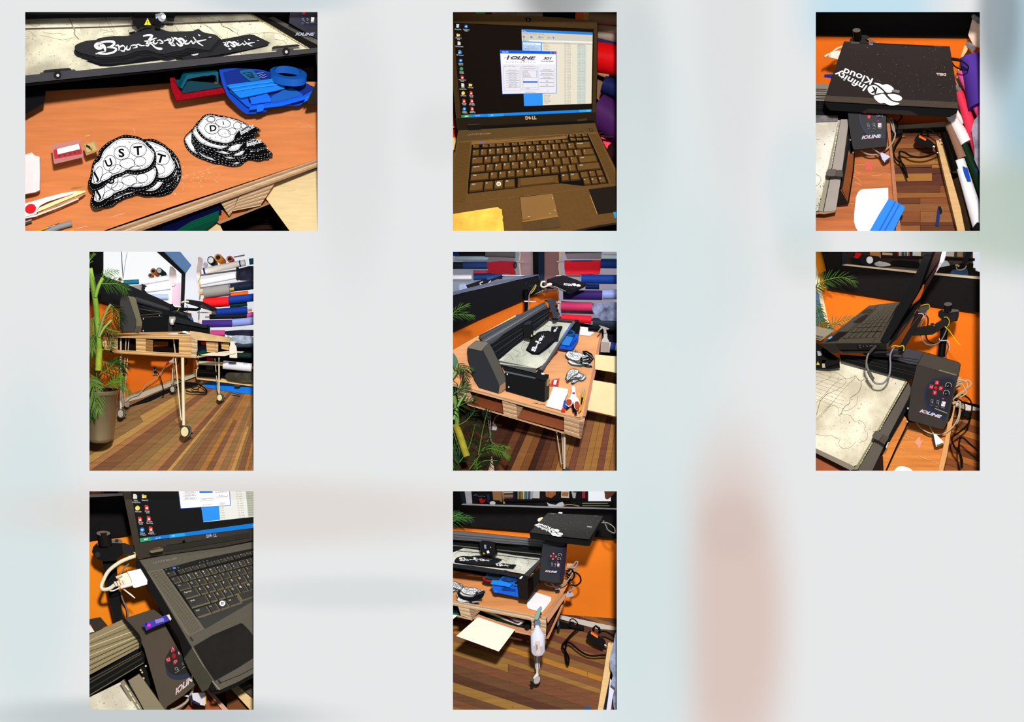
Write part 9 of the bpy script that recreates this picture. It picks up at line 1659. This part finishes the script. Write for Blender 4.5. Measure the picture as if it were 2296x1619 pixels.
 c=LF('carriage','390,740 430,715 600,730 610,900 560,920 520,915 440,895 410,870',78,'385,735 430,708 605,728 640,890 560,925 520,920 440,900 405,870',104,M('0b0b0d',.4),m);sl('carriage_lettering','455,768 482,768 486,822 462,820',77,'7c8cb0',c,.5,lift=.6);warn_sign(c,'452,868 440,895 468,898',77);sl('screw_cluster','490,850 520,845 530,880 495,885',77,'b8b8bc',c,1,lift=.6,metal=.4);mk('screw',G().disc(P('543,803')[0],1.4,1.2,77,1,1,k=8),M('a8a8ac'),c)
 h=LF('control_head','1290,710 1580,745 1572,800 1555,1020 1545,1170 1480,1278 1420,1282 1205,1245 1215,1060 1245,800',pl('1290,710,72 1580,745,72 1300,1280,44'),'1285,705 1585,740 1580,800 1562,1020 1552,1175 1485,1285 1420,1290 1200,1250 1210,1060 1240,800',110,M('2c2e32',.4,var=.08,scale=10),m);HD=pl('1290,710,71 1580,745,71 1300,1280,43')
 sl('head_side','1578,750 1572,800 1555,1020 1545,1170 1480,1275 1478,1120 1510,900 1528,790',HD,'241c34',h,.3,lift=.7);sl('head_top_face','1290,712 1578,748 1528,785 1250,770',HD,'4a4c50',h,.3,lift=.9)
 q=P('1260,770 1540,795 1490,1225 1228,1175');head_face(lambda x,y:bil(q,x,y),HD,h,1.4,red='8c2430');head_logo((1282,1132),(1446,1150),24,HD,h,4)
 ou='60,970 90,940 160,920 280,925 340,915 480,918 560,935 700,965 650,1000 640,1020 560,1050 480,1045 380,1045 260,1020 150,1000 70,1000'
 one('felt_cutout|lower black felt cut-out under the lettered one|patch','50,985 100,960 400,1000 640,1030 640,1010 895,1040 850,1095 700,1085 430,1060 300,1045 150,1025 60,1010',BD,'1a1b1d',3,lift=2);t=TH('felt_cutout','top black felt cut-out with white script on the bed','patch');sl('felt_backing',ou,BD,'232427',t,3,2,lift=6);script_strokes(aff((120,975),.0435,6,.038,1040,620),BD,7.2,M('f0f0f0'),t,k=.27)
 t=TH('felt_cutout','right black felt cut-out with partly covered script','patch');sl('felt_backing','600,1025 680,1020 895,1038 850,1095 620,1065',BD,'1e1f22',t,2,lift=5.5);script_strokes(aff((600,1048),.058,6,.05,2040,520),BD,6.5,M('f0f0f0'),t,'end',k=.3)
 t=TH('scrub_pad_holder','teal grip on a red pad under the cutter','scrubber');sl('red_pad','435,1215 470,1190 570,1235 580,1275 500,1268 440,1240',84,'9c1c28',t,6);sl('grip','470,1225 490,1155 530,1150 665,1170 672,1235 640,1245',78,'0f4454',t,6);sl('grip_hole','510,1195 530,1175 640,1190 650,1225',77,'08222c',t,1,lift=.6)
 t=TH('tool_case','bright blue tool case beneath the cutter','case');LF('case_body','560,1335 600,1310 700,1200 900,1200 925,1240 930,1480 850,1462 700,1430 585,1405',66,'555,1335 600,1305 700,1195 900,1195 930,1240 935,1488 850,1470 700,1438 580,1412',88,M('1262cc',.4),t);sl('case_lid','690,1225 760,1195 910,1215 915,1270 700,1260',64,'0b3878',t,1,lift=.6);sl('handle_gap','690,1370 720,1340 880,1370 885,1400 700,1385',64,'0c3c8c',t,1,lift=.6);sl('case_latch','590,1385 640,1395 635,1420 592,1410',62,'1c74e8',t,3)
 one('squeegee|light blue squeegee laid across the case|squeegee','540,1300 570,1245 690,1255 835,1300 800,1340 680,1320',58,'1f86e0',2);t=TH('tape_roll','blue tape roll half hidden by the black box','tape');mk('tape',G().disc(P('885,1295')[0],8.5,5,60,8,k=24),M('2468b4',.5),t);mk('tape_hole',G().disc(P('895,1285')[0],4.5,2.6,60,.5,.8,k=20),M('0c0c10'),t)
 one('label_tag|dark blue label tag on the case|tag','740,1245 790,1225 850,1240 790,1270',60,'1a4a78',1)
 for n,o,sc,d,c,st,lab in((6,(300,1395),.062,2,(820,120),(-14,22),'right pile'),(4,(40,1330),.04,1,(1430,600),(12,16),'left pile')):
  for k in range(n):th=TH('fist_patch','%s fist patch of the %s on the table'%(('lowest','second lowest','third lowest','third from the top','second from the top','topmost')[k if k<n-1 else 5],lab),'patch','fist patches of the '+lab);fist(None,aff((o[0]+(n-1-k)*st[0],o[1]+(n-1-k)*st[1]),sc,(20,-15,10,25,-5,0)[k],sc*.72,*c),TD,4+k*2.2,d,k==n-1,th,ts=.55)
 SB('script_heap','100,1400 200,1370 330,1400 440,1400 455,1440 400,1500 290,1530 180,1510 110,1470',TD,M('16171a',.9,var=.9,scale=140),lb='dark scripted fringe of the right patch pile',cat='patch',t=3,lift=12,sq=3)
 b();one('white_card|white card with cut corner on the table|card','1120,-75 1180,-60 1365,0 1365,45 1240,205 1050,150 1035,110 1050,30',TD,'faf6f6',3,lift=4)
 t=TH('cable_connector','grey cable plug lying at the table rim','connector');a();sl('plug_body','1410,1340 1440,1335 1490,1365 1480,1395 1430,1400',96,'b8b4b8',t,6);sl('plug_face','1425,1380 1480,1375 1480,1396 1432,1400',94,'1c1c20',t,1);WR('lead','1370,1290,98 1400,1320,96 1425,1345,94',1.6,M('b4b0b0'),t)
 cg=M('a8a09c',.4);one('wooden_block|pink wooden block behind the cable tangle|block','1580,1020 1680,1030 1660,1080 1580,1080',130,'dca884',4)
 for k,s in enumerate(('1280,1285,100 1320,1320,100 1400,1335,100 1520,1310,100 1600,1240,102 1660,1150,104 1700,1100,104','1570,1100,104 1650,1060,102 1700,1000,102 1728,1005,102 1700,1060,104 1600,1160,104','1580,1080,100 1680,1080,100 1715,1110,100 1690,1130,102','1640,1290,110 1665,1340,110 1650,1380,110 1610,1400,110')):WR('grey_cable',s,1.5,cg,lb='pale cable %s'%('sweeping under the control head','loop standing right of the head','small loop right of the head','below the table corner')[k],cat='cable')
 for k,s in enumerate(('1560,1120,108 1680,1140,108 1750,1190,108 1765,1270,108 1700,1325,108 1640,1310,110','1560,1150,106 1620,1200,106 1600,1300,108','1580,1130,102 1640,1100,102 1680,1180,104 1640,1250,106 1580,1200,104')):WR('power_lead',s,1.8,ck,lb='black cable %s'%('in a big arc against the orange wall','behind the table rim','tangle right of the head')[k],cat='cable')
 t=TH('plug_adapter','white plug adapter hanging under the table corner','adapter');sl('body','1560,1450 1590,1400 1660,1420 1672,1460 1630,1480 1570,1480',120,'b4acb4',t,8)
 t=TH('laptop','closed black laptop with white cloud sticker against the ledge','laptop');LD=pl('1320,335,64 2070,375,64 1400,650,30');LF('base','1068,600 1880,695 2070,378 1950,640 1890,780 1840,782 1500,740 1085,682',38,'1068,598 1880,693 2072,376 1955,640 1892,782 1840,784 1500,742 1083,684',80,M('060607',.35),t)
 lid=LF('lid','1320,335 1700,355 2070,378 1975,535 1878,695 1400,640 1070,600 1190,475',LD,'1320,335 1700,355 2074,378 1982,538 1882,700 1400,648 1066,604 1186,475',lambda u,v:LD(u,v)+10,M('2e2e2e',.35,var=.08,scale=6),t);sl('front_grip','1290,670 1560,695 1610,748 1500,740 1270,700',34,'0e0c0c',t,3);dust('1350,350 2040,380 1870,680 1120,590',60,LD,lid,8,.6,.5)
 for q in('1355,338 1420,341 1418,352 1352,349','1945,370 2005,374 2000,384 1942,380'):sl('hinge',q,LD,'54544e',lid,1,lift=1)
 A0=(1340,570);s0=.415;T=lambda p:P([(1340+(p[0]-765)*.425,572+(p[1]-1075)*.36-(p[0]-765)*.0)])[0]
 cloud_logo(T,LD,lid,.9);g=G();z=P('1915,520 1848,514');text_into(g,'DELL',z[0],z[1],1,LD,1,up=(0,2.2),bold=.05);mk('brand_lettering',g,M('a8a8a8'),lid,fix=False)
 v=TH('monitor_cable','cream plug at the left of the laptop','cable');sl('plug','1180,430 1200,405 1255,395 1225,445 1190,450',60,'d0c4a8',v,5,2);one('arm_knob|white round arm knob behind the laptop|knob','1460,330 1480,322 1518,326 1515,345 1465,340',70,'c0c8d0',4);WR('charger_cable','2050,468,70 2120,470,68 2180,500,66 2225,545,66 2230,605,66 2190,600,68 2130,560,70 2110,510,72 2070,440,74',1.4,M('8c887c'),lb='grey charger cable looping right of the laptop',cat='cable')
 b();t=TH('spray_bottle','white spray bottle with grey trigger hanging on the table corner','bottle');g=G();prev=None;N=24
 for x0,y0,w in((1178,372,30),(1178,400,32),(1180,440,52),(1182,490,86),(1183,530,97),(1186,720,96),(1186,765,80),(1186,796,40)):
  c=P([(x0,y0)])[0];ring=[]
  for i in range(N):an=i*math.tau/N;ring.append(len(g.V));g.V.append(W(c[0]+w/6.042*math.cos(an),c[1]+w/6.042*.14*math.sin(an),36-w/6.042*.9*math.sin(an)))
  if prev:g.side(prev,ring)
  prev=ring
 g.F.append(prev);mk('bottle',g,M('dedee8',.3,var=.04),t,smooth=True);sl('liquid','1098,660 1275,668 1272,740 1240,785 1186,796 1130,785 1100,740',18,'b9aebc',t,.5,lift=.5,alpha=1)if False else sl('liquid','1098,655 1272,665 1272,740 1240,785 1186,796 1130,785 1100,740',17,'b8aebb',t,.5);sl('paper_label','1152,590 1210,590 1222,775 1162,775',15.5,'d4c0b0',t,.5);LN('label_text','1160,630 1170,720 ; 1176,640 1182,700',1.1,15,M('6a5a58'),t)
 LF('bottle_neck','1145,300 1210,310 1215,380 1140,370',30,'1140,300 1215,310 1220,380 1135,370',44,M('6c7c8c',.4),t,bev=.8);LF('trigger_head','1180,160 1220,122 1240,140 1225,190 1190,290 1175,305 1135,300 1132,290',24,'1178,160 1220,118 1244,138 1230,190 1195,295 1178,308 1132,305 1130,288',34,M('8ea49c',.4),t,bev=.6);sl('trigger_lever','1222,180 1240,240 1215,240',34,'1c2430',t,4)
 t=TH('roll_rack','pale wooden rack rail standing at the right edge','rack');LF('rail','2140,615 2210,620 2185,900 2150,1130 2060,1560 1990,1560 2080,1000',pl('2140,615,90 2210,620,90 2000,1560,40'),'2135,612 2215,618 2190,900 2155,1130 2070,1560 1985,1560 2075,1000',120,M('e0bc84',.5,var=.08,kind='wood',scale=14),t);mk('screw',G().disc(P('2180,632')[0],1.3,1,88,1,k=8),M('14100c'),t)
 one('dark_tube|dark curved tube end beside the wooden rail|roll','2150,1120 2170,1115 2160,1200 2130,1500 2110,1560 2080,1560 2100,1300 2120,1170',70,'1c2230',6);one('white_roll|white roll sliver beside the dark tube|roll','2165,1100 2230,1200 2190,1400 2170,1560 2110,1560 2140,1350',66,'e4e0f0',6)
 one('plastic_wrap|crinkled clear blue wrap along the right edge|wrap','2330,440 2240,480 2215,600 2190,700 2160,850 2165,960 2200,1060 2170,1180 2230,1230 2200,1350 2230,1560 2330,1560',46,'8c94ac',8,2,rough=.15,var=.7,scale=30)
picture8()
finish()
prune()
